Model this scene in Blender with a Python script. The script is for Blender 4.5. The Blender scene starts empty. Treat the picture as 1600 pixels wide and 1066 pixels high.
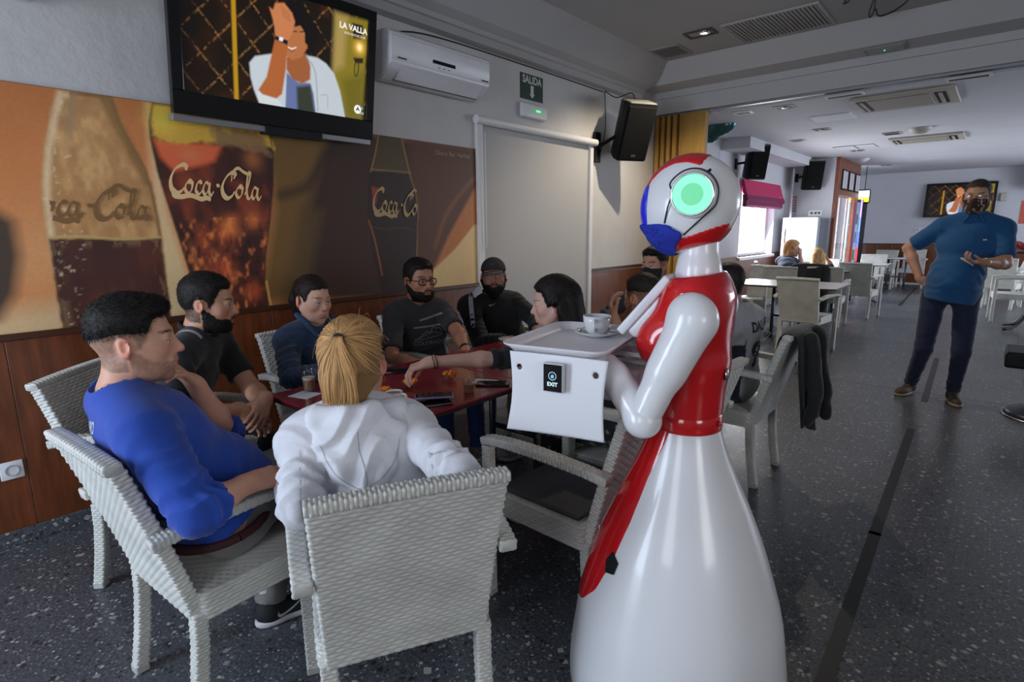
import bpy, bmesh, math, random
import numpy as np
from mathutils import Vector, Matrix
from mathutils.bvhtree import BVHTree
random.seed(7)
PI = math.pi
SC = bpy.context.scene
COL = SC.collection
# ------------------------------------------------------------------ camera
FPX = 875.0
CAMR = np.array([[0.7573847731, 0.1203063934, -0.6417902127],
                 [0.6529036391, -0.1534200112, 0.7417406139],
                 [-0.0092273235, -0.9808102120, -0.1947464625]])   # world axes in (right, down, forward)
CAMC = np.array([0.0, 0.0, 1.42])
cam = bpy.data.cameras.new('camera')
cam_o = bpy.data.objects.new('camera', cam)
COL.objects.link(cam_o)
cam.sensor_width = 36.0
cam.lens = FPX / 1600.0 * 36.0
cam.clip_start = 0.02
cam.clip_end = 200
r_, d_, f_ = CAMR[:, 0], CAMR[:, 1], CAMR[:, 2]
cam_o.matrix_world = Matrix(((r_[0], -d_[0], -f_[0], 0), (r_[1], -d_[1], -f_[1], 0),
                             (r_[2], -d_[2], -f_[2], CAMC[2]), (0, 0, 0, 1)))
SC.camera = cam_o
# ------------------------------------------------------------------ colour management, world, lights
SC.view_settings.view_transform = 'Standard'
SC.view_settings.look = 'None'
SC.view_settings.gamma = 1.0
SC.view_settings.use_curve_mapping = False
SC.view_settings.exposure = 0.0
world = bpy.data.worlds.new('world')
SC.world = world
world.use_nodes = True
wb = world.node_tree.nodes['Background']
wb.inputs[0].default_value = (0.80, 0.88, 1.0, 1)
wb.inputs[1].default_value = 3.5
SC.cycles.max_bounces = 7
SC.cycles.diffuse_bounces = 4
SC.cycles.glossy_bounces = 3
SC.cycles.transmission_bounces = 4
SC.cycles.transparent_max_bounces = 16
SC.cycles.sample_clamp_indirect = 4.0
SC.cycles.caustics_reflective = False
SC.cycles.caustics_refractive = False
SC.cycles.use_denoising = True


def area(name, loc, target, sx, sy, power, color, spread=180):
    l = bpy.data.lights.new(name, 'AREA')
    l.shape = 'RECTANGLE'
    l.size, l.size_y = sx, sy
    l.energy = power
    l.color = color
    l.spread = math.radians(spread)
    o = bpy.data.objects.new(name, l)
    COL.objects.link(o)
    o.location = loc
    d = Vector(target) - Vector(loc)
    o.rotation_euler = d.to_track_quat('-Z', 'Y').to_euler()
    return o


# daylight coming through the glazed street front behind the camera
area('street_door_daylight', (-2.35, -1.90, 1.45), (-1.5, 1.2, 0.9), 0.95, 1.8, 56, (0.66, 0.80, 1.0))
area('street_window_daylight', (-0.15, -1.90, 1.75), (-0.9, 2.0, 1.1), 0.8, 1.3, 9, (0.90, 0.93, 1.0))
area('right_fill_light', (3.4, -0.5, 1.8), (-1.5, 2.2, 1.0), 1.2, 1.2, 20, (1.0, 0.95, 0.9))  # added fill lamp brightening the people from the right, no window seen there
# daylight of the bright far dining room: windows on its left and right sides
area('left_window_daylight', (-3.42, 10.5, 1.5), (-1.0, 10.3, 0.7), 1.7, 1.0, 110, (0.95, 0.97, 1.0))
area('right_windows_daylight', (3.55, 13.2, 1.6), (-1.5, 11.0, 0.8), 5.0, 1.8, 105, (0.78, 0.86, 1.0))
area('entrance_daylight', (-3.30, 13.4, 1.2), (0.0, 12.6, 0.3), 1.3, 1.9, 150, (0.85, 0.91, 1.0))


# ------------------------------------------------------------------ projecting photograph measurements onto real planes
def ray(px, py):
    return CAMR @ np.array([(px - 800.0) / FPX, (py - 533.0) / FPX, 1.0])


def onplane(px, py, p, n):
    r = ray(px, py)
    p = np.asarray(p, float)
    n = np.asarray(n, float)
    return CAMC + r * (np.dot(p - CAMC, n) / np.dot(r, n))


def onx(px, py, X): return onplane(px, py, (X, 0, 0), (1, 0, 0))
def ony(px, py, Y): return onplane(px, py, (0, Y, 0), (0, 1, 0))
def onz(px, py, Z): return onplane(px, py, (0, 0, Z), (0, 0, 1))


# ------------------------------------------------------------------ materials
def lin(c):
    def g(u):
        u = u / 255.0
        return u / 12.92 if u <= 0.04045 else ((u + 0.055) / 1.055) ** 2.4
    return tuple(g(x) for x in c)


MATS = {}


def mat(name, color, rough=0.5, metal=0.0, noise=0.0, nscale=8.0, bump=0.0, bscale=40.0, emit=None, estr=1.0,
        coat=0.0, sss=0.0, trans=0.0, ior=1.45, attr=None, sheen=0.0, spec=0.5, stretch=None, alpha=1.0):
    if name in MATS:
        return MATS[name]
    m = bpy.data.materials.new(name)
    m.use_nodes = True
    nt = m.node_tree
    N, L = nt.nodes, nt.links
    b = N['Principled BSDF']
    b.inputs['Base Color'].default_value = (*color[:3], 1)
    b.inputs['Roughness'].default_value = rough
    b.inputs['Metallic'].default_value = metal
    b.inputs['Coat Weight'].default_value = coat
    b.inputs['Coat Roughness'].default_value = 0.04
    b.inputs['Specular IOR Level'].default_value = spec
    b.inputs['IOR'].default_value = ior
    b.inputs['Sheen Weight'].default_value = sheen
    b.inputs['Transmission Weight'].default_value = trans
    b.inputs['Alpha'].default_value = alpha
    if sss:
        b.inputs['Subsurface Weight'].default_value = sss
        b.inputs['Subsurface Radius'].default_value = (0.010, 0.004, 0.002)
        b.inputs['Subsurface Scale'].default_value = 1.0
    if emit:
        b.inputs['Emission Color'].default_value = (*emit, 1)
        b.inputs['Emission Strength'].default_value = estr
    tc = N.new('ShaderNodeTexCoord')
    src = tc.outputs['Object']
    if stretch:
        mp = N.new('ShaderNodeMapping')
        mp.inputs['Scale'].default_value = stretch
        L.new(src, mp.inputs['Vector'])
        src = mp.outputs['Vector']
    base = None
    if attr:
        a = N.new('ShaderNodeAttribute')
        a.attribute_name = attr
        base = a.outputs['Color']
        L.new(base, b.inputs['Base Color'])
        if emit:
            L.new(base, b.inputs['Emission Color'])
    if noise:
        t = N.new('ShaderNodeTexNoise')
        t.inputs['Scale'].default_value = nscale
        t.inputs['Detail'].default_value = 5
        L.new(src, t.inputs['Vector'])
        r = N.new('ShaderNodeMapRange')
        r.inputs['From Min'].default_value = 0.3
        r.inputs['From Max'].default_value = 0.7
        r.inputs['To Min'].default_value = 1 - noise
        r.inputs['To Max'].default_value = 1 + noise
        L.new(t.outputs['Fac'], r.inputs['Value'])
        mx = N.new('ShaderNodeVectorMath')
        mx.operation = 'SCALE'
        if base:
            L.new(base, mx.inputs[0])
        else:
            mx.inputs[0].default_value = color[:3]
        L.new(r.outputs['Result'], mx.inputs['Scale'])
        L.new(mx.outputs['Vector'], b.inputs['Base Color'])
    if bump:
        t = N.new('ShaderNodeTexNoise')
        t.inputs['Scale'].default_value = bscale
        t.inputs['Detail'].default_value = 6
        L.new(src, t.inputs['Vector'])
        bp = N.new('ShaderNodeBump')
        bp.inputs['Strength'].default_value = 1.0
        bp.inputs['Distance'].default_value = bump
        L.new(t.outputs['Fac'], bp.inputs['Height'])
        L.new(bp.outputs['Normal'], b.inputs['Normal'])
    MATS[name] = m
    return m


def clear_glass(name, tint=(1, 1, 1), f0=1.45):
    """thin clear glass: see-through with fresnel reflection"""
    if name in MATS: return MATS[name]
    m = bpy.data.materials.new(name); m.use_nodes = True
    nt = m.node_tree; N, L = nt.nodes, nt.links
    N.remove(N['Principled BSDF'])
    out = N['Material Output']
    t = N.new('ShaderNodeBsdfTransparent'); t.inputs[0].default_value = (*tint, 1)
    g = N.new('ShaderNodeBsdfGlossy'); g.inputs['Roughness'].default_value = .03
    lw = N.new('ShaderNodeLayerWeight')
    pw = N.new('ShaderNodeMath'); pw.operation = 'POWER'; pw.inputs[1].default_value = 3.5
    f = N.new('ShaderNodeMath'); f.operation = 'MULTIPLY_ADD'; f.inputs[1].default_value = .55; f.inputs[2].default_value = .035
    L.new(lw.outputs['Facing'], pw.inputs[0]); L.new(pw.outputs[0], f.inputs[0])
    x = N.new('ShaderNodeMixShader')
    L.new(f.outputs[0], x.inputs[0]); L.new(t.outputs[0], x.inputs[1]); L.new(g.outputs[0], x.inputs[2]); L.new(x.outputs[0], out.inputs[0])
    MATS[name] = m
    return m


# ------------------------------------------------------------------ mesh helpers: a piece is (verts Nx3 array, faces list/array)
def join(pieces):
    V, F, n = [], [], 0
    for v, f in pieces:
        v = np.asarray(v, float).reshape(-1, 3)
        V.append(v)
        F.extend([[i + n for i in q] for q in (f.tolist() if isinstance(f, np.ndarray) else f)])
        n += len(v)
    return (np.concatenate(V), F)


def tag(o, label=None, cat=None, group=None, kind=None):
    if label: o['label'] = label
    if cat: o['category'] = cat
    if group: o['group'] = group
    if kind: o['kind'] = kind
    return o


def wloc(o):
    p = np.zeros(3)
    while o is not None:
        p = p + np.array(o.location)
        o = o.parent
    return p


def mk(name, piece, m, parent=None, loc=(0, 0, 0), smooth=False, rot=0.0, col=None, label=None, local=False, angle=None):
    """link a mesh. verts are world coordinates unless local=True; the origin becomes loc."""
    if isinstance(piece, list):
        piece = join(piece)
    v, f = piece
    v = np.asarray(v, float).reshape(-1, 3)
    if not local:
        base = wloc(parent) if parent else np.array(loc, float)
        v = v - base
    me = bpy.data.meshes.new(name)
    if isinstance(f, np.ndarray) and len(f):
        k = f.shape[1]
        me.vertices.add(len(v)); me.vertices.foreach_set('co', v.astype(np.float32).ravel())
        me.loops.add(f.size); me.loops.foreach_set('vertex_index', f.astype(np.int32).ravel())
        me.polygons.add(len(f)); me.polygons.foreach_set('loop_start', np.arange(0, f.size, k, dtype=np.int32))
        me.update(calc_edges=True)
    else:
        me.from_pydata(v.tolist(), [], [list(q) for q in f])
        me.update()
    if smooth:
        me.shade_smooth()
    if angle:
        me.shade_smooth()
        me.set_sharp_from_angle(angle=math.radians(angle))
    if col is not None:
        a = me.color_attributes.new('Col', 'FLOAT_COLOR', 'POINT')
        c = np.ones((len(v), 4), np.float32)
        c[:, :3] = col
        a.data.foreach_set('color', c.ravel())
    o = bpy.data.objects.new(name, me)
    COL.objects.link(o)
    if m: me.materials.append(m)
    if parent:
        o.parent = parent
        if local: o.location = loc
    else:
        o.location = loc
    o.rotation_euler = (0, 0, rot) if not isinstance(rot, (tuple, list)) else rot
    if label: o['label'] = label
    if not parent:
        o.matrix_world = Matrix.Translation(Vector(loc)) @ o.rotation_euler.to_matrix().to_4x4()
    return o


def empty(name, loc=(0, 0, 0), rot=0.0, label=None, cat=None, group=None, kind=None):
    o = bpy.data.objects.new(name, None)
    COL.objects.link(o)
    o.location = loc
    o.rotation_euler = (0, 0, rot)
    o.matrix_world = Matrix.Translation(Vector(loc)) @ Matrix.Rotation(rot, 4, 'Z')
    return tag(o, label, cat, group, kind)


def copy_tree(o, parent=None):
    c = o.copy()
    COL.objects.link(c)
    c.parent = parent
    for ch in [x for x in bpy.data.objects if x.parent == o]:
        copy_tree(ch, c)
    return c


def box(x0, x1, y0, y1, z0, z1, bev=0.0, seg=2):
    if not bev:
        v = [(x, y, z) for z in (z0, z1) for y in (y0, y1) for x in (x0, x1)]
        f = [(0, 2, 3, 1), (4, 5, 7, 6), (0, 1, 5, 4), (2, 6, 7, 3), (0, 4, 6, 2), (1, 3, 7, 5)]
        return (np.array(v, float), f)
    bm = bmesh.new()
    bmesh.ops.create_cube(bm, size=1)
    for w in bm.verts:
        w.co = Vector(((x0 + x1) / 2 + w.co.x * (x1 - x0), (y0 + y1) / 2 + w.co.y * (y1 - y0), (z0 + z1) / 2 + w.co.z * (z1 - z0)))
    bmesh.ops.bevel(bm, geom=bm.edges[:], offset=bev, segments=seg, affect='EDGES', profile=0.5)
    return frombm(bm)


def frombm(bm):
    bm.verts.index_update()
    v = np.array([w.co[:] for w in bm.verts])
    f = [[w.index for w in p.verts] for p in bm.faces]
    bm.free()
    return (v, f)


def xf(piece, rotz=0.0, t=(0, 0, 0), M=None, s=1.0):
    v, f = piece
    v = np.asarray(v, float) * s
    if M is not None:
        v = v @ np.asarray(M, float).T
    if rotz:
        c, s_ = math.cos(rotz), math.sin(rotz)
        v = v @ np.array([[c, s_, 0], [-s_, c, 0], [0, 0, 1]])
    return (v + np.asarray(t, float), f)


def rotM(axis, ang):
    return np.array(Matrix.Rotation(ang, 3, axis))


def lathe(prof, n=32, cx=0, cy=0, closed=False):
    """prof: list of (r, z)"""
    v, f = [], []
    for r, z in prof:
        for i in range(n):
            a = 2 * PI * i / n
            v.append((cx + r * math.cos(a), cy + r * math.sin(a), z))
    for j in range(len(prof) - 1):
        for i in range(n):
            k = (i + 1) % n
            f.append((j * n + i, j * n + k, (j + 1) * n + k, (j + 1) * n + i))
    if prof[0][0] > 1e-6 and closed:
        f.append(tuple(range(n - 1, -1, -1)))
    if prof[-1][0] > 1e-6 and closed:
        m = (len(prof) - 1) * n
        f.append(tuple(range(m, m + n)))
    return (np.array(v, float), f)


def catmull(pts, n=8):
    P = np.asarray(pts, float)
    P = np.vstack([2 * P[0] - P[1], P, 2 * P[-1] - P[-2]])
    out = []
    for i in range(1, len(P) - 2):
        for k in range(n):
            t = k / n
            out.append(0.5 * ((2 * P[i]) + (-P[i - 1] + P[i + 1]) * t + (2 * P[i - 1] - 5 * P[i] + 4 * P[i + 1] - P[i + 2]) * t * t +
                              (-P[i - 1] + 3 * P[i] - 3 * P[i + 1] + P[i + 2]) * t ** 3))
    out.append(P[-2])
    return np.array(out)


def tube(pts, r, n=8, cap=True, sq=None):
    """round (or r x sq rectangular-ish) tube along pts; r scalar or list"""
    P = np.asarray(pts, float)
    m = len(P)
    R = np.full(m, r, float) if np.isscalar(r) else np.asarray(r, float)
    T = np.gradient(P, axis=0)
    T /= np.linalg.norm(T, axis=1)[:, None] + 1e-12
    up = np.array([0, 0, 1.0]) if abs(T[0][2]) < 0.9 else np.array([1.0, 0, 0])
    u = np.cross(T[0], up); u /= np.linalg.norm(u)
    V = []
    for i in range(m):
        u = u - T[i] * np.dot(u, T[i]); u /= np.linalg.norm(u) + 1e-12
        w = np.cross(T[i], u)
        for k in range(n):
            a = 2 * PI * k / n
            V.append(P[i] + R[i] * (math.cos(a) * u + math.sin(a) * w * (sq if sq else 1.0)))
    F = []
    for i in range(m - 1):
        for k in range(n):
            l = (k + 1) % n
            F.append((i * n + k, i * n + l, (i + 1) * n + l, (i + 1) * n + k))
    if cap:
        F.append(tuple(range(n - 1, -1, -1)))
        F.append(tuple(range((m - 1) * n, m * n)))
    return (np.array(V), F)


def prism(poly, a0, a1, axis='x'):
    """closed polygon [(u,v)] extruded; axis x: (u,v)=(y,z)"""
    n = len(poly)
    V = []
    for a in (a0, a1):
        for u, w in poly:
            V.append({'x': (a, u, w), 'y': (u, a, w), 'z': (u, w, a)}[axis])
    F = [tuple(range(n - 1, -1, -1)), tuple(range(n, 2 * n))]
    for i in range(n):
        j = (i + 1) % n
        F.append((i, j, n + j, n + i))
    bm = bmesh.new()
    vs = [bm.verts.new(p) for p in V]
    for q in F:
        bm.faces.new([vs[i] for i in q])
    bmesh.ops.recalc_face_normals(bm, faces=bm.faces[:])
    return frombm(bm)


def text_mesh(s, size=1.0, depth=0.0, bold=0.0, align='CENTER', shear=0.0, subdiv=0):
    cu = bpy.data.curves.new('txt', 'FONT')
    cu.body = s
    cu.size = size
    cu.extrude = depth
    cu.offset = bold
    cu.shear = shear
    cu.align_x = align
    cu.align_y = 'CENTER'
    cu.resolution_u = 3
    o = bpy.data.objects.new('txt', cu)
    COL.objects.link(o)
    dg = bpy.context.evaluated_depsgraph_get()
    me = bpy.data.meshes.new_from_object(o.evaluated_get(dg))
    bm = bmesh.new(); bm.from_mesh(me)
    for _ in range(subdiv):
        bmesh.ops.triangulate(bm, faces=bm.faces[:])
        bmesh.ops.subdivide_edges(bm, edges=bm.edges[:], cuts=1, use_grid_fill=True)
    pc = frombm(bm)
    bpy.data.objects.remove(o); bpy.data.meshes.remove(me)
    return pc


def place2d(piece, o, u, v, n=(0, 0, 0), off=0.0):
    """map local (x,y,z) to o + x u + y v + z n"""
    p, f = piece
    u, v, n = [np.asarray(a, float) for a in (u, v, n)]
    return (np.asarray(o, float) + p[:, :1] * u + p[:, 1:2] * v + (p[:, 2:3] + off) * n, f)


def ribbon(pts, w, nib=0.7, n=8, thin=0.22, flat=0.0):
    """calligraphic flat stroke in the xy plane"""
    P = catmull([(x, y, 0) for x, y in pts], n)
    T = np.gradient(P, axis=0); T /= np.linalg.norm(T, axis=1)[:, None] + 1e-9
    ang = np.arctan2(T[:, 1], T[:, 0])
    W = w * (thin + (1 - thin) * np.abs(np.sin(ang - nib)) ** 1.3)
    W[0] *= .5; W[-1] *= .4
    Nn = np.stack([-T[:, 1], T[:, 0], 0 * ang], 1)
    V = np.vstack([P + Nn * W[:, None] / 2, P - Nn * W[:, None] / 2])
    m = len(P)
    return (V, [(i + m, i + m + 1, i + 1, i) for i in range(m - 1)])


# ------------------------------------------------------------------ numpy value noise
def _hash(ix, iy, iz, seed):
    n = (ix.astype(np.int64) * 374761393 + iy.astype(np.int64) * 668265263 + iz.astype(np.int64) * 2147483647 + seed * 974634777) & 0xffffffff
    n = ((n ^ (n >> 13)) * 1274126177) & 0xffffffff
    return ((n ^ (n >> 16)) & 0xffff) / 32767.5 - 1.0


def vnoise(P, seed=0):
    i = np.floor(P).astype(np.int64)
    f = P - i
    f = f * f * (3 - 2 * f)
    out = 0
    for dx in (0, 1):
        for dy in (0, 1):
            for dz in (0, 1):
                w = (f[:, 0] if dx else 1 - f[:, 0]) * (f[:, 1] if dy else 1 - f[:, 1]) * (f[:, 2] if dz else 1 - f[:, 2])
                out = out + w * _hash(i[:, 0] + dx, i[:, 1] + dy, i[:, 2] + dz, seed)
    return out


# ------------------------------------------------------------------ signed distance modelling and surface nets
class SDF:
    def __init__(s, lo, hi, h):
        s.lo = np.asarray(lo, float); s.h = h
        s.n = np.ceil((np.asarray(hi, float) - s.lo) / h).astype(int) + 1
        s.ax = [(s.lo[i] + h * np.arange(s.n[i])).astype(np.float32) for i in range(3)]
        s.D = np.full(s.n, 0.12, np.float32)

    def _sub(s, lo, hi, m):
        a = np.maximum(np.floor((np.asarray(lo) - m - s.lo) / s.h).astype(int), 0)
        b = np.minimum(np.ceil((np.asarray(hi) + m - s.lo) / s.h).astype(int) + 1, s.n)
        if np.any(b <= a): return None
        sl = tuple(slice(a[i], b[i]) for i in range(3))
        X = s.ax[0][sl[0]][:, None, None]; Y = s.ax[1][sl[1]][None, :, None]; Z = s.ax[2][sl[2]][None, None, :]
        return sl, X, Y, Z

    def _mix(s, sl, d, k, op):
        A = s.D[sl]
        if op == 'u':
            if k > 0:
                h = np.clip(0.5 + 0.5 * (A - d) / k, 0, 1)
                s.D[sl] = A * (1 - h) + d * h - k * h * (1 - h)
            else:
                s.D[sl] = np.minimum(A, d)
        elif op == 's':
            d = -d
            if k > 0:
                h = np.clip(0.5 - 0.5 * (A - d) / k, 0, 1)
                s.D[sl] = A * (1 - h) + d * h + k * h * (1 - h)
            else:
                s.D[sl] = np.maximum(A, d)

    def cap(s, a, b, ra, rb=None, k=0.01, op='u'):
        if rb is None: rb = ra
        a = np.asarray(a, float); b = np.asarray(b, float)
        r = max(ra, rb)
        q = s._sub(np.minimum(a, b), np.maximum(a, b), r + k + 0.02)
        if q is None: return s
        sl, X, Y, Z = q
        ab = b - a; L2 = float(np.dot(ab, ab)) + 1e-12
        t = np.clip(((X - a[0]) * ab[0] + (Y - a[1]) * ab[1] + (Z - a[2]) * ab[2]) / L2, 0, 1)
        d = np.sqrt((X - a[0] - t * ab[0]) ** 2 + (Y - a[1] - t * ab[1]) ** 2 + (Z - a[2] - t * ab[2]) ** 2) - (ra + t * (rb - ra))
        s._mix(sl, d, k, op)
        return s

    def ell(s, c, r, M=None, k=0.01, op='u'):
        """M: 3x3, columns are the ellipsoid axes in grid space"""
        c = np.asarray(c, float); r = np.asarray(r, float)
        R = float(r.max())
        ext = r if M is None else np.full(3, R)
        q = s._sub(c - ext, c + ext, k + 0.02)
        if q is None: return s
        sl, X, Y, Z = q
        X = X - c[0]; Y = Y - c[1]; Z = Z - c[2]
        if M is not None:
            M = np.asarray(M, float)
            U = X * M[0, 0] + Y * M[1, 0] + Z * M[2, 0]
            V = X * M[0, 1] + Y * M[1, 1] + Z * M[2, 1]
            W = X * M[0, 2] + Y * M[1, 2] + Z * M[2, 2]
        else:
            U, V, W = X, Y, Z
        k0 = np.sqrt((U / r[0]) ** 2 + (V / r[1]) ** 2 + (W / r[2]) ** 2)
        k1 = np.sqrt((U / r[0] ** 2) ** 2 + (V / r[1] ** 2) ** 2 + (W / r[2] ** 2) ** 2) + 1e-9
        s._mix(sl, k0 * (k0 - 1) / k1, k, op)
        return s

    def rbox(s, c, hs, rr, M=None, k=0.01, op='u'):
        c = np.asarray(c, float); hs = np.asarray(hs, float)
        R = float(np.linalg.norm(hs))
        ext = hs if M is None else np.full(3, R)
        q = s._sub(c - ext, c + ext, k + 0.02)
        if q is None: return s
        sl, X, Y, Z = q
        X = X - c[0]; Y = Y - c[1]; Z = Z - c[2]
        if M is not None:
            M = np.asarray(M, float)
            U = X * M[0, 0] + Y * M[1, 0] + Z * M[2, 0]
            V = X * M[0, 1] + Y * M[1, 1] + Z * M[2, 1]
            W = X * M[0, 2] + Y * M[1, 2] + Z * M[2, 2]
        else:
            U, V, W = X + 0 * Y + 0 * Z, Y + 0 * X + 0 * Z, Z + 0 * X + 0 * Y
        a, b, e = np.abs(U) - hs[0] + rr, np.abs(V) - hs[1] + rr, np.abs(W) - hs[2] + rr
        d = np.sqrt(np.maximum(a, 0) ** 2 + np.maximum(b, 0) ** 2 + np.maximum(e, 0) ** 2) + np.minimum(np.maximum(a, np.maximum(b, e)), 0) - rr
        s._mix(sl, d, k, op)
        return s

    def plane(s, p, n, k=0.0):
        """keep the side opposite to n"""
        n = np.asarray(n, float); n = n / np.linalg.norm(n); p = np.asarray(p, float)
        d = (s.ax[0][:, None, None] - p[0]) * n[0] + (s.ax[1][None, :, None] - p[1]) * n[1] + (s.ax[2][None, None, :] - p[2]) * n[2]
        if k > 0:
            h = np.clip(0.5 - 0.5 * (s.D - d) / k, 0, 1)
            s.D = (s.D * (1 - h) + d * h + k * h * (1 - h)).astype(np.float32)
        else:
            s.D = np.maximum(s.D, d).astype(np.float32)
        return s

    def pts(s):
        X, Y, Z = np.meshgrid(*s.ax, indexing='ij')
        return X, Y, Z

    def copy(s):
        c = object.__new__(SDF); c.lo, c.h, c.n, c.ax = s.lo, s.h, s.n, s.ax; c.D = s.D.copy()
        return c

    def mesh(s, smooth=1):
        D = s.D.copy()
        D[0] = D[-1] = 0.1; D[:, 0] = D[:, -1] = 0.1; D[:, :, 0] = D[:, :, -1] = 0.1
        S = D < 0
        c = np.zeros(np.array(S.shape) - 1, np.int8)
        for dx in (0, 1):
            for dy in (0, 1):
                for dz in (0, 1):
                    c += S[dx:S.shape[0] - 1 + dx, dy:S.shape[1] - 1 + dy, dz:S.shape[2] - 1 + dz]
        act = (c > 0) & (c < 8)
        I = np.argwhere(act)
        if not len(I): return (np.zeros((0, 3)), np.zeros((0, 4), int))
        ids = np.full(act.shape, -1, np.int64); ids[act] = np.arange(len(I))
        acc = np.zeros((len(I), 3)); cnt = np.zeros(len(I))
        for a in range(3):
            o1, o2 = [(1, 2), (0, 2), (0, 1)][a]
            for u in (0, 1):
                for v in (0, 1):
                    off = np.zeros(3, int); off[o1] = u; off[o2] = v
                    off2 = off.copy(); off2[a] = 1
                    A = D[tuple((I + off).T)]; B = D[tuple((I + off2).T)]
                    m = (A < 0) != (B < 0)
                    t = np.where(m, A / np.where(m, A - B, 1), 0)
                    P = np.tile(off.astype(float), (len(I), 1)); P[:, a] += t
                    acc[m] += P[m]; cnt[m] += 1
        V = (I + acc / cnt[:, None]) * s.h + s.lo
        F = []
        for a in range(3):
            sl0 = [slice(None)] * 3; sl1 = [slice(None)] * 3
            sl0[a] = slice(0, -1); sl1[a] = slice(1, None)
            A = S[tuple(sl0)]; B = S[tuple(sl1)]
            E = np.argwhere(A != B)
            o1, o2 = [(1, 2), (2, 0), (0, 1)][a]
            E = E[(E[:, o1] > 0) & (E[:, o2] > 0)]
            e1 = np.zeros(3, int); e1[o1] = 1
            e2 = np.zeros(3, int); e2[o2] = 1
            q = [ids[tuple((E - e1 - e2).T)], ids[tuple((E - e2).T)], ids[tuple(E.T)], ids[tuple((E - e1).T)]]
            Q = np.stack(q, 1)
            inside = A[tuple(E.T)]
            Q[~inside] = Q[~inside][:, ::-1]
            F.append(Q)
        F = np.concatenate(F)
        F = F[(F >= 0).all(1)]
        for _ in range(smooth):
            acc = np.zeros_like(V); cnt = np.zeros(len(V))
            for i in range(4):
                j = (i + 1) % 4
                np.add.at(acc, F[:, i], V[F[:, j]]); np.add.at(cnt, F[:, i], 1)
            V = 0.5 * V + 0.5 * acc / np.maximum(cnt, 1)[:, None]
        return (V, F)


def normals(V, F):
    n = np.cross(V[F[:, 2]] - V[F[:, 0]], V[F[:, 3]] - V[F[:, 1]])
    N = np.zeros_like(V)
    for i in range(4):
        np.add.at(N, F[:, i], n)
    return N / (np.linalg.norm(N, axis=1)[:, None] + 1e-12)


def joinq(meshes):
    V, F, n = [], [], 0
    for v, f in meshes:
        V.append(v); F.append(np.asarray(f) + n); n += len(v)
    return (np.concatenate(V), np.concatenate(F))


def decal(piece, o, u, v, bvh, direction, off=0.002):
    """project a flat drawing in the plane (o;u,v) onto a surface along direction"""
    p, f = place2d(piece, o, u, v)
    d = Vector(direction).normalized()
    out = []
    last = 0.0
    for q in p:
        st = Vector(q) - d * 0.25
        h = bvh.ray_cast(st, d, 0.6)
        if h[0] is not None:
            out.append(h[0] - d * off); last = (h[0] - st).length
        else:
            out.append(st + d * last)
    return (np.array([w[:] for w in out]), f)


def bvh_of(piece):
    v, f = piece
    return BVHTree.FromPolygons([tuple(x) for x in v], [tuple(x) for x in (f.tolist() if isinstance(f, np.ndarray) else f)])
# ================================================================== THE ROOM
XW = -3.32          # left wall
ZC = 3.15           # ceiling of the front room
ZB = 2.70           # ceiling of the far room
YB = 6.45           # header between the rooms
YF = 17.0           # far wall
XR = 3.6
YN = -2.0

stucco = mat('painted_stucco', (0.585, 0.57, 0.56), 0.75, noise=0.04, nscale=3, bump=0.006, bscale=14)
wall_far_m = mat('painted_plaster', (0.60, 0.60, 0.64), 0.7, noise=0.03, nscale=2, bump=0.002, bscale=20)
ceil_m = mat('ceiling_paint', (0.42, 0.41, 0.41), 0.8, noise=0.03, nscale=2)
white_paint = mat('white_gloss_paint', (0.72, 0.71, 0.71), 0.45)
wood = mat('cherry_wood_panel', (0.150, 0.040, 0.0125), 0.34, noise=0.35, nscale=5, stretch=(6, 6, 0.8), coat=0.15)
wood_dark = mat('dark_wood_rail', (0.07, 0.022, 0.010), 0.35)
ochre = mat('ochre_folding_door_vinyl', (0.42, 0.235, 0.055), 0.4, noise=0.12, nscale=6, stretch=(10, 10, 0.6))
black_pl = mat('black_plastic', (0.010, 0.010, 0.011), 0.5, bump=0.0006, bscale=300, spec=.3)
black_gl = mat('black_gloss_plastic', (0.008, 0.008, 0.009), 0.12)
white_pl = mat('white_plastic', (0.72, 0.71, 0.74), 0.28, noise=0.03)
grey_mt = mat('grey_metal', (0.30, 0.30, 0.31), 0.4, metal=0.7)
steel = mat('brushed_steel', (0.6, 0.6, 0.6), 0.25, metal=1.0)
dark_gr = mat('dark_grille', (0.07, 0.068, 0.065), 0.6)
beige_gr = mat('aged_beige_plastic', (0.47, 0.44, 0.38), 0.5)


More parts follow.
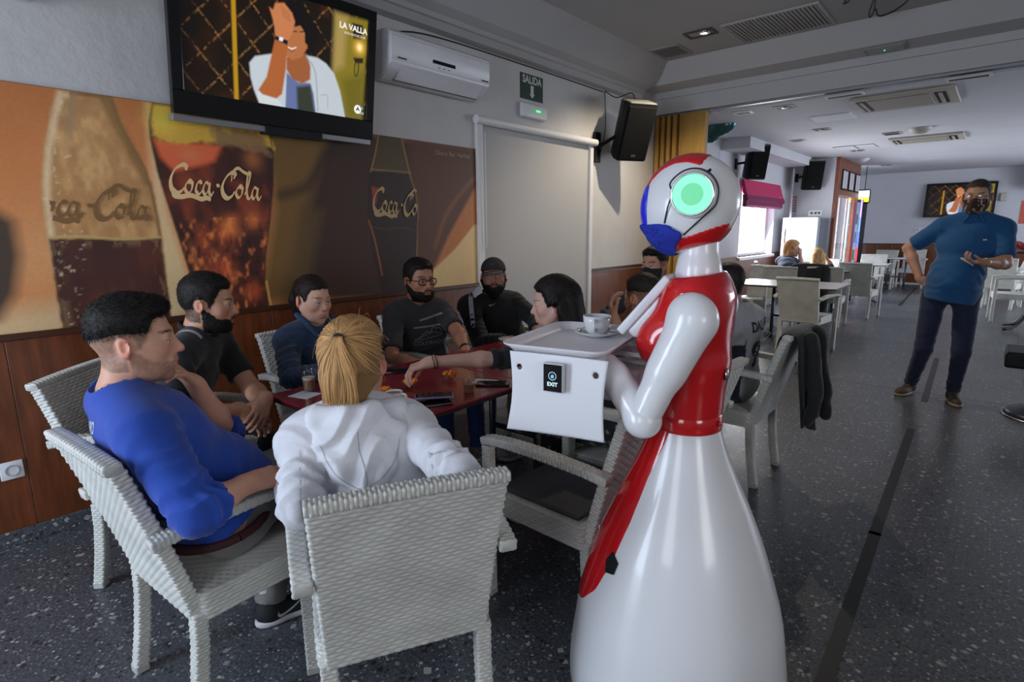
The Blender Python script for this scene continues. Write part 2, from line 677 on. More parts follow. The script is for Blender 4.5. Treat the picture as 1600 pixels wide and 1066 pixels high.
def terrazzo():
    m = bpy.data.materials.new('terrazzo')
    m.use_nodes = True
    nt = m.node_tree; N, L = nt.nodes, nt.links
    b = N['Principled BSDF']
    tc = N.new('ShaderNodeTexCoord')
    def noise(sc, det=3):
        t = N.new('ShaderNodeTexNoise'); t.inputs['Scale'].default_value = sc; t.inputs['Detail'].default_value = det
        L.new(tc.outputs['Object'], t.inputs['Vector']); return t
    warp = noise(24, 2)
    sc_ = N.new('ShaderNodeVectorMath'); sc_.operation = 'MULTIPLY_ADD'
    L.new(warp.outputs['Color'], sc_.inputs[0]); sc_.inputs[1].default_value = (0.022, 0.022, 0); L.new(tc.outputs['Object'], sc_.inputs[2])
    prev = None
    def mix(fac, a, c):
        x = N.new('ShaderNodeMix'); x.data_type = 'RGBA'
        L.new(fac, x.inputs[0])
        if isinstance(a, tuple): x.inputs[6].default_value = (*a, 1)
        else: L.new(a, x.inputs[6])
        if isinstance(c, tuple): x.inputs[7].default_value = (*c, 1)
        else: L.new(c, x.inputs[7])
        return x.outputs[2]
    big = noise(1.2, 4)
    rb = N.new('ShaderNodeMapRange'); rb.inputs[1].default_value = .35; rb.inputs[2].default_value = .65
    L.new(big.outputs['Fac'], rb.inputs[0])
    fine = noise(90, 6)
    rf = N.new('ShaderNodeMapRange'); rf.inputs[1].default_value = .42; rf.inputs[2].default_value = .6
    L.new(fine.outputs['Fac'], rf.inputs[0])
    c = mix(rf.outputs[0], (0.055, 0.058, 0.066), (0.100, 0.106, 0.120))
    for scale, rnd, thr, size, colr in ((46, 1.0, 0.62, 0.40, (0.030, 0.030, 0.034)), (75, 1.0, 0.55, 0.34, (0.22, 0.23, 0.24)),
                                         (34, 1.0, 0.80, 0.36, (0.24, 0.245, 0.24)), (28, 1.0, 0.9, 0.34, (0.36, 0.35, 0.31)), (52, 1.0, 0.86, 0.36, (0.40, 0.39, 0.36))):
        v = N.new('ShaderNodeTexVoronoi'); v.inputs['Scale'].default_value = scale; v.inputs['Randomness'].default_value = rnd
        v.distance = 'MINKOWSKI'; v.inputs['Exponent'].default_value = 1.2
        L.new(sc_.outputs[0], v.inputs['Vector'])
        sp = N.new('ShaderNodeSeparateColor'); L.new(v.outputs['Color'], sp.inputs[0])
        g1 = N.new('ShaderNodeMath'); g1.operation = 'GREATER_THAN'; g1.inputs[1].default_value = thr; L.new(sp.outputs[0], g1.inputs[0])
        g2 = N.new('ShaderNodeMath'); g2.operation = 'LESS_THAN'; L.new(v.outputs['Distance'], g2.inputs[0])
        ms = N.new('ShaderNodeMath'); ms.operation = 'MULTIPLY_ADD'; ms.inputs[1].default_value = size; ms.inputs[2].default_value = size * 0.45
        L.new(sp.outputs[1], ms.inputs[0]); L.new(ms.outputs[0], g2.inputs[1])
        mm = N.new('ShaderNodeMath'); mm.operation = 'MULTIPLY'; L.new(g1.outputs[0], mm.inputs[0]); L.new(g2.outputs[0], mm.inputs[1])
        c = mix(mm.outputs[0], c, colr)
    L.new(c, b.inputs['Base Color'])
    rr = N.new('ShaderNodeMapRange'); rr.inputs[3].default_value = 0.20; rr.inputs[4].default_value = 0.42
    L.new(big.outputs['Fac'], rr.inputs[0]); L.new(rr.outputs[0], b.inputs['Roughness'])
    return m


TZ = terrazzo()
floor_o = tag(mk('floor', box(XW - 0.3, XR + 0.3, YN - 0.1, YF + 0.3, -0.12, 0.0), TZ), kind='structure')
# faint straight joints cut in the terrazzo
for k, (x0, x1, y0, y1) in enumerate([(0.30, 0.304, 1.0, 12.0), (-3.2, 3.4, 5.86, 5.864), (-3.2, 3.4, 8.3, 8.304), (-1.62, -1.616, 5.0, 16.0)]):
    mk('joint', box(x0, x1, y0, y1, -0.01, 0.0008), mat('joint_filler', (0.05, 0.05, 0.055), 0.5), parent=floor_o)
# black tape along the walkway, laid in pieces
tape = empty('floor_tape', (-0.3, 4, 0), label='long narrow strip of black tape running along the walkway floor', cat='tape')
tape_m = mat('black_floor_tape', (0.012, 0.012, 0.013), 0.5, bump=0.0006, bscale=60)
for a, b_ in (((1283, 1080), (1368, 832)), ((1366, 836), (1424, 670)), ((1444, 628), (1464, 560)), ((1405, 478), (1431, 450))):
    p, q = onz(*a, 0), onz(*b_, 0)
    d = (q - p) / np.linalg.norm(q - p); n = np.array([-d[1], d[0], 0]) * 0.024
    v = [p + n, p - n, q - n, q + n]
    v = v + [w + np.array([0, 0, .0018]) for w in v]
    mk('tape_piece', (np.array(v), [(3, 2, 1, 0), (4, 5, 6, 7), (0, 1, 5, 4), (1, 2, 6, 5), (2, 3, 7, 6), (3, 0, 4, 7)]), tape_m, parent=tape)

# ---- left wall, one thick wall with the far-room window opening
def wallx(x0, x1, y0, y1, z0, z1, holes):
    """boxes filling a wall of the plane x, around rectangular holes (ya,yb,za,zb)"""
    out = []
    ys = sorted({y0, y1, *[h[0] for h in holes], *[h[1] for h in holes]})
    for a, b_ in zip(ys[:-1], ys[1:]):
        hh = [h for h in holes if h[0] <= a + 1e-6 and h[1] >= b_ - 1e-6]
        if hh:
            h = hh[0]
            if h[2] > z0: out.append(box(x0, x1, a, b_, z0, h[2]))
            if h[3] < z1: out.append(box(x0, x1, a, b_, h[3], z1))
        else:
            out.append(box(x0, x1, a, b_, z0, z1))
    return out


WY0, WY1, WZ0, WZ1 = 9.62, 11.42, 0.93, 2.08
wl = tag(mk('wall_left', wallx(XW - 0.25, XW, YN, YB + 0.15, 0, 3.3, [(3.46, 5.05, 0.05, 2.22)]), stucco), kind='structure')
wl2 = tag(mk('wall_left', wallx(XW - 0.25, XW, YB + 0.15, YF, 0, 2.9, [(WY0, WY1, WZ0, WZ1), (12.5, 14.2, 0.02, 2.1)]), wall_far_m), kind='structure')
tag(mk('wall_back', [box(XW - 0.25, XR + 0.2, YF, YF + 0.2, 0, 2.9)], wall_far_m), kind='structure')
hr = [(-1.2, 0.2, 1.1, 2.5), (8.0, 16.0, 0.7, 2.4)]
tag(mk('wall_right', wallx(XR, XR + 0.2, YN, YF, 0, 3.3, hr), stucco), kind='structure')
fr = [xf((np.asarray(v)[:, [1, 0, 2]], [q[::-1] for q in f])) for v, f in
      wallx(YN - 0.2, YN, XW - 0.25, XR + 0.2, 0, 3.3, [(-2.85, -1.85, 0.02, 2.40), (-0.7, 0.4, 1.0, 2.45)])]
tag(mk('wall_front', fr, stucco), kind='structure')
# frames of the openings behind the camera
wf = tag(mk('window_1', [box(-0.7, 0.4, YN - 0.12, YN - 0.05, 1.0, 1.06), box(-0.7, 0.4, YN - 0.12, YN - 0.05, 2.39, 2.45),
                     box(-0.7, -0.64, YN - 0.12, YN - 0.05, 1.06, 2.39), box(0.34, 0.4, YN - 0.12, YN - 0.05, 1.06, 2.39)], white_paint), kind='structure')
# ---- ceiling of the front room: slab, cove along the left wall and the header beam
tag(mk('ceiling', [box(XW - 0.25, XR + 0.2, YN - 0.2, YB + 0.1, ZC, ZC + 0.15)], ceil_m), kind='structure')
cove = [(XW, 2.83), (XW + 0.07, 2.84), (XW + 0.10, 2.88), (XW + 0.12, 2.885), (XW + 0.12, 2.92), (XW + 0.20, 2.95), (XW + 0.42, 3.149), (XW, 3.149)]
cv = prism([(-u, z) for u, z in cove], YN, 6.0, 'y')
cv = (cv[0] * np.array([-1, 1, 1]), [f[::-1] for f in cv[1]])
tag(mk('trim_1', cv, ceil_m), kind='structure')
beam = [(5.90, 3.149), (6.08, 2.97), (6.42, 2.97), (6.42, 2.90), (6.45, 2.90), (6.45, 2.735), (6.62, 2.735), (6.62, 3.149)]
tag(mk('trim_2', prism(beam, XW, XR, 'x'), mat('beam_paint', (0.56, 0.555, 0.56), 0.6)), kind='structure')
tag(mk('trim_3', [box(XW, XR, 6.50, 6.56, 2.715, 2.735)], grey_mt), kind='structure')
tag(mk('ceiling', [box(XW - 0.25, XR + 0.2, YB + 0.17, YF + 0.2, ZB, ZB + 0.15)], wall_far_m), kind='structure')
# bulkhead along the window wall of the far room
tag(mk('trim_4', [box(XW, XW + 0.42, 8.6, 12.0, 2.55, ZB)], wall_far_m), kind='structure')

# ---- wood wainscot: panels, rails, skirting
def wainscot(parent, ya, yb, step, x=XW, z0=0.075, z1=0.955):
    y = ya
    while y < yb - 0.02:
        e = min(y + step, yb)
        mk('panel', box(x, x + 0.018, y + 0.0015, e - 0.0015, z0, z1, 0.002, 1), wood, parent=parent)
        y = e
wainscot(wl, -0.24, 3.4, 0.61)
wainscot(wl, 5.12, 6.4, 0.61)
wainscot(wl2, 6.75, 9.55, 0.7)
wainscot(wl2, 11.45, 12.0, 0.55)
mk('panel', box(XW, XW + 0.018, 9.55, 11.45, 0.075, WZ0 - 0.05), wood, parent=wl2)
mk('rail', box(XW, XW + 0.028, -1.98, 3.40, 0.955, 0.985, 0.004), wood_dark, parent=wl)
mk('rail', box(XW, XW + 0.028, 5.12, 6.42, 0.970, 1.0, 0.004), wood_dark, parent=wl)
tag(mk('baseboard_left', [box(XW, XW + 0.022, -1.98, 3.40, 0, 0.075, 0.003), box(XW, XW + 0.022, 5.12, 6.42, 0, 0.075, 0.003),
                          box(XW, XW + 0.022, 6.75, 12.0, 0, 0.075, 0.003)], TZ), kind='structure')
wb_ = bpy.data.objects['wall_back']
x = -3.25
while x < 3.5:
    mk('panel', box(x + .002, x + 0.598, YF - 0.02, YF, 0.05, 0.97), wood, parent=wb_)
    x += 0.6
mk('rail', box(-3.3, XR, YF - 0.03, YF, 0.97, 1.0), wood_dark, parent=wb_)

# ---- window of the far room with white frame and sill
w2 = empty('window_2', (XW, (WY0 + WY1) / 2, WZ0), kind='structure')
mk('frame', [box(XW - 0.2, XW - 0.13, WY0, WY1, WZ0, WZ0 + 0.05), box(XW - 0.2, XW - 0.13, WY0, WY1, WZ1 - 0.05, WZ1),
             box(XW - 0.2, XW - 0.13, WY0, WY0 + 0.05, WZ0 + 0.05, WZ1 - 0.05), box(XW - 0.2, XW - 0.13, WY1 - 0.05, WY1, WZ0 + 0.05, WZ1 - 0.05)], white_paint, parent=w2)
mk('sill', box(XW - 0.24, XW + 0.05, WY0 - 0.05, WY1 + 0.05, WZ0 - 0.05, WZ0, 0.006), white_paint, parent=w2)
gl = clear_glass('window_glass')
mk('pane', [box(XW - 0.17, XW - 0.165, WY0 + .05, 10.52, WZ0 + .05, WZ1 - .05), box(XW - 0.17, XW - 0.165, 10.52, WY1 - .05, WZ0 + .05, WZ1 - .05)], gl, parent=w2)
# roman blind
bl = empty('roman_blind', (XW + 0.06, 10.5, 1.8), label='pink roman blind drawn up over the bright far window', cat='blind')
pink = mat('pink_blind_fabric', (0.50, 0.03, 0.12), 0.8, bump=0.001, bscale=80)
mk('upper_fabric', prism([(XW + 0.03, 2.19), (XW + 0.055, 2.19), (XW + 0.11, 2.0), (XW + 0.13, 1.94), (XW + 0.09, 1.93), (XW + 0.05, 1.98)], 9.5, 11.48, 'y'), pink, parent=bl)
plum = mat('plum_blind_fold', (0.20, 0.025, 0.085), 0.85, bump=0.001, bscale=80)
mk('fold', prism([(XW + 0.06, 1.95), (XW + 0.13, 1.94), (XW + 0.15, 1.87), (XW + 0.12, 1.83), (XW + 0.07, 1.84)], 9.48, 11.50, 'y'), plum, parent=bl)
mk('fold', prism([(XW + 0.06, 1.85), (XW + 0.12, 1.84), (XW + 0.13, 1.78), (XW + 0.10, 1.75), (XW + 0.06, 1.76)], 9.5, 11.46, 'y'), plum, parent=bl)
mk('headrail', box(XW + 0.0, XW + 0.05, 9.5, 11.48, 2.17, 2.21, 0.005), white_paint, parent=bl)

# ---- white roller shutter door on the left wall (grey-white screen in guides)
rb = empty('door_1', (XW, 4.25, 0), kind='structure')
mk('roller_tube', tube([(XW + 0.045, 3.37, 2.285), (XW + 0.045, 5.13, 2.285)], 0.034, 16), white_paint, parent=rb)
mk('screen', box(XW - 0.005, XW + 0.008, 3.46, 5.06, 0.06, 2.27), mat('grey_white_screen', (0.47, 0.46, 0.45), 0.6, bump=0.0008, bscale=120), parent=rb)
mk('guide_rail', box(XW - 0.0, XW + 0.035, 3.395, 3.465, 0.0, 2.26, 0.006), white_paint, parent=rb)
mk('guide_rail', box(XW - 0.0, XW + 0.035, 5.05, 5.11, 0.0, 2.26, 0.006), white_paint, parent=rb)
mk('pull_chain', tube([(XW + 0.05, 3.44, 2.28), (XW + 0.045, 3.445, 1.30), (XW + 0.05, 3.46, 1.27), (XW + 0.045, 3.475, 1.30), (XW + 0.05, 3.47, 2.2)], 0.003, 6), white_paint, parent=rb)

# ---- folding door gathered at the left end of the header
fd = empty('door_2', (XW, 6.5, 0), kind='structure')
x = XW + 0.02
wds = [0.05, 0.028, 0.045, 0.028, 0.045, 0.028, 0.05, 0.03, 0.21, 0.10]
dep = [0.02, -0.03, 0.03, -0.04, 0.03, -0.04, 0.03, -0.03, 0.02, 0.03]
for k, (w_, d_2) in enumerate(zip(wds, dep)):
    mk('panel', box(x + 0.001, x + w_ - 0.001, 6.48 - d_2, 6.58 - d_2, 0.02, 2.715, 0.006), ochre, parent=fd)
    x += w_

# ================================================================== CEILING FITTINGS
def vent(name, cx, cy, z, sx, sy, label, cat='vent', n=8, axis='x', mf=white_paint, mg=dark_gr, group=None, back=True):
    t = empty(name, (cx, cy, z), label=label, cat=cat, group=group)
    f = 0.022
    mk('frame', [box(cx - sx / 2, cx + sx / 2, cy - sy / 2, cy - sy / 2 + f, z - 0.014, z), box(cx - sx / 2, cx + sx / 2, cy + sy / 2 - f, cy + sy / 2, z - 0.014, z),
                 box(cx - sx / 2, cx - sx / 2 + f, cy - sy / 2 + f, cy + sy / 2 - f, z - 0.014, z), box(cx + sx / 2 - f, cx + sx / 2, cy - sy / 2 + f, cy + sy / 2 - f, z - 0.014, z)], mf, parent=t)
    if back: mk('backing', box(cx - sx / 2 + f, cx + sx / 2 - f, cy - sy / 2 + f, cy + sy / 2 - f, z - 0.003, z - 0.001), black_pl, parent=t)
    base = None
    for i in range(n):
        if axis == 'x':
            y = cy - sy / 2 + f + (i + .5) * (sy - 2 * f) / n
            w = (sy - 2 * f) / n * 0.33
            pc = box(cx - sx / 2 + f, cx + sx / 2 - f, y - w, y + w, z - 0.012, z - 0.004)
        else:
            y = cx - sx / 2 + f + (i + .5) * (sx - 2 * f) / n
            w = (sx - 2 * f) / n * 0.33
            pc = box(y - w, y + w, cy - sy / 2 + f, cy + sy / 2 - f, z - 0.012, z - 0.004)
        mk('slat', pc, mg, parent=t)
    return t


aged = mat('aged_grille_paint', (0.33, 0.32, 0.31), 0.6)
vent('ceiling_vent', -2.72, 5.60, ZC, 0.30, 0.36, 'small square dark vent in the front room ceiling left of the lit spotlight', n=4, mg=mat('vent_slat', (.16, .16, .155), .6), mf=aged)
vent('return_air_grille', -1.70, 5.52, ZC, 0.78, 0.62, 'large ribbed grey air grille in the front room ceiling', n=24, axis='y', mg=aged, mf=mat('grille_frame', (.42, .41, .40), .5))
# spotlight
sp = empty('ceiling_spotlight', (-2.27, 5.28, ZC), label='lit recessed spotlight in the front room ceiling', cat='spotlight')
mk('housing', [box(-2.42, -2.16, 5.20, 5.22, ZC - .012, ZC), box(-2.42, -2.16, 5.36, 5.38, ZC - .012, ZC), box(-2.42, -2.40, 5.22, 5.36, ZC - .012, ZC), box(-2.18, -2.16, 5.22, 5.36, ZC - .012, ZC)], dark_gr, parent=sp)
mk('bezel', lathe([(0.030, ZC - .001), (0.055, ZC - .004), (0.052, ZC - .02), (0.036, ZC - .024), (0.034, ZC - .012)], 24, -2.25, 5.27), steel, parent=sp, smooth=True)
mk('bulb', lathe([(0.0, ZC - .020), (0.02, ZC - .0195), (0.033, ZC - .012), (0.033, ZC - .005)], 20, -2.25, 5.27), mat('lamp_glow', (1, .95, .8), 0.5, emit=(1.0, .90, .72), estr=28), parent=sp)
ld = bpy.data.lights.new('spot_lamp', 'SPOT'); ld.energy = 125; ld.color = (1.0, .86, .66); ld.spot_size = math.radians(140); ld.spot_blend = .6; ld.shadow_soft_size = .025
lo = bpy.data.objects.new('spot_lamp', ld); COL.objects.link(lo); lo.location = (-2.25, 5.27, ZC - .045)
# loose cables hanging from the ceiling
cb = empty('hanging_cable', (-1.0, 4.9, ZC), label='loose black cables hanging from the ceiling near the grille', cat='cable')
def cpt(px, py, z=3.09): return onz(px, py, z)
for pts in ([(1331, -10), (1326, 2), (1318, 6), (1321, 1)], [(1370, -12), (1362, 8), (1358, 22), (1360, 27), (1366, 14), (1368, -10)],
            [(1368, 14), (1374, 25), (1395, 18), (1415, 4), (1425, -8)]):
    mk('cable', tube(catmull([cpt(*p) for p in pts], 6), 0.006, 6), black_pl, parent=cb, smooth=True)
# emergency light in the beam soffit
em = empty('beam_emergency_light', (-1.1, 6.25, 2.97), label='flat emergency light set under the beam with green diode', cat='light')
p0 = onz(1352, 82, 2.965); p1 = onz(1418, 71, 2.965)
mk('frame', box(p0[0], p1[0], 6.14, 6.34, 2.955, 2.97, 0.003), aged, parent=em)
mk('lens', box(p0[0] + .02, p1[0] - .02, 6.17, 6.31, 2.950, 2.956, 0.002), mat('dull_lens', (.38, .37, .36), .3), parent=em)
gp = onz(1382, 79, 2.948)
mk('diode', lathe([(0.006, 2.951), (0.004, 2.946), (0, 2.945)], 8, gp[0], gp[1]), mat('green_led', (0, 1, .2), .5, emit=(0.05, 1, .25), estr=3), parent=em)


def cassette(pts, label):
    """pts: photo corners (front-left, front-right, back-right, back-left) on the far ceiling"""
    a, b, c, d = [onz(*p, ZB) for p in pts]
    x0, x1 = (a[0] + d[0]) / 2, (b[0] + c[0]) / 2
    y0, y1 = (a[1] + b[1]) / 2, (c[1] + d[1]) / 2
    t = empty('ceiling_cassette', ((x0 + x1) / 2, (y0 + y1) / 2, ZB), label=label, cat='air conditioner', group='far room ceiling air conditioners')
    z = ZB - 0.03
    mk('frame', box(x0, x1, y0, y1, z, ZB, 0.008), beige_gr, parent=t)
    mk('intake_panel', box(x0 + .14, x1 - .20, y0 + .10, y1 - .12, z - .008, z + .002, 0.003), mat('cassette_panel', (.36, .33, .27), .5), parent=t)
    for s, (xa, xb) in enumerate(((x0 + .04, x0 + .12), (x1 - .17, x1 - .08))):
        mk('outlet', box(xa, xb, y0 + .10, y1 - .12, z - .004, z + .002), black_pl, parent=t)
        mk('flap', box(xa + .03, xb - .03, y0 + .12, y1 - .14, z - .012, z - .003), beige_gr, parent=t)
    return t


cassette([(1330, 157), (1493, 128), (1502, 154), (1352, 174)], 'nearer beige ceiling air conditioner cassette of the far room')
cassette([(1388, 216), (1506, 205), (1510, 214), (1398, 224)], 'farther beige ceiling air conditioner cassette of the far room')


def cvent(pts, label, n=3, m_=white_paint, name='ceiling_vent'):
    a, b = onz(*pts[0], ZB), onz(*pts[1], ZB)
    x0, x1, y0, y1 = min(a[0], b[0]), max(a[0], b[0]), min(a[1], b[1]), max(a[1], b[1])
    if y1 - y0 < .12: y1 = y0 + .14
    return vent(name, (x0 + x1) / 2, (y0 + y1) / 2, ZB, x1 - x0, y1 - y0, label, n=n, mf=m_)


cvent([(1290, 153), (1348, 142)], 'slim white slotted vent left of the nearer ceiling cassette', 3)
cvent([(1479, 127), (1551, 112)], 'slim white slotted vent right of the nearer ceiling cassette', 3)
cvent([(1150, 178), (1172, 172)], 'square white vent beside the teal balloon', 4)
cvent([(1238, 221), (1254, 217)], 'olive tinted square vent above the pink blind', 3, beige_gr)
cvent([(1382, 211), (1406, 205)], 'small square vent left of the farther ceiling cassette', 3, aged)


def downlight(px, py, label, w=.2):
    c = onz(px, py, ZB)
    t = empty('recessed_downlight', (c[0], c[1], ZB), label=label, cat='downlight', group='far room recessed downlights')
    mk('frame', [box(c[0] - w / 2, c[0] + w / 2, c[1] - w / 2, c[1] - w / 2 + .02, ZB - .008, ZB), box(c[0] - w / 2, c[0] + w / 2, c[1] + w / 2 - .02, c[1] + w / 2, ZB - .008, ZB),
                 box(c[0] - w / 2, c[0] - w / 2 + .02, c[1] - w / 2 + .02, c[1] + w / 2 - .02, ZB - .008, ZB), box(c[0] + w / 2 - .02, c[0] + w / 2, c[1] - w / 2 + .02, c[1] + w / 2 - .02, ZB - .008, ZB)], aged, parent=t)
    mk('well', box(c[0] - w / 2 + .02, c[0] + w / 2 - .02, c[1] - w / 2 + .02, c[1] + w / 2 - .02, ZB - .004, ZB - .001), dark_gr, parent=t)
    mk('bulb', lathe([(0, ZB - .02), (.03, ZB - .015), (.04, ZB - .004)], 12, c[0], c[1]), steel, parent=t)


downlight(1226, 167, 'unlit downlight nearest the beam in the far room ceiling')
downlight(1284, 202, 'unlit downlight left of the farther ceiling cassette')
downlight(1340, 235, 'unlit downlight beside the pair of ceiling hatches')
downlight(1385, 258, 'unlit downlight nearest the far wall')


def hatch(pts, label, m_, rimm):
    P = [onz(*p, ZB) for p in pts]
    x0, x1 = (P[0][0] + P[3][0]) / 2, (P[1][0] + P[2][0]) / 2
    y0, y1 = (P[0][1] + P[1][1]) / 2, (P[2][1] + P[3][1]) / 2
    y0, y1 = min(y0, y1), max(y0, y1)
    t = empty('ceiling_hatch', ((x0 + x1) / 2, (y0 + y1) / 2, ZB), label=label, cat='hatch')
    mk('rim', box(x0, x1, y0, y1, ZB - .006, ZB), rimm, parent=t)
    mk('panel', box(x0 + .012, x1 - .012, y0 + .02, y1 - .02, ZB - .010, ZB - .005), m_, parent=t)


wp = mat('hatch_white', (.74, .75, .80), .5)
hatch([(1264, 182), (1328, 175), (1340, 183), (1275, 192)], 'plain white ceiling hatch in front of the nearer cassette', wp, wp)
hatch([(1302, 230), (1334, 227), (1342, 232), (1310, 235)], 'left of two dark-rimmed ceiling hatches', wall_far_m, dark_gr)
hatch([(1335, 227), (1365, 224), (1373, 229), (1343, 232)], 'right of two dark-rimmed ceiling hatches', wall_far_m, aged)
c = onz(1438, 200, ZB)
tag(mk('ceiling_dome', lathe([(0.0, ZB - .08), (0.07, ZB - .07), (0.125, ZB - .03), (0.13, ZB)], 24, c[0], c[1]), beige_gr, loc=(c[0], c[1], ZB), smooth=True), 'shallow beige dome on the far ceiling between the two cassettes', 'ceiling lamp')
c = onz(1349, 248, ZB)
tag(mk('smoke_detector', lathe([(0.0, ZB - .07), (0.05, ZB - .06), (0.10, ZB - .025), (0.11, ZB)], 16, c[0], c[1]), white_pl, loc=(c[0], c[1], ZB), smooth=True), 'small white smoke detector near the wooden vestibule', 'detector')

# ================================================================== LEFT WALL FITTINGS
# ---- split air conditioner
def split_ac(y0, y1, z0, z1, label, text=True):
    t = empty('air_conditioner', (XW, (y0 + y1) / 2, z0), label=label, cat='air conditioner')
    D = 0.22
    prof = [(XW, z0 + .02), (XW + .04, z0), (XW + .12, z0 + .01), (XW + .20, z0 + .075), (XW + D, z0 + .10), (XW + D + .005, z1 - .04), (XW + D - .02, z1 - .01), (XW + .15, z1), (XW, z1)]
    pc = prism([(a, b) for a, b in prof], y0, y1, 'y')
    bm = bmesh.new(); vs = [bm.verts.new(p) for p in pc[0]]
    for q in pc[1]: bm.faces.new([vs[i] for i in q])
    bmesh.ops.bevel(bm, geom=[e for e in bm.edges], offset=0.012, segments=3, affect='EDGES')
    mk('body', frombm(bm), white_pl, parent=t, angle=40)
    mk('outlet_flap', (np.array([(XW + .125, y0 + .10, z0 + .0130), (XW + .205, y0 + .10, z0 + .078), (XW + .205, y1 - .07, z0 + .078), (XW + .125, y1 - .07, z0 + .0130)]) + np.array([.004, 0, -.006]), [(0, 1, 2, 3)]), white_pl, parent=t)
    mk('outlet_slot', box(XW + .118, XW + .126, y0 + .09, y1 - .06, z0 + .003, z0 + .009), dark_gr, parent=t)
    if text:
        mk('display_window', box(XW + D + .003, XW + D + .009, y0 + .36, y0 + .57, z1 - .155, z1 - .133, 0.004), black_gl, parent=t)
        for yy, sz in ((y0 + .06, .07), (y1 - .10, .07)):
            mk('badge', box(XW + D + .003, XW + D + .0065, yy, yy + sz, z0 + .115, z0 + .124), dark_gr, parent=t)
        for j in range(3):
            mk('indicator', box(XW + D + .003, XW + D + .0065, y0 + .41 + j * .045, y0 + .425 + j * .045, z1 - .178, z1 - .174), dark_gr, parent=t)
    return t


split_ac(2.42, 3.36, 2.40, 2.70, 'white split air conditioner on the wall right of the big television')
split_ac(-0.35, 0.66, 2.395, 2.70, 'white wall air conditioner cut off by the top left corner', False)

# ---- SALIDA sign and emergency light
sg = empty('exit_sign', (XW, 4.13, 2.64), label='dark green SALIDA sign with white down arrow', cat='sign')
s0, s1 = onx(812, 112, XW), onx(847, 159, XW)
sy0, sy1, sz1, sz0 = 3.975, 4.29, 2.755, 2.545
mk('plate', box(XW, XW + .006, sy0, sy1, sz0, sz1, .001), mat('dark_green_print', (.016, .045, .032), .35), parent=sg)
swm = mat('sign_white', (.62, .66, .62), .4)
tx = text_mesh('SALIDA', .088, bold=.0022)
mk('lettering', place2d(tx, (XW + .008, (sy0 + sy1) / 2, sz1 - .048), (0, .92, 0), (0, 0, 1)), swm, parent=sg)
ar = (np.array([(-.02, .05, 0), (.02, .05, 0), (.02, -.02, 0), (.036, -.02, 0), (0, -.055, 0), (-.036, -.02, 0), (-.02, -.02, 0)]), [tuple(range(6, -1, -1))])
mk('arrow', place2d(ar, (XW + .008, (sy0 + sy1) / 2, sz0 + .070), (0, 1, 0), (0, 0, 1)), swm, parent=sg)
el = empty('emergency_light', (XW, 4.13, 2.45), label='white oval emergency light glowing green under the SALIDA sign', cat='light')
mk('body', box(XW, XW + .05, 3.95, 4.31, 2.385, 2.51, .024, 5), white_pl, parent=el, angle=50)
mk('lens', box(XW + .048, XW + .056, 4.05, 4.25, 2.42, 2.475, .003), mat('clear_lens', (.5, .62, .55), .15, emit=(.35, .9, .5), estr=.10), parent=el)
mk('tube_glow', box(XW + .056, XW + .059, 4.13, 4.19, 2.443, 2.456, .001), mat('green_tube', (.2, 1, .4), .4, emit=(.15, 1.0, .30), estr=1.4), parent=el)

# ---- sockets
def socket(y, z, label, x=XW + 0.018, face='x', name='wall_socket', double=False, m_=white_pl):
    s = .042
    if face == 'x':
        t = empty(name, (x, y, z), label=label, cat='socket')
        yy = [y] if not double else [y - .04, y + .04]
        mk('plate', box(x, x + .010, y - s - (.04 if double else 0), y + s + (.04 if double else 0), z - s, z + s, .004), m_, parent=t, angle=50)
        for q in yy:
            rg = lathe([(.026, 0), (.026, .004), (.022, .004), (.020, -.006), (0, -.006)], 20)
            M = np.array([[0, 0, 1], [1, 0, 0], [0, 1, 0]])
            mk('well', xf(rg, M=M, t=(x + .0105, q, z)), mat('socket_well', (.45, .45, .5), .4), parent=t)
            for d in (-.009, .009):
                mk('hole', xf(lathe([(.003, .001), (0, .001)], 8), M=M, t=(x + .006, q + d, z)), black_pl, parent=t)
    else:
        t = empty(name, (y, x, z), label=label, cat='socket')
        mk('plate', box(y - .10, y + .10, x - .012, x, z - .05, z + .05, .004), m_, parent=t)
        for q in (-.05, .05):
            mk('well', box(y + q - .025, y + q + .025, x - .014, x - .011, z - .025, z + .025), mat('socket_well', (.45, .45, .5), .4), parent=t)


socket(0.315, 0.365, 'white wall socket on the wood wainscot by the blue-shirted man')
socket(5.62, 0.615, 'cream double socket on the wood wainscot under the wall speaker', double=True, m_=mat('cream_plastic', (.62, .58, .48), .4))
socket(-1.55, 1.33, 'white double socket on the far wall left of the standing man', x=YF, face='y')

# ---- printed mural with painted bottles and glass
def sdpoly(P, Y, Z):
    d = np.full(Y.shape, 1e9); s = np.ones(Y.shape)
    n = len(P)
    for i in range(n):
        a, b = P[i], P[i - 1]
        ex, ey = b[0] - a[0], b[1] - a[1]
        wx, wy = Y - a[0], Z - a[1]
        t = np.clip((wx * ex + wy * ey) / (ex * ex + ey * ey + 1e-12), 0, 1)
        bx, by = wx - ex * t, wy - ey * t
        d = np.minimum(d, bx * bx + by * by)
        c1 = Z >= a[1]; c2 = Z < b[1]; c3 = ex * wy > ey * wx
        s = np.where((c1 & c2 & c3) | (~c1 & ~c2 & ~c3), -s, s)
    return s * np.sqrt(d)


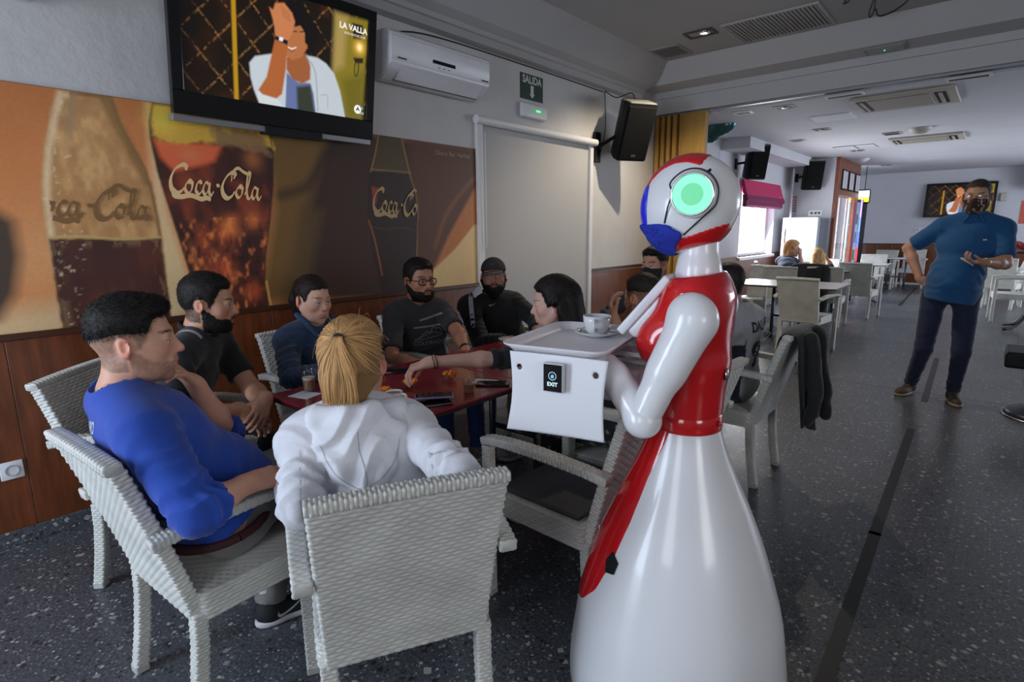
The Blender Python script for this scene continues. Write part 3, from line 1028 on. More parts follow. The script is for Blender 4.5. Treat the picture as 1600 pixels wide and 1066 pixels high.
class Canvas:
    """a colour-per-vertex picture on a flat grid; coordinates are metres on the surface"""
    def __init__(s, y0, y1, z0, z1, h):
        s.y = np.linspace(y0, y1, int((y1 - y0) / h)); s.z = np.linspace(z0, z1, int((z1 - z0) / h))
        s.Y, s.Z = np.meshgrid(s.y, s.z, indexing='ij')
        s.C = np.zeros((*s.Y.shape, 3))
        s.P = np.stack([s.Y.ravel(), s.Z.ravel(), 0 * s.Y.ravel()], 1)

    def noise(s, sc, seed=0, oct=2):
        sc = np.array([sc, sc, 1.0]) if np.isscalar(sc) else np.array([*sc, 1.0])
        o = vnoise(s.P * sc, seed)
        for k in range(1, oct): o = o + vnoise(s.P * sc * 2 ** k, seed + k) / 2 ** k
        return o.reshape(s.Y.shape)

    def fill(s, mask, c):
        c = np.asarray(c, float)
        s.C = s.C * (1 - mask[..., None]) + (c if c.ndim == 3 else c[None, None]) * mask[..., None]

    def poly(s, P, c, blur=.01, wob=0.0, a=1.0, wsc=30, seed=3):
        d = sdpoly(P, s.Y, s.Z)
        if wob: d = d + wob * s.noise(wsc, seed)
        s.fill(np.clip(.5 - d / blur, 0, 1) * a, c)

    def line(s, P, w, c, a=1.0, blur=.006):
        P = catmull([(p[0], p[1], 0) for p in P], 6)
        d = np.full(s.Y.shape, 1e9)
        for p, q in zip(P[:-1], P[1:]):
            ex, ey = q[0] - p[0], q[1] - p[1]
            wx, wy = s.Y - p[0], s.Z - p[1]
            t = np.clip((wx * ex + wy * ey) / (ex * ex + ey * ey + 1e-12), 0, 1)
            d = np.minimum(d, (wx - ex * t) ** 2 + (wy - ey * t) ** 2)
        s.fill(np.clip(.5 - (np.sqrt(d) - w / 2) / blur, 0, 1) * a, c)

    def blob(s, c0, r, c, a=1.0, p=1.0):
        d = ((s.Y - c0[0]) / r[0]) ** 2 + ((s.Z - c0[1]) / r[1]) ** 2
        s.fill(np.exp(-d ** p) * a, c)

    def mesh(s, fn):
        ny, nz = s.Y.shape
        V = fn(s.Y.ravel(), s.Z.ravel())
        i = np.arange(ny * nz).reshape(ny, nz)
        F = np.stack([i[:-1, :-1].ravel(), i[1:, :-1].ravel(), i[1:, 1:].ravel(), i[:-1, 1:].ravel()], 1)
        return (V, F), s.C.reshape(-1, 3)


def W(*pp):
    o = []
    for p in pp:
        q = onx(p[0], p[1], XW + .01)
        o.append((q[1], q[2]))
    return o


mur = empty('wall_mural', (XW, 1.4, 0.99), label='long printed wall mural of cola bottles and a glass, orange and brown', cat='mural')
cv_ = Canvas(-0.55, 3.40, 0.985, 2.062, 0.0068)
K = 2.35
def pc_(r, g, b):
    c = np.array(lin((r, g, b))) * K
    return c * .93 + c.mean() * .07
n1 = cv_.noise(2.2, 1)
base = pc_(150, 88, 42)
cv_.C[:] = base
cv_.fill(np.clip((cv_.Z - 1.75) * 3, 0, 1) * .7, pc_(122, 70, 30))
cv_.fill(np.clip(.5 + n1, 0, 1) * .4, pc_(166, 102, 52))
cv_.blob(W((140, 400))[0], (.5, .22), pc_(168, 122, 76), .6)
cv_.poly(W((-80, 500), (120, 470), (300, 440), (300, 540), (-80, 560)), pc_(158, 130, 92), .12)
cv_.poly(W((-90, 330), (-30, 315), (22, 345), (32, 400), (25, 460), (0, 500), (-90, 520)), pc_(52, 40, 30), .06)
# pale light between bottle and glass
cv_.poly(W((228, 160), (262, 165), (248, 230), (262, 330), (292, 430), (300, 480), (262, 495), (250, 400), (238, 300)), pc_(176, 146, 104), .05, a=.85)
# olive/brown fields to the right
cv_.poly(W((405, 190), (560, 205), (520, 330), (475, 470), (400, 480), (425, 330)), pc_(88, 62, 26), .12)
cv_.poly(W((515, 195), (760, 235), (760, 460), (470, 475), (480, 330)), pc_(46, 28, 20), .10)
cv_.poly(W((470, 320), (505, 330), (475, 480), (440, 480)), pc_(70, 52, 26), .08, a=.8)
cv_.line(W((540, 205), (505, 250), (480, 290), (440, 305)), .05, pc_(34, 24, 18), .8, .06)
cv_.poly(W((640, 215), (760, 235), (760, 330), (700, 400), (640, 450)), pc_(64, 36, 18), .10)
# bottle one
body = W((88, 140), (78, 175), (68, 230), (63, 285), (66, 325), (72, 372), (84, 430), (100, 520), (268, 500), (262, 450), (253, 372), (248, 340), (240, 300), (228, 262), (205, 222), (188, 190), (176, 150))
cv_.poly(body, pc_(142, 102, 58), .016, .004)
nz = cv_.noise((26, 14), 5, 3)
d_body = sdpoly(body, cv_.Y, cv_.Z)
ins = np.clip(-d_body / .012, 0, 1)
cv_.fill(ins * np.clip(nz * .9, 0, 1) * .55, pc_(172, 134, 84))
cv_.fill(ins * np.clip(-nz * .9, 0, 1) * .45, pc_(112, 78, 44))
cv_.fill(np.clip(1 - np.abs(d_body + .02) / .022, 0, 1) * (cv_.Y < .75) * .55, pc_(188, 166, 132))
cv_.fill(np.clip(1 - np.abs(d_body + .008) / .012, 0, 1) * (cv_.Y > .75) * .75, pc_(66, 48, 24))
cv_.poly(W((105, 142), (122, 144), (118, 180), (112, 215), (100, 205)), pc_(120, 96, 66), .03, .01, .7)
cv_.poly(W((150, 146), (172, 149), (192, 195), (214, 235), (236, 290), (226, 290), (200, 240), (176, 200)), pc_(100, 72, 36), .025, .004, .8)
liq = W((77, 374), (250, 372), (256, 420), (262, 450), (268, 505), (100, 525), (84, 430))
cv_.poly(liq, pc_(58, 30, 22), .01, .004)
dl_ = sdpoly(liq, cv_.Y, cv_.Z); li = np.clip(-dl_ / .01, 0, 1)
nn = cv_.noise((9, 3), 9, 3)
cv_.fill(li * np.clip(nn, 0, 1) * .7, pc_(104, 44, 22))
cv_.fill(li * np.clip(-nn, 0, 1) * .5, pc_(34, 20, 18))
cv_.fill(li * np.clip(1 - np.abs(dl_ + .02) / .03, 0, 1) * .5 * (nz > .1), pc_(110, 84, 56))
cv_.line(W((80, 371), (130, 370), (190, 374), (250, 371)), .012, pc_(146, 122, 70), .9)
dr = cv_.noise(60, 21, 2)
cv_.fill(ins * (cv_.Y < .72) * np.clip((dr - .62) * 3, 0, 1) * .45, pc_(180, 160, 128))
# the glass
gl_ = W((237, 160), (232, 190), (234, 215), (246, 270), (262, 320), (283, 385), (300, 440), (306, 492), (420, 480), (414, 440), (415, 400), (422, 345), (427, 290), (427, 240), (422, 200), (414, 180))
cv_.poly(gl_, pc_(52, 24, 18), .012)
dg = sdpoly(gl_, cv_.Y, cv_.Z); gi = np.clip(-dg / .01, 0, 1)
n3 = cv_.noise((8, 5), 31, 3)
cv_.fill(gi * np.clip(n3 - .1, 0, 1) * .8, pc_(128, 52, 22))
cv_.fill(gi * np.clip(-n3, 0, 1) * .5, pc_(28, 16, 16))
cv_.poly(W((240, 218), (300, 224), (345, 228), (335, 252), (300, 262), (272, 268), (250, 245)), pc_(176, 72, 34), .03)
cv_.blob(W((296, 242))[0], (.05, .03), pc_(196, 96, 56), .6)
cv_.poly(W((234, 160), (300, 166), (420, 195), (427, 232), (380, 226), (330, 224), (270, 222), (236, 212)), pc_(160, 124, 34), .02, .012)
cv_.blob(W((252, 185))[0], (.07, .07), pc_(184, 150, 44), .8)
cv_.poly(W((330, 200), (400, 205), (424, 240), (380, 232), (345, 225)), pc_(104, 78, 48), .03, .02, .9, 20)
for px, py, r, c, a in ((360, 355, .05, (190, 94, 34), .9), (395, 345, .045, (172, 84, 36), .8), (350, 420, .06, (150, 58, 24), .8), (395, 250, .05, (150, 84, 40), .6),
                        (395, 455, .05, (150, 60, 24), .8), (300, 385, .03, (96, 44, 28), .7), (345, 470, .05, (120, 50, 22), .7)):
    cv_.blob(W((px, py))[0], (r, r * 1.1), pc_(*c), a)
n4 = cv_.noise((40, 22), 77, 2)
cv_.fill(gi * (cv_.Z < 1.5) * np.clip(n4 - .25, 0, 1) * .8, pc_(196, 104, 40))
cv_.fill(gi * (cv_.Z < 1.48) * np.clip(-n4 - .25, 0, 1) * .8, pc_(26, 14, 14))
cv_.fill(np.clip(1 - np.abs(dg + .005) / .010, 0, 1) * .6, pc_(30, 20, 14))
cv_.line(W((416, 440), (420, 462), (424, 480)), .012, pc_(190, 140, 60), .6)
# bottle three
b3 = W((590, 205), (584, 240), (577, 268), (574, 300), (573, 335), (578, 365), (582, 400), (592, 440), (600, 470), (652, 468), (652, 420), (651, 380), (655, 350), (650, 310), (643, 285), (636, 255), (628, 215))
cv_.poly(b3, pc_(34, 22, 16), .01)
d3 = sdpoly(b3, cv_.Y, cv_.Z); i3 = np.clip(-d3 / .01, 0, 1)
cv_.poly(W((591, 208), (586, 240), (580, 266), (641, 270), (636, 250), (627, 212)), pc_(58, 44, 24), .02, .004)
cv_.line(W((580, 265), (610, 267), (641, 270)), .012, pc_(98, 76, 32), .9)
for s_, pts in ((.010, [(592, 205), (586, 240), (579, 268)]), (.010, [(627, 215), (635, 250), (642, 280)]), (.007, [(642, 280), (650, 305), (653, 330), (652, 360), (651, 400)]),
                (.012, [(576, 345), (584, 370), (592, 405), (597, 430)])):
    cv_.line(W(*pts), s_, pc_(126, 92, 40) if s_ < .012 else pc_(132, 66, 26), .8)
cv_.poly(W((581, 292), (590, 294), (588, 318), (582, 316)), pc_(116, 36, 22), .012, .004)
cv_.line(W((575, 352), (600, 358), (630, 356), (652, 362)), .008, pc_(64, 46, 30), .6)
cv_.line(W((680, 205 + 180), (700, 330), (735, 285), (745, 275)), .03, pc_(106, 58, 24), .7, .04)
cv_.poly(W((760, 262), (760, 340), (735, 365), (690, 420), (672, 432), (700, 370), (730, 315)), pc_(132, 76, 28), .035)
cv_.poly(W((760, 345), (740, 352), (710, 390), (668, 430), (660, 452), (760, 445)), pc_(160, 132, 86), .02)
cv_.C *= (1 + .05 * cv_.noise(120, 55, 1))[..., None]
cv_.C = np.clip(cv_.C, .002, .9)
pcm, cc = cv_.mesh(lambda y, z: np.stack([np.full_like(y, XW + .012), y, z], 1))
mural_m = mat('mural_print', (1, 1, 1), .5, attr='Col')
mk('print', pcm, mural_m, parent=mur, col=cc)
mk('board', box(XW, XW + .0115, -0.552, 3.402, 0.984, 2.064), wood_dark, parent=mur)


# ---- script lettering drawn as pen strokes (unit height ~1 for capitals)
def script_word(lower=True, last=99):
    S = []
    def st(pts, w=.13, nib=.9, thin=.24): 
        rv, rf_ = ribbon(pts, w * 1.35, nib, 8, thin)
        rv[:, 2] = len(S) * .0005 + np.tile(np.linspace(0, .0005, len(rv) // 2), 2)
        S.append((rv, rf_))
    # C with its long tail running under the word
    st([(.72, .86), (.74, 1.0), (.60, 1.04), (.30, .86), (.08, .50), (.06, .16), (.22, .0), (.42, .06), (.58, .22)], .17)
    st([(.06, .22), (.10, -.10), (.40, -.14), (.80, -.06), (1.20, -.16), (1.45, -.10), (1.62, -.16)], .14, -.1 + PI / 2, .3)
    # o c a
    def o(x, y=0): st([(x + .30, .50 + y), (x + .14, .40 + y), (x + .04, .18 + y), (x + .12, .02 + y), (x + .27, .12 + y), (x + .35, .36 + y), (x + .28, .50 + y), (x + .20, .44 + y), (x + .42, .42 + y)], .12)
    def c(x, y=0): st([(x + .30, .40 + y), (x + .26, .50 + y), (x + .12, .38 + y), (x + .05, .14 + y), (x + .16, .02 + y), (x + .34, .18 + y)], .12)
    def a(x, y=0):
        st([(x + .32, .46 + y), (x + .18, .46 + y), (x + .05, .18 + y), (x + .12, .02 + y), (x + .28, .22 + y), (x + .36, .48 + y)], .11)
        st([(x + .38, .50 + y), (x + .30, .14 + y), (x + .38, .02 + y), (x + .50, .18 + y)], .12)
    def l(x, y=0): st([(x + .02, .14 + y), (x + .22, .50 + y), (x + .38, .96 + y), (x + .30, 1.04 + y), (x + .18, .60 + y), (x + .14, .12 + y), (x + .24, .02 + y), (x + .38, .20 + y)], .12)
    o(.56); c(.98); a(1.28)
    st([(1.92, .40), (2.06, .42)], .10, 1.57)
    # second C, high loop flowing to the l
    x = 2.10
    st([(x + .62, .74), (x + .70, .90), (x + .58, .98), (x + .30, .78), (x + .08, .42), (x + .08, .10), (x + .24, -.04), (x + .46, .06), (x + .62, .26)], .17)
    st([(x + .50, .62), (x + .60, .98), (x + .86, 1.18), (x + 1.10, 1.06), (x + 1.32, 1.0), (x + 1.46, 1.08)], .10, 1.4, .35)
    o(x + .62)
    l(x + 1.02); a(x + 1.34)
    return join(S)


let = script_word()
xmax = let[0][:, 0].max()
keep = None
def lettering(a, b, h, m_, clip=None, dz=0.0):
    """a: photo px of the left baseline, b: right baseline; h: capital height in px near the middle"""
    A, B = W(a, b)
    sc = (B[0] - A[0]) / xmax
    p, f = let
    v = p.copy()
    y = A[0] + v[:, 0] * sc
    z = A[1] + (B[1] - A[1]) * v[:, 0] / xmax + v[:, 1] * sc * h + dz
    if clip:
        f = [q for q in f if all(clip[0] < y[i] < clip[1] for i in q)]
    return mk('lettering', (np.stack([XW + .0135 + v[:, 2], y, z], 1), f), m_, parent=mur)


lettering((266, 300), (408, 313), 1.15, mat('cream_lettering', tuple(pc_(172, 142, 96)), .5))
cl0 = W((78, 330))[0][0]
lettering((32, 335), (236, 344), 1.05, mat('olive_lettering', tuple(pc_(92, 66, 36)), .5), clip=(cl0, 9))
cr0 = W((652, 330))[0][0]
lettering((583, 330), (668, 338), 1.22, mat('gold_lettering', tuple(pc_(126, 104, 66)), .5), clip=(0, cr0))
tx = text_mesh('Disco Bar Herbel', .052, align='RIGHT')
q0 = W((734, 245))[0]
mk('lettering', place2d(tx, (XW + .0145, q0[0], q0[1]), (0, 1, 0), (0, 0, 1)), mat('pale_lettering', tuple(pc_(110, 98, 84)), .5), parent=mur)

# ================================================================== TELEVISION
def tv_picture(w, h, step=.0042):
    c = Canvas(0, w, 0, h, step)
    L_ = lambda r, g, b: np.array(lin((r, g, b)))
    u = lambda x, y: (x * w, (1 - y) * h)
    c.C[:] = L_(26, 18, 12)
    n = c.noise(9, 3, 2)
    c.fill(np.clip(n, 0, 1) * .5, L_(64, 34, 16))
    # diamond trellis of bright thread
    s1 = np.abs(((c.Y * 6 / w * 1.0 + c.Z * 3.0 / h) % 1) - .5); s2 = np.abs(((c.Y * 6 / w - c.Z * 3.0 / h) % 1) - .5)
    th = np.clip(1 - s1 / .06, 0, 1) + np.clip(1 - s2 / .06, 0, 1)
    nn_ = np.clip(.4 + c.noise(90, 8, 2), 0, 1)
    c.fill(np.clip(th * nn_, 0, 1) * .8, L_(150, 108, 62))
    def z(*pp):      # points measured on the photograph's screen, turned into screen metres
        o = []
        for zx, zy in pp:
            q = onx(240 + zx / 4.442, zy / 4.442, XW + .165)
            o.append(((q[1] - 1.19) * w / 1.065, (q[2] - 2.135) * h / .585))
        return o
    c.poly(z((500, -40), (530, -40), (600, 665), (570, 662)), L_(170, 128, 24), .008)
    c.poly(z((1215, 60), (1445, 120), (1450, 800), (1345, 785), (1230, 470)), L_(128, 112, 30), .02)
    c.poly(z((1215, 60), (1300, 90), (1300, 420), (1230, 470)), L_(170, 142, 84), .05, a=.8)
    c.poly(z((1300, 520), (1450, 470), (1450, 800), (1350, 790)), L_(104, 94, 14), .06)
    c.poly(z((1335, 130), (1410, 150), (1405, 250), (1350, 240)), L_(40, 26, 14), .01)
    c.blob(z((1398, 300))[0], (.035, .035), L_(255, 190, 70), .95)
    c.blob(z((1398, 300))[0], (.015, .017), L_(255, 250, 190), 1.0)
    c.poly(z((1360, 370), (1430, 375), (1430, 410), (1380, 408)), L_(40, 22, 10), .01)
    c.line(z((1378, 400), (1376, 460), (1390, 500), (1402, 470), (1400, 410)), .006, L_(30, 18, 8))
    # figure in an open pale shirt, one arm raised beside the face
    c.poly(z((655, 400), (690, 355), (800, 340), (900, 350), (1040, 350), (1120, 370), (1180, 410), (1240, 480), (1290, 600), (1345, 800), (1140, 760), (850, 710), (740, 680), (700, 590), (670, 500)), L_(186, 192, 196), .010)
    c.poly(z((915, 470), (1000, 540), (1080, 545), (1110, 620), (1135, 755), (925, 720)), L_(96, 108, 150), .010)
    c.poly(z((990, 570), (1085, 560), (1130, 755), (1010, 740)), L_(50, 54, 42), .02)
    c.poly(z((905, 360), (1040, 340), (1075, 430), (1080, 520), (1030, 550), (960, 520), (912, 450)), L_(150, 88, 50), .012)
    c.poly(z((900, 110), (1000, 130), (1038, 220), (1042, 300), (1012, 362), (950, 384), (900, 350)), L_(172, 106, 64), .010)
    c.poly(z((870, -30), (990, -30), (1002, 60), (1060, 90), (1112, 180), (1100, 290), (1062, 352), (1042, 335), (1052, 290), (1022, 268), (1020, 200), (985, 150), (930, 160), (935, 90), (895, 40)), L_(18, 15, 15), .008, .005)
    c.line(z((915, 296), (940, 306), (965, 298)), .007, L_(238, 224, 214), .9)
    c.line(z((912, 308), (940, 324), (962, 308)), .005, L_(120, 50, 40), .8)
    c.line(z((985, 190), (1010, 186)), .006, L_(30, 18, 14), .9); c.line(z((940, 186), (962, 186)), .006, L_(30, 18, 14), .9)
    c.poly(z((720, 600), (860, 655), (922, 718), (745, 682)), L_(200, 205, 205), .010)
    c.poly(z((820, 225), (905, 262), (908, 450), (895, 620), (858, 652), (760, 622), (730, 590), (780, 500), (802, 350)), L_(166, 92, 48), .010)
    c.poly(z((764, 18), (792, 36), (802, -10), (862, -10), (922, 60), (946, 120), (935, 190), (905, 262), (820, 228), (808, 150), (790, 90)), L_(190, 118, 74), .010)
    for k in range(3):
        c.line(z((845 + 22 * k, 10 + 18 * k), (872 + 20 * k, 90 + 14 * k)), .004, L_(134, 74, 42), .7)
    c.poly(z((815, 212), (908, 250), (905, 278), (820, 240)), L_(22, 20, 24), .005)
    c.poly(z((848, 220), (876, 232), (872, 256), (846, 246)), L_(225, 228, 240), .005)
    c.line(z((1040, 360), (1110, 470), (1150, 740)), .006, L_(140, 146, 154))
    c.line(z((1165, 630), (1205, 632), (1215, 720)), .004, L_(150, 156, 162))
    # dark left edge
    c.fill(np.clip(1 - c.Y / (.16 * w), 0, 1) * .8, L_(10, 10, 12))
    return c


def television(name, o, ux, uz, un, w, h, label, strength, brand=True, frame=(.055, .11)):
    """o: lower-left corner of the set, ux right, uz up, un out of the screen"""
    o, ux, uz, un = [np.asarray(a, float) for a in (o, ux, uz, un)]
    t = empty(name, tuple(o + ux * w / 2), label=label, cat='television')
    fr_, fb = frame
    P = lambda pc: place2d(pc, o, ux, uz, un)
    mk('back_shell', P(box(.06, w - .06, .08, h - .05, -.10, -.02, .02)), black_pl, parent=t)
    mk('bezel', [P(box(0, w, h - fr_, h, -.03, .012, .004)), P(box(0, w, 0, fb, -.03, .012, .004)), P(box(0, fr_, fb, h - fr_, -.03, .012, .004)),
                 P(box(w - fr_, w, fb, h - fr_, -.03, .012, .004))], black_gl, parent=t)
    mk('back_panel', P(box(fr_, w - fr_, fb, h - fr_, -.03, -.004)), black_gl, parent=t)
    sw, sh = w - 2 * fr_, h - fr_ - fb
    c = tv_picture(sw, sh, .0042 if brand else .012)
    pcm, cc = c.mesh(lambda y, z: o + np.outer(fr_ + y, ux) + np.outer(fb + z, uz) - un * .002)
    mk('screen', pcm, mat('tv_picture', (0, 0, 0), .25, attr='Col', emit=(1, 1, 1), estr=.78), parent=t, col=cc)
    em_ = mat('screen_white', (0, 0, 0), .3, emit=(.9, .9, .88), estr=strength)
    if brand:
        def lab(s, x, y, sz, m_=em_, **k):
            mk('lettering', place2d(text_mesh(s, sz, **k), o + ux * (fr_ + x * sw) + uz * (fb + (1 - y) * sh) + un * .001, ux, uz), m_, parent=t)
        lab('LA VALLA', .905, .125, .044, bold=.0012)
        lab('ESTA NOCHE 22.45', .915, .185, .017)
        lab('HD', .975, .935, .018)
        dot = lathe([(.0, 0), (.026, 0)], 20)
        cpos = o + ux * (fr_ + .945 * sw) + uz * (fb + .10 * sh) + un * .001
        mk('channel_mark', place2d(dot, cpos, ux, uz), em_, parent=t)
        tri = (np.array([(-.016, -.012, 0), (0, .018, 0), (.016, -.012, 0), (0, -.002, 0)]), [(0, 3, 2, 1)])
        mk('channel_mark', place2d(tri, cpos + un * .001, ux, uz), mat('screen_dark', (0, 0, 0), .3, emit=(.05, .045, .02), estr=1), parent=t)
        sq = (np.array([(-.006, -.006, 0), (.006, -.006, 0), (.006, .006, 0), (-.006, .006, 0)]), [(0, 1, 2, 3)])
        mk('channel_mark', place2d(sq, cpos + ux * .033 + uz * .01, ux, uz), mat('screen_blue', (0, 0, 0), .3, emit=(.1, .45, .8), estr=1), parent=t)
        lab('Panasonic', .52, 1.09, .026, m_=mat('bezel_print', (.06, .06, .06), .3))
        mk('speaker_strip', P(box(.0, w, -.035, -.002, -.06, -.01, .004)), mat('silver_strip', (.30, .30, .31), .35, metal=.5), parent=t)
        mk('control_block', P(box(.40 * w, .70 * w, -.05, .004, -.075, -.002, .004)), black_pl, parent=t)
    mk('wall_mount', P(box(w * .4, w * .6, h * .3, h * .7, -.17, -.09, .004)), black_pl, parent=t)
    return t


# the set is tilted forward: its lower edge is near the wall, the upper edge leans out
til = math.radians(9)
un = np.array([math.cos(til), 0, -math.sin(til)]); uzv = np.array([math.sin(til), 0, math.cos(til)]); uxv = np.array([0, 1.0, 0])
po = np.array([XW + .13, 1.135, 2.005])
television('television', po, uxv, uzv, un, 1.175, .74, 'big tilted television above the mural showing a man in a white shirt', 1.0)
mk('cable', tube(catmull([(XW + .06, 2.28, 2.55), (XW + .03, 2.36, 2.66), (XW + .012, 2.50, 2.70), (XW + .012, 2.9, 2.80), (XW + .012, 4.0, 2.815), (XW + .012, 5.3, 2.81)], 6), .005, 6), black_pl,
   parent=bpy.data.objects['television'], smooth=True)

# ================================================================== SPEAKERS
def speaker(c, n_dir, up_hint, w, h, d, label, bracket, bw=.05):
    t = empty('wall_speaker', tuple(c), label=label, cat='speaker')
    n = np.asarray(n_dir, float); n /= np.linalg.norm(n)
    u = np.cross(np.asarray(up_hint, float), n); u /= np.linalg.norm(u)
    v = np.cross(n, u)
    poly = [(-w / 2, d * .0), (w / 2, d * .0), (w / 2, -d * .35), (w * .28, -d), (-w * .28, -d), (-w / 2, -d * .35)]
    pc = prism([(a, b) for a, b in poly], -h / 2, h / 2, 'y')   # (x=a, y=height, z=b)
    bm = bmesh.new(); vs = [bm.verts.new(p) for p in pc[0]]
    for q in pc[1]: bm.faces.new([vs[i] for i in q])
    bmesh.ops.bevel(bm, geom=bm.edges[:], offset=.012, segments=2, affect='EDGES')
    P = lambda q: place2d(q, c, u, v, n)
    mk('cabinet', P(frombm(bm)), black_pl, parent=t)
    mk('grille', P(box(-w / 2 + .015, w / 2 - .015, -h / 2 + .02, h / 2 - .03, -.004, .010, .006)), mat('speaker_grille', (.006, .006, .006), .85, bump=.001, bscale=400, spec=.15), parent=t)
    mk('badge', P(box(-.025, .025, -h / 2 + .05, -h / 2 + .07, .009, .0115)), dark_gr, parent=t)
    mk('top_plate', P(box(-w / 2 + .02, w / 2 - .02, h / 2 - .004, h / 2 + .012, -d * .6, .0, .004)), mat('scuffed_silver', (.28, .27, .25), .45, metal=.4), parent=t)
    b0, b1 = bracket
    mk('wall_plate', box(*b0), black_pl, parent=t)
    mk('arm', tube([b1, tuple(np.asarray(c) - n * d * .7)], .018, 8), black_pl, parent=t)
    return t


spc = np.array([-2.93, 5.36, 2.365])
speaker(spc, (.80, -.46, -.38), (0, 0, 1), .34, .56, .30, 'big black wall speaker tilted down beside the beam in the front room',
        ((XW, XW + .035, 5.14, 5.24, 2.10, 2.40, .004), (XW + .03, 5.19, 2.25)))
mk('cable', tube(catmull([(XW + .02, 5.32, 2.82), (XW + .10, 5.42, 2.76), (XW + .22, 5.5, 2.80), (XW + .30, 5.45, 2.72), (-2.98, 5.42, 2.64)], 6), .005, 6), black_pl, parent=bpy.data.objects['wall_speaker'], smooth=True)
mk('cable', tube(catmull([(XW + .012, 5.33, 2.82), (XW + .012, 5.36, 2.5), (XW + .02, 5.30, 2.3), (XW + .03, 5.24, 2.2)], 6), .004, 6), black_pl, parent=bpy.data.objects['wall_speaker'], smooth=True)
# far-room speakers
y2 = 9.05
speaker(np.array([-2.96, 9.25, 2.40]), (.75, -.62, -.20), (0, 0, 1), .30, .52, .28, 'black speaker on the far room wall left of the pink blind', ((XW, XW + .02, 9.2, 9.28, 2.32, 2.48, .003), (XW + .02, 9.24, 2.40)))
speaker(np.array([-2.82, 11.98, 2.37]), (.60, -.78, -.18), (0, 0, 1), .34, .54, .28, 'black speaker on the white wall of the vestibule', ((-3.22, -3.16, 12.23, 12.25, 2.28, 2.44, .003), (-3.17, 12.22, 2.36)))
spr = ony(1612, 282, 16.5)
speaker(np.array([spr[0] + .1, 16.6, 2.42]), (-.3, -.9, -.2), (0, 0, 1), .36, .55, .3, 'black speaker cut off by the right edge of the photo', ((spr[0] + .0, spr[0] + .2, 16.97, 17.0, 2.3, 2.5, .003), (spr[0] + .1, 16.98, 2.4)))
spk_small = onx(1165, 262, -3.2)

# ================================================================== VESTIBULE, FRIDGE, DISPLAYS OF THE FAR ROOM
XV, YV0, YV1 = -2.49, 12.25, 14.3
vs_ = tag(mk('wall_vestibule', [box(XW, XV - .03, YV0, YV0 + .1, 0, ZB)], wall_far_m), kind='structure')
wd = mat('reddish_wood_frame', (.20, .062, .030), .4, noise=.2, nscale=6, stretch=(8, 8, 1))
d3o = empty('door_3', (XV, 13.4, 0), kind='structure')
mk('jamb', box(XV - .04, XV + .02, YV0, YV0 + .17, 0, ZB, .004), wd, parent=d3o)
mk('jamb', box(XV - .04, XV + .02, YV1 - .3, YV1, 0, ZB, .004), wd, parent=d3o)
mk('transom', box(XV - .04, XV + .02, YV0 + .17, YV1 - .3, 2.02, ZB, .004), wd, parent=d3o)
mk('door_glass', box(XV - .02, XV - .012, YV0 + .17, YV1 - .3, .05, 2.02), gl, parent=d3o)
cur = empty('curtain', (XV - .1, 13.5, 1), label='pale vertical curtains hanging in the bright entrance door', cat='curtain')
for k in range(7):
    y = YV0 + .45 + k * .22
    pts = [(XV - .10 + .02 * math.sin(j * 1.3 + k), y + .1 * j / 7 - .05) for j in range(8)]
    poly = [(a + .03 * math.sin(j * 2.2), b) for j, (a, b) in enumerate(pts)] + [(a + .03 * math.sin(j * 2.2) - .006, b) for j, (a, b) in list(enumerate(pts))[::-1]]
    mk('drape', prism(poly, .05, 2.0, 'z'), mat(['pale_blue_drape', 'cream_drape', 'rose_drape'][k % 3], [(.75, .85, .9), (.9, .85, .78), (.75, .6, .62)][k % 3], .9), parent=cur)
for k in range(3):
    y = YV0 + .28 + k * .62
    t = empty('framed_certificate', (XV + .02, y, 2.32), label='framed certificate on the wooden vestibule transom, ' + ['nearest to the viewer', 'middle of three', 'farthest of three'][k], cat='frame', group='certificates on the transom')
    mk('frame', [box(XV + .02, XV + .04, y, y + .44, 2.12, 2.50, .004)], black_pl, parent=t)
    mk('paper', [box(XV + .04, XV + .043, y + .03, y + .20, 2.15, 2.47), box(XV + .04, XV + .043, y + .23, y + .41, 2.15, 2.47)], mat('paper_white', (.55, .56, .58), .7), parent=t)
# white fridge with its socket
fz = empty('white_refrigerator', (-2.95, 11.85, 0), label='tall white refrigerator standing against the vestibule wall', cat='refrigerator')
mk('cabinet', box(-3.18, -2.56, 11.55, 12.2, .03, 1.60, .012), mat('fridge_white', (.36, .375, .42), .4), parent=fz)
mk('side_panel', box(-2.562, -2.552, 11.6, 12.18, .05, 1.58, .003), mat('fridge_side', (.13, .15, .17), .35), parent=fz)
mk('door', box(-3.18, -2.57, 11.50, 11.55, .06, 1.60, .012), mat('fridge_white', (1, 1, 1), .3), parent=fz)
mk('handle', box(-3.15, -3.12, 11.47, 11.50, .9, 1.4, .006), steel, parent=fz)
mk('hinge', box(-2.64, -2.58, 11.49, 11.53, 1.60, 1.612), dark_gr, parent=fz)
t = empty('socket_box', (-2.80, YV0, 1.72), label='white socket box just above the white refrigerator', cat='socket')
mk('plate', box(-2.93, -2.68, YV0 - .015, YV0, 1.63, 1.74, .003), white_pl, parent=t)
for xx in (-2.87, -2.80, -2.74): mk('well', box(xx - .02, xx + .02, YV0 - .018, YV0 - .014, 1.665, 1.705), dark_gr, parent=t)
t = empty('warning_sign', (-3.2, YV0, 1.9), label='narrow red and white vertical notice left of the vestibule speaker', cat='sign')
mk('plate', box(-3.24, -3.16, YV0 - .006, YV0, 1.72, 2.02, .001), mat('pale_red_print', (.42, .16, .13), .6), parent=t)
for k in range(5): mk('stripe', box(-3.225, -3.175, YV0 - .008, YV0 - .005, 1.75 + k * .052, 1.775 + k * .052), mat('paper_white', (1, 1, 1), .6), parent=t)
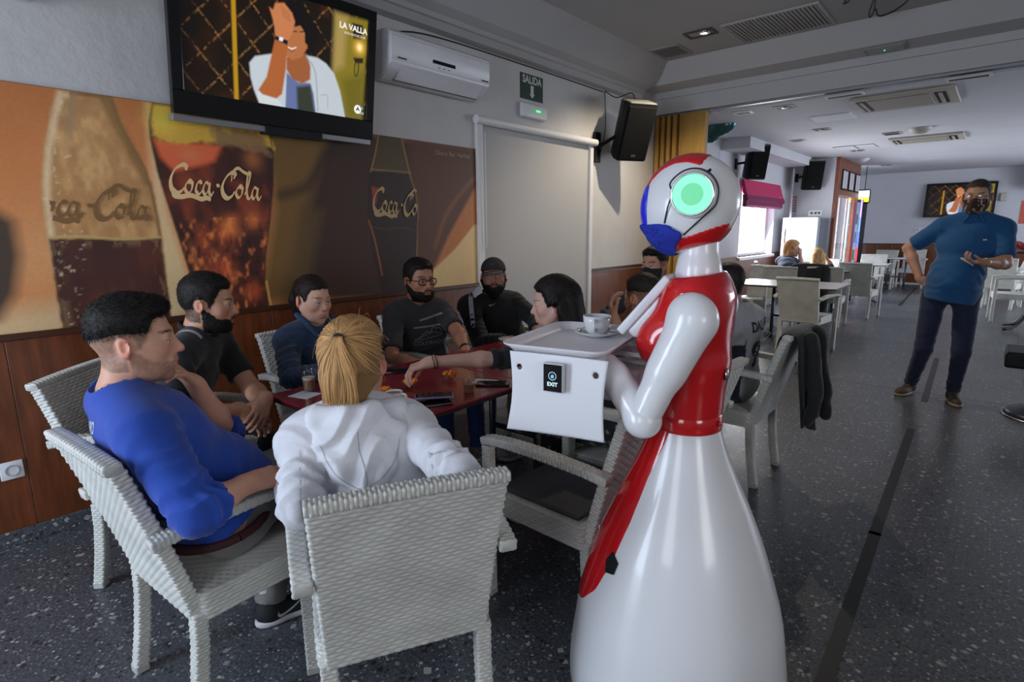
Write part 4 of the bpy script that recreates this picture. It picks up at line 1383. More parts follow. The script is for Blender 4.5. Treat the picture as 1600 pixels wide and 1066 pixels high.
tag(mk('trim_5', box(XW + .10, XW + .135, 12.05, 12.09, 0, 2.55), steel), kind='structure')
# glass-fronted machine with coloured light strip and a small lit sign above
vm = empty('display_cooler', (-2.65, 14.7, 0), label='tall dark glass cooler with a blue and red light strip', cat='cooler')
mk('cabinet', box(-2.93, -2.40, 14.45, 15.05, .03, 2.0, .01), black_pl, parent=vm)
mk('door_glass', box(-2.89, -2.43, 14.435, 14.45, .4, 1.94, .003), mat('cooler_glass', (.10, .14, .17), .08), parent=vm)
for k, (a, b, c_) in enumerate(((1.62, 2.0, (.42, .25, 1)), (1.30, 1.62, (.12, .2, 1)), (.98, 1.30, (.08, .12, 1)), (.66, .98, (1, .03, .05)))):
    mk('light_strip', box(-2.425, -2.395, 14.43, 14.45, a, b), mat('strip_%d' % k, c_, .5, emit=c_, estr=1.3), parent=vm)
for k in range(3):
    mk('shelf', box(-2.88, -2.44, 14.42, 14.436, .7 + k * .38, .715 + k * .38), steel, parent=vm)
    for j in range(4): mk('bottle', box(-2.86 + j * .11, -2.80 + j * .11, 14.422, 14.436, .72 + k * .38, .92 + k * .38, .005), mat('bottle_%d' % ((j + k) % 3), [(.05, .08, .04), (.07, .10, .13), (.08, .06, .04)][(j + k) % 3], .3), parent=vm)
ls = empty('lit_sign', (-2.0, 14.6, 2.2), label='small lit yellow and white hanging sign by the vestibule', cat='sign')
sp_ = ony(1350, 307, 14.6)
mk('case', box(sp_[0] - .115, sp_[0] + .115, 14.58, 14.66, sp_[2] - .15, sp_[2] + .15, .03, 3), black_pl, parent=ls)
mk('lit_face', box(sp_[0] - .10, sp_[0] + .10, 14.572, 14.58, sp_[2] - .12, sp_[2] - .02), mat('yellow_glow', (1, .9, .1), .5, emit=(1, .85, .03), estr=1.1), parent=ls)
mk('lit_face', box(sp_[0] - .10, sp_[0] + .10, 14.572, 14.58, sp_[2] - .02, sp_[2] + .12), mat('white_glow', (1, 1, 1), .5, emit=(1, 1, 1), estr=1.1), parent=ls)
mk('lettering', place2d(text_mesh('abierto', .06), (sp_[0], 14.568, sp_[2] + .05), (1, 0, 0), (0, 0, 1)), black_pl, parent=ls)
mk('hanger', tube([(sp_[0], 14.62, sp_[2] + .14), (sp_[0], 14.62, ZB)], .008, 6), black_pl, parent=ls)
# far television
a, b = ony(1441, 340, 16.8), ony(1522, 340, 16.8)
tv2 = television('television', (a[0], 16.86, 1.62), (1, 0, 0), (0, .10, .995), (0, -.995, .10), 1.30, .78, 'television on the far wall partly behind the standing man', 1.0, brand=False, frame=(.05, .06))
# teal foil balloon
bn = empty('foil_balloon', (-2.72, 7.6, 2.5), label='teal foil balloon floating behind the folding door', cat='balloon')
s = SDF((-3.3, 7.2, 2.1), (-2.2, 8.0, 2.75), .018)
teal = mat('teal_foil', (.05, .16, .18), .18, metal=.5)
bc = ony(1124, 194, 7.4)
s.ell(bc, (.21, .09, .15), k=0); s.ell(bc + np.array([-.10, 0, -.10]), (.12, .07, .12), k=.02); s.ell(bc + np.array([.15, 0, .09]), (.12, .06, .07), k=.02)
mk('foil', s.mesh(), teal, parent=bn, smooth=True)
mk('ribbon_string', tube(catmull([bc + np.array([0, 0, -.14]), bc + np.array([.03, 0, -.3]), bc + np.array([0, .02, -.5])], 5), .002, 5), white_pl, parent=bn)
# small notice board on the left wall behind the robot's head
a = onx(1098, 238, XW); b = onx(1133, 262, XW)
t = empty('menu_board', (XW, a[1], 2.2), label='dark narrow menu board on the wall behind the robot head', cat='board')
mk('board', box(XW, XW + .02, 7.75, 8.65, 2.05, 2.36, .003), black_pl, parent=t)
for k in range(3): mk('card', box(XW + .02, XW + .023, 7.80 + k * .29, 8.05 + k * .29, 2.10, 2.31), mat('card_%d' % k, [(.2, .2, .22), (.3, .3, .33), (.25, .35, .55)][k], .5), parent=t)
# right end of the far wall: notice, sensor
a = ony(1597, 347, YF)
t = tag(mk('red_notice', box(a[0] - .06, a[0] + .14, YF - .008, YF, 1.45, 1.95), mat('orange_red_print', (.65, .12, .08), .6), loc=(a[0], YF, 1.5)), 'red and white notice at the right end of the far wall', 'sign')
a = ony(1568, 308, YF)
tag(mk('motion_sensor', box(a[0] - .06, a[0] + .06, YF - .06, YF, a[2] - .09, a[2] + .09, .02, 3), beige_gr, loc=(a[0], YF, a[2])), 'small beige sensor on the far wall right of the man', 'sensor')
# ================================================================== WOVEN CHAIRS
wick = mat('pale_woven_cane', (0.56, 0.56, 0.52), 0.38, noise=.12, nscale=9)
wick_dark = mat('chair_foot_plastic', (0.45, 0.45, 0.43), 0.5)
seat_cl = mat('tray_shade_seat_pad', (0.070, 0.070, 0.078), 0.75, bump=.0006, bscale=200)  # dark grey puts the tray's shadow into the seat colour


def woven_sweep(secs, row, cell, amp, ns=3, nr=4, rr=.35, capm=True):
    """secs: list of (centre, x axis, y axis, half width, half thickness); rows of cane wrap the section"""
    C = np.array([s[0] for s in secs], float)
    seg = np.linalg.norm(np.diff(C, axis=0), axis=1); L = np.concatenate([[0], np.cumsum(seg)])
    nrow = max(2, int(round(L[-1] / row)))
    M = nrow * nr + 1
    ts = np.linspace(0, L[-1], M)
    def ip(k):
        A = np.array([np.atleast_1d(s[k]) for s in secs], float)
        return np.stack([np.interp(ts, L, A[:, j]) for j in range(A.shape[1])], 1)
    CC, XX, YY, HW, HT = ip(0), ip(1), ip(2), ip(3)[:, 0], ip(4)[:, 0]
    hw0, ht0 = secs[0][3], secs[0][4]
    r = min(hw0, ht0) * rr
    per = 4 * (hw0 + ht0) - 8 * r + 2 * PI * r
    nc = max(4, int(round(per / cell / 2)) * 2)
    Nn = nc * ns
    # rounded rectangle perimeter points with normals (unit square param)
    us = (np.arange(Nn) / Nn) * per
    P, Q = [], []
    segs = [('l', (hw0, -(ht0 - r)), (0, 1), 2 * (ht0 - r), (1, 0)), ('c', (hw0 - r, ht0 - r), 0), ('l', (hw0 - r, ht0), (-1, 0), 2 * (hw0 - r), (0, 1)), ('c', (-(hw0 - r), ht0 - r), PI / 2),
            ('l', (-hw0, ht0 - r), (0, -1), 2 * (ht0 - r), (-1, 0)), ('c', (-(hw0 - r), -(ht0 - r)), PI), ('l', (-(hw0 - r), -ht0), (1, 0), 2 * (hw0 - r), (0, -1)), ('c', (hw0 - r, -(ht0 - r)), 1.5 * PI)]
    for u in us:
        for sg in segs:
            ln = sg[3] if sg[0] == 'l' else r * PI / 2
            if u <= ln + 1e-9:
                if sg[0] == 'l':
                    P.append((sg[1][0] + sg[2][0] * u, sg[1][1] + sg[2][1] * u)); Q.append(sg[4])
                else:
                    a = sg[2] + u / r
                    P.append((sg[1][0] + r * math.cos(a), sg[1][1] + r * math.sin(a))); Q.append((math.cos(a), math.sin(a)))
                break
            u -= ln
        else:
            P.append(P[-1]); Q.append(Q[-1])
    P = np.array(P); Q = np.array(Q)
    fx = P[:, 0] / hw0; fy = P[:, 1] / ht0
    j = np.arange(M); rown = np.minimum(j // nr, nrow - 1); fv = (j - rown * nr) / nr
    bulge = np.sqrt(np.maximum(0, 1 - (2 * fv - 1) ** 2))
    ph = PI * (np.arange(Nn) / ns)
    H = np.empty((M, Nn))
    for i in range(M):
        q = ph + PI * (rown[i] % 2)
        over = .5 + .5 * np.cos(q)
        H[i] = amp * (np.maximum(bulge[i] * over ** .45, .38 * (1 - over) ** 6) - .45)
    V = CC[:, None, :] + XX[:, None, :] * (fx[None, :, None] * HW[:, None, None] + Q[None, :, 0:1] * H[..., None]) + \
        YY[:, None, :] * (fy[None, :, None] * HT[:, None, None] + Q[None, :, 1:2] * H[..., None])
    V = V.reshape(-1, 3)
    a = np.arange(M - 1)[:, None] * Nn + np.arange(Nn)[None, :]
    b = np.arange(M - 1)[:, None] * Nn + (np.arange(Nn)[None, :] + 1) % Nn
    F = np.stack([a, b, b + Nn, a + Nn], -1).reshape(-1, 4).tolist()
    if capm:
        F.append(list(range(Nn - 1, -1, -1))); F.append(list(range((M - 1) * Nn, M * Nn)))
    return (V, F)


def beam_secs(pts, hw, ht, xaxis=(1, 0, 0)):
    P = np.array(pts, float)
    T = np.gradient(P, axis=0); T /= np.linalg.norm(T, axis=1)[:, None]
    out = []
    for i in range(len(P)):
        x = np.asarray(xaxis, float); x = x - T[i] * np.dot(x, T[i]); x /= np.linalg.norm(x)
        y = np.cross(T[i], x)
        out.append((P[i], x, y, hw if np.isscalar(hw) else hw[i], ht))
    return out


def back_path(z):
    """y of the back's mid-plane at height z: upright at the seat, reclining above"""
    t = max(0, (z - .38) / .48)
    return -.225 - .125 * t - .02 * t * t


CH = {}
def chair_meshes():
    zs = np.linspace(.36, .845, 12)
    secs = []
    for z in zs:
        t = (z - .36) / .485
        dy = -.12 - .06 * t * 2
        n = np.array([0, 1.0, .28]); n /= np.linalg.norm(n)
        secs.append((np.array([0, back_path(z), z]), np.array([1.0, 0, 0]), n, .208 + .017 * t, .019))
    CH['backrest'] = woven_sweep(secs, .0122, .0170, .0050, ns=5, nr=6)
    top = [(x, back_path(.86) - .004, .857 + .004 * (1 - (x / .225) ** 2)) for x in np.linspace(-.227, .227, 9)]
    CH['top_braid'] = woven_sweep(beam_secs(top, .021, .013, (0, 1, 0)), .0100, .0160, .0050, ns=4, nr=6, rr=.5)
    # seat apron and deck
    ss = [(np.array([0, -.005, z]), np.array([1.0, 0, 0]), np.array([0, 1.0, 0]), .228, .218) for z in (.345, .385, .43)]
    CH['seat'] = woven_sweep(ss, .0118, .018, .0045, ns=5, nr=5, rr=.12)
    n = 60
    g = np.linspace(-1, 1, n)
    X, Y = np.meshgrid(g * .222, g * .212 - .005, indexing='ij')
    Z = .4300 + .0018 * (np.cos(X / .019 * PI) * np.cos(Y / .0125 * PI)) - .006 * np.exp(-((X / .15) ** 2 + (Y / .14) ** 2))
    i = np.arange(n * n).reshape(n, n)
    CH['seat_deck'] = (np.stack([X.ravel(), Y.ravel(), Z.ravel()], 1), np.stack([i[:-1, :-1].ravel(), i[1:, :-1].ravel(), i[1:, 1:].ravel(), i[:-1, 1:].ravel()], 1))
    for s in (-1, 1):
        fl = [(s * .247, .205, .02), (s * .247, .205, .35), (s * .248, .203, .625)]
        CH['front_leg', s] = woven_sweep(beam_secs(fl, .020, .019, (1, 0, 0)), .0105, .0110, .0042)
        rl = [(s * .200, -.262, .02), (s * .200, -.240, .15), (s * .200, -.226, .27), (s * .202, -.222, .37)]
        CH['rear_leg', s] = woven_sweep(beam_secs(rl, .021, .020, (1, 0, 0)), .0105, .0110, .0042)
        am = [(s * .243, -.330, .640), (s * .247, -.24, .652), (s * .252, -.05, .662), (s * .252, .10, .660), (s * .250, .19, .650), (s * .249, .222, .640)]
        CH['arm', s] = woven_sweep(beam_secs(am, [.022, .023, .026, .026, .025, .022], .0155, (1, 0, 0)), .0115, .0115, .0038)
        fp = [(s * .247, .205, .0), (s * .247, .205, .028)]
        CH['foot', s] = box(s * .247 - .021, s * .247 + .021, .184, .226, 0, .03, .004, 1)
        CH['rfoot', s] = box(s * .200 - .022, s * .200 + .022, -.284, -.242, 0, .03, .004, 1)


chair_meshes()


def make_chair():
    t = empty('woven_armchair')
    kw = dict(local=True, smooth=True, parent=t)
    mk('backrest', CH['backrest'], wick, **kw)
    mk('top_braid', CH['top_braid'], wick, **kw)
    se = mk('seat', CH['seat'], wick, **kw)
    mk('seat_deck', CH['seat_deck'], wick, parent=se, local=True, smooth=True)
    for s in (-1, 1):
        mk('arm', CH['arm', s], wick, **kw)
        a = mk('leg', CH['front_leg', s], wick, **kw)
        mk('foot_cap', CH['foot', s], wick_dark, parent=a, local=True)
        a = mk('leg', CH['rear_leg', s], wick, **kw)
        mk('foot_cap', CH['rfoot', s], wick_dark, parent=a, local=True)
    return t


_first = []
def chair(x, y, face, label, group=None, s=1.0, pad=False):
    """face: heading in degrees the sitter looks"""
    if not _first:
        t = make_chair(); _first.append(t)
    else:
        t = copy_tree(_first[0])
    t.location = (x, y, 0)
    t.rotation_euler = (0, 0, math.radians(face - 90))
    t.scale = (s, s, s)
    tag(t, label, 'chair', group)
    if not group and 'group' in t: del t['group']
    if pad:
        pc = box(-.205, .205, -.19, .19, .432, .452, .012, 3)
        p = mk('shaded_seat_pad', pc, seat_cl, parent=t, local=True, smooth=True)  # smooth pad whose dark colour stands in for the tray's shadow
    return t


GT = 'woven armchairs around the red tables'
def by_back(bx, by, face, **k):
    """place a chair from the centre of its back's top edge"""
    a = math.radians(face)
    return (bx + .370 * math.cos(a), by + .370 * math.sin(a))


def chb(bx, by, face, label, **k):
    x, y = by_back(bx, by, face)
    return chair(x, y, face, label, **k)


chb(-.925, .725, 152, 'pale woven armchair nearest the camera, back turned to us, under the white hoodie woman', group=GT)
chb(-1.785, .315, 94, 'pale woven armchair the man in the blue sweatshirt sits in', group=GT)
chb(-2.85, .51, 47, 'pale woven armchair by the wall under the man in the black polo', group=GT)
chb(-3.06, 1.60, 4, 'woven armchair against the wall under the woman in the denim jacket', group=GT)
chb(-3.06, 2.42, 0, 'woven armchair against the wall under the man in the grey t-shirt', group=GT)
chb(-3.02, 3.12, -4, 'woven armchair against the screen under the man in the black cap', group=GT)
chair(-1.165, 1.690, 178, 'empty pale woven armchair with a seat coloured dark for the tray shadow between robot and table', group=GT, pad=True)
chair(-1.16, 2.215, 180, 'woven armchair under the dark-haired woman reaching over the table', group=GT)
chair(-1.47, 2.74, 178, 'woven armchair hidden behind the robot under the short-haired man seen from behind', group=GT)
chair(-1.72, 3.90, 262, 'woven armchair at the far end of the table under the masked man', group=GT)
chair(-1.15, 3.265, 180, 'woven armchair right of the robot with a black jacket on its back, white jersey man', group=GT)
GF = 'woven armchairs of the far room'
def fchair(px0, px1, y_, face, label, **k):
    p = onz(*px0, .86); q = onz(*px1, .86)
    c = (p + q) / 2
    return chb(c[0], c[1], face, label, group=GF, **k)


fchair((1212, 434), (1282, 437), 0, 84, 'far-room armchair seen from behind, nearest of its row, in front of the draped coat')
fchair((1313, 411), (1363, 413), 0, 86, 'far-room armchair seen from behind with its arm towards the bright aisle')
fchair((1234, 409), (1283, 411), 0, 84, 'far-room armchair whose back is half covered by the black draped coat')
fchair((1171, 415), (1226, 417), 0, 264, 'far-room armchair facing us at the left of the white table')
chb(-1.90, 13.3, 265, 'sunlit white armchair behind the aisle chair in the far room', group=GF)
chb(-3.02, 9.65, 20, 'sunlit white armchair by the window behind the woman with glasses', group=GF)
chb(-2.30, 11.1, 265, 'sunlit white armchair between the blonde woman and the curtained door', group=GF)
chair(-2.42, 8.95, 100, 'far-room armchair under the woman with glasses', group=GF)
chair(-1.86, 9.2, 95, 'far-room armchair under the blonde woman seen from behind', group=GF)
chb(-2.02, 15.9, 265, 'greenish armchair in the shade by the lit cooler', group=GF)
chb(-1.55, 16.6, 270, 'greenish armchair in the shade against the far wall panelling', group=GF)
chb(.02, 12.6, 80, 'sunlit white armchair just right of the standing man', group=GF)
chb(.42, 13.6, 190, 'sunlit white armchair at the right edge of the photo', group=GF)
chb(.56, 11.2, 185, 'pale armchair with red patch at the right edge of the photo', group=GF)

# ================================================================== TABLES
red_t = mat('red_laminate', (.215, .010, .022), .22, noise=.06, nscale=20, coat=.3)
edge_m = mat('dark_table_edge', (.03, .008, .010), .4)
leg_m = mat('blue_grey_steel', (.05, .06, .09), .35, metal=.6)


def table(x0, x1, y0, y1, label, top_m, group, h=.745, cast=leg_m, rot=0):
    cx_, cy_ = (x0 + x1) / 2, (y0 + y1) / 2
    t = empty('bar_table', (cx_, cy_, 0), label=label, cat='table', group=group)
    mk('tabletop', box(x0, x1, y0, y1, h - .012, h, .004, 2), top_m, parent=t)
    mk('edge_band', box(x0 + .004, x1 - .004, y0 + .004, y1 - .004, h - .026, h - .012), edge_m, parent=t)
    for sx in (-.16, .16):
        mk('leg', tube([(cx_ + sx, cy_ - .03, h - .03), (cx_ + sx, cy_ - .03, .05)], .019, 10), cast, parent=t, smooth=True)
        for sy in (-1, 1):
            mk('foot', tube(catmull([(cx_ + sx, cy_ - .03, .12), (cx_ + sx * 1.2, cy_ + sy * .12, .05), (cx_ + sx * 1.35, cy_ + sy * .27, .018)], 4), .017, 8), cast, parent=t, smooth=True)
    mk('stretcher', tube([(cx_ - .16, cy_ - .03, .34), (cx_ + .16, cy_ - .03, .34)], .016, 8), cast, parent=t, smooth=True)
    mk('under_plate', box(cx_ - .25, cx_ + .25, cy_ - .06, cy_ + .04, h - .036, h - .026), cast, parent=t)
    return t


GR = 'red bar tables pushed together'
table(-2.28, -1.545, 1.05, 1.895, 'nearest red bar table with snack bowls and coffee', red_t, GR)
table(-2.28, -1.545, 1.90, 2.60, 'middle red bar table in the row', red_t, GR)
table(-2.28, -1.545, 2.605, 3.32, 'farthest red bar table, mostly behind the robot tray', red_t, GR)
wt = mat('white_laminate', (.62, .62, .68), .25)
a, b = onz(1168, 443, .745), onz(1321, 447, .745)
table(-2.52, -1.33, 7.05, 7.85, 'white table of the far room in front of the coat', wt, 'far room tables')
table(-2.55, -1.75, 9.95, 10.7, 'sunlit table where the two women sit', wt, 'far room tables')
table(-2.30, -1.50, 11.9, 12.5, 'sunlit white table beyond the aisle chair', wt, 'far room tables')
table(-2.0, -1.35, 14.5, 15.1, 'small table with a gleaming edge by the lit cooler', wt, 'far room tables')

# ================================================================== THINGS ON THE RED TABLE
TT = .745
glassm = clear_glass('drinking_glass', (.96, .97, .98))
coffee = mat('milky_coffee', (.30, .155, .085), .35)
foam = mat('milk_foam', (.62, .52, .42), .6)
china = mat('white_china', (.72, .72, .73), .15, coat=.3)


def glass(name, c, r, h, fill, label, spoon=True, napkin=None, r0=None):
    r0 = r0 or r * .78
    t = empty(name, (c[0], c[1], TT), label=label, cat='glass')
    z = TT + .001
    rf = lambda q: r0 + (r - r0) * q
    mk('wall', lathe([(0, z), (r0 * .95, z), (r0, z + .004)] + [(rf(q), z + h * q) for q in (.3, .6, .98)] + [(r - .0012, z + h), (r - .0022, z + h * .98)] + [(rf(q) - .002, z + h * q) for q in (.6, .3, .07)] + [(0, z + .008)], 28, c[0], c[1]), glassm, parent=t, smooth=True)
    mk('coffee', lathe([(0, z + .009), (rf(.07) - .003, z + .009), (rf(fill) - .003, z + h * fill), (0, z + h * fill)], 28, c[0], c[1]), coffee, parent=t, smooth=False)
    if not spoon:
        mk('foam', lathe([(0, z + h * fill), (rf(fill) - .003, z + h * fill), (rf(fill + .09) - .003, z + h * (fill + .10)), (0, z + h * (fill + .09))], 28, c[0], c[1]), foam, parent=t)
    else:
        a = np.array([c[0], c[1], z + .01]); b = np.array([c[0] - .004, c[1] + .008, z + h * 1.55])
        mk('spoon', [tube([a, b], [.0018, .0026], 8), xf(tube(catmull([(0, 0, 0), (0, 0, .012), (0, 0, .026)], 4), [.002, .004, .0055, .0065, .007, .0065, .006, .005, .003], 10), t=b - np.array([0, 0, .006]))], steel, parent=t, smooth=True)
    return t


g1 = onz(484, 612, TT); g2 = onz(733, 612, TT)
glass('tall_coffee_glass', g1, .031, .098, .55, 'tall glass of milky coffee on a napkin behind the blonde head', False)
glass('short_coffee_glass', g2, .029, .062, .52, 'short glass of milky coffee with a spoon standing in it')
np_ = onz(476, 618, TT)
tag(mk('paper_napkin', xf(box(-.055, .05, -.04, .05, TT + .0002, TT + .0012), rotz=.3, t=(np_[0], np_[1], 0)), mat('napkin_paper', (.62, .62, .66), .8), loc=(np_[0], np_[1], TT)), 'white paper napkin under the tall coffee glass', 'napkin')


def snack_bowl(c, r, label, seed):
    rnd = random.Random(seed)
    t = empty('snack_bowl', (c[0], c[1], TT), label=label, cat='bowl', group='glass bowls of orange snacks')
    z = TT + .001; h = r * .72
    mk('bowl', lathe([(0, z), (r * .45, z), (r * .78, z + h * .4), (r, z + h), (r * .97, z + h), (r * .74, z + h * .42), (r * .42, z + .005), (0, z + .004)], 30, c[0], c[1]), glassm, parent=t, smooth=True)
    om = mat('orange_corn_snack', (.85, .27, .015), .55, noise=.3, nscale=60)
    om2 = mat('red_corn_snack', (.75, .10, .02), .5)
    for k in range(24):
        a = rnd.uniform(0, 2 * PI); q = r * .70 * math.sqrt(rnd.random()); lay = rnd.random()
        p = np.array([c[0] + q * math.cos(a), c[1] + q * math.sin(a), z + .010 + h * (.25 + .75 * lay * (1 - .5 * (q / r) ** 2))])
        d = np.array([rnd.uniform(-1, 1), rnd.uniform(-1, 1), rnd.uniform(-.4, .6)]); d /= np.linalg.norm(d)
        e = np.cross(d, [0, 0, 1.]); e /= np.linalg.norm(e) + 1e-9
        L_ = rnd.uniform(.007, .012)
        mk('snack', tube(catmull([p - d * L_, p + e * .004, p + d * L_], 3), [.002, .0045, .0052, .0052, .0045, .004, .002], 6), om if k % 5 else om2, parent=t, smooth=True)
    return t


snack_bowl(onz(641, 606, TT), .040, 'glass bowl of orange snacks the reaching hand picks from', 1)
snack_bowl(onz(702, 593, TT), .038, 'glass bowl of orange snacks left of the spoon glass', 2)
snack_bowl(onz(604, 618, TT), .036, 'glass bowl of snacks half hidden by the blonde head', 3)


def cup(c, z, r, h, label, hand, coffee_in=True, name='coffee_cup', saucer=0, hz=.0):
    t = empty(name, (c[0], c[1], z), label=label, cat='cup')
    z += .001
    z0 = z
    if saucer: z0 = z + .008
    mk('bowl', lathe([(0, z0), (r * .55, z0), (r * .60, z0 + .003), (r * .82, z0 + h * .25), (r * .97, z0 + h * .7), (r, z0 + h), (r * .93, z0 + h), (r * .88, z0 + h * .65), (r * .7, z0 + h * .25), (0, z0 + .006)], 36, c[0], c[1]), china, parent=t, smooth=True)
    hx, hy = math.cos(hand), math.sin(hand)
    P = [(c[0] + hx * r * .93, c[1] + hy * r * .93, z0 + h * .80), (c[0] + hx * r * 1.42, c[1] + hy * r * 1.42, z0 + h * .80), (c[0] + hx * r * 1.50, c[1] + hy * r * 1.50, z0 + h * .45), (c[0] + hx * r * .86, c[1] + hy * r * .86, z0 + h * .28)]
    mk('handle', tube(catmull(P, 6), .0042, 10, sq=1.5), china, parent=t, smooth=True)
    if coffee_in:
        mk('coffee', lathe([(0, z0 + h * .84), (r * .90, z0 + h * .84)], 28, c[0], c[1]), mat('coffee_crema', (.30, .16, .07), .3), parent=t)
    return t


cc_ = onz(616, 628, TT)
cup(cc_, TT, .036, .042, 'small white coffee cup in front of the snack bowl', math.radians(20))
c2 = onz(795, 532, TT)
t = tag(mk('white_saucer', lathe([(0, TT + .001), (.03, TT + .001), (.065, TT + .012), (.066, TT + .014), (.03, TT + .005), (0, TT + .004)], 30, c2[0], c2[1]), china, loc=(c2[0], c2[1], TT), smooth=True), 'white saucer on the table by the tray edge, in front of the capped man', 'saucer')


def phone(c, ang, z, label, L_=.15, W_=.072, case=black_gl, glow=None):
    t = empty('phone', (c[0], c[1], z), label=label, cat='phone', group='phones on the red table')
    mk('body', xf(box(-L_ / 2, L_ / 2, -W_ / 2, W_ / 2, z + .0005, z + .0085, .004, 2), rotz=ang, t=(c[0], c[1], 0)) if False else _ph(c, ang, z, L_, W_), case, parent=t, angle=40)
    v = np.array([(-L_ / 2 + .005, -W_ / 2 + .004, z + .0090), (L_ / 2 - .005, -W_ / 2 + .004, z + .0090), (L_ / 2 - .005, W_ / 2 - .004, z + .0090), (-L_ / 2 + .005, W_ / 2 - .004, z + .0090)])
    cc, ss = math.cos(ang), math.sin(ang)
    v2 = np.stack([c[0] + v[:, 0] * cc - v[:, 1] * ss, c[1] + v[:, 0] * ss + v[:, 1] * cc, v[:, 2]], 1)
    mk('screen', (v2, [(0, 1, 2, 3)]), mat('phone_glass', (.006, .006, .008), .05), parent=t)
    return t


def _ph(c, ang, z, L_, W_):
    p, f = box(-L_ / 2, L_ / 2, -W_ / 2, W_ / 2, z + .0005, z + .0088, .0038, 2)
    cc, ss = math.cos(ang), math.sin(ang)
    return (np.stack([c[0] + p[:, 0] * cc - p[:, 1] * ss, c[1] + p[:, 0] * ss + p[:, 1] * cc, p[:, 2]], 1), f)


lilac = mat('lilac_phone_case', (.22, .20, .42), .25)
p1 = onz(677, 632, TT); p2 = onz(678, 616, TT + .03); p3 = onz(770, 601, TT); p4 = onz(625, 581, TT)
phone(p1, math.radians(62), TT, 'dark speckled phone lying flat under the lilac phone', case=mat('speckled_case', (.08, .07, .075), .4, noise=.6, nscale=90))
tk = onz(681, 623, TT)
tag(mk('cigarette_pack', _ph((tk[0], tk[1]), math.radians(35), TT + .009, .088, .055), mat('violet_wrapper', (.06, .05, .22), .2), loc=(tk[0], tk[1], TT)), 'small glossy violet packet between the stacked phones', 'packet')
phone(p2, math.radians(50), TT + .019, 'dark phone in a lilac case on top of the pile', case=lilac, L_=.155)
phone(p3, math.radians(-12 + 90 - 40), TT, 'black phone on a napkin at the right end of the nearest table')
phone(p4, math.radians(50), TT, 'black phone behind the blonde head near the grey t-shirt man')
np2 = onz(757, 597, TT)
tag(mk('paper_napkin', _ph((np2[0], np2[1]), math.radians(25), TT - .0088 + .0012, .11, .09), mat('napkin_paper', (.6, .6, .65), .8), loc=(np2[0], np2[1], TT)), 'white napkin under the black phone at the right', 'napkin')

# ================================================================== THE ROBOT WAITRESS
RP = np.array([-.62, 1.47, 0.0])
RA = math.radians(192)                       # heading
RFV = np.array([math.cos(RA), math.sin(RA), 0]); RSV = np.array([math.cos(RA - PI / 2), math.sin(RA - PI / 2), 0])   # forward, right
rob = empty('robot_waitress', tuple(RP), label='white and red humanoid robot waitress with green ear light holding a tray', cat='robot')
rw_ = mat('robot_white_gloss', (.76, .76, .78), .27, coat=.35)
rr_ = mat('robot_red_gloss', (.58, .010, .014), .16, coat=.6)


def R2W(P):   # robot local (right, forward, up) -> world
    P = np.asarray(P, float)
    return RP + P[..., 0:1] * RSV + P[..., 1:2] * RFV + P[..., 2:3] * np.array([0, 0, 1.0])


def rmk(name, pc, m, parent=rob, **k):
    v, f = join(pc) if isinstance(pc, list) else pc
    # local frame (right, forward, up) is left handed in (x,y,z) order? right x forward = up: right handed
    return mk(name, (R2W(v), f), m, parent=parent, **k)


# local frame in photo terms: x = robot's right (away from camera), y = forward (left in the photo)
def RPX(px, py, xoff=0.0):
    """photo pixel -> robot-local (y, z) on the robot's own vertical plane x = xoff"""
    q = onplane(px, py, RP + RSV * xoff, RSV) - RP
    return np.array([np.dot(q, RSV), np.dot(q, RFV), q[2]])


skirt = [(.308, .018), (.316, .03), (.320, .07), (.317, .14), (.307, .22), (.292, .32), (.262, .43), (.226, .54), (.186, .64), (.150, .72), (.120, .79), (.100, .85), (.092, .885)]
sk = catmull([(r, 0, z) for r, z in skirt], 5)
rmk('skirt', lathe([(.30, .016)] + [(p[0], p[2]) for p in sk] + [(.0, .89)], 96), rw_, smooth=True)
rmk('wheel_base', lathe([(0, .0), (.29, .0), (.300, .010), (.300, .030), (.28, .034), (0, .034)], 64), black_pl, smooth=False)
rmk('status_light', lathe([(.3090, .036), (.3170, .040), (.3170, .050), (.3090, .054)], 64), mat('green_strip_light', (.1, .8, .2), .4, emit=(.12, .8, .2), estr=.6), smooth=True)
# red front panel: a shell on the skirt front, pointed at its lower end
def skr(z): return np.interp(z, sk[:, 2], sk[:, 0])
zz = np.linspace(.285, .875, 46)
hang = np.interp(zz, [.285, .295, .33, .40, .50, .62, .74, .80, .875], [0, 16, 33, 46, 54, 59, 61, 66, 76])
vv, ff = [], []
na = 31
for z, h_ in zip(zz, hang):
    for j in range(na):
        a = math.radians(-h_ + 2 * h_ * j / (na - 1))
        edge = 1 - abs(2 * j / (na - 1) - 1) ** 24
        r = skr(z) + .0035 * edge - .001
        vv.append((r * math.sin(a), r * math.cos(a), z))
for i in range(len(zz) - 1):
    for j in range(na - 1):
        ff.append((i * na + j, (i + 1) * na + j, (i + 1) * na + j + 1, i * na + j + 1))
rmk('red_front_panel', (np.array(vv), ff), rr_, smooth=True)
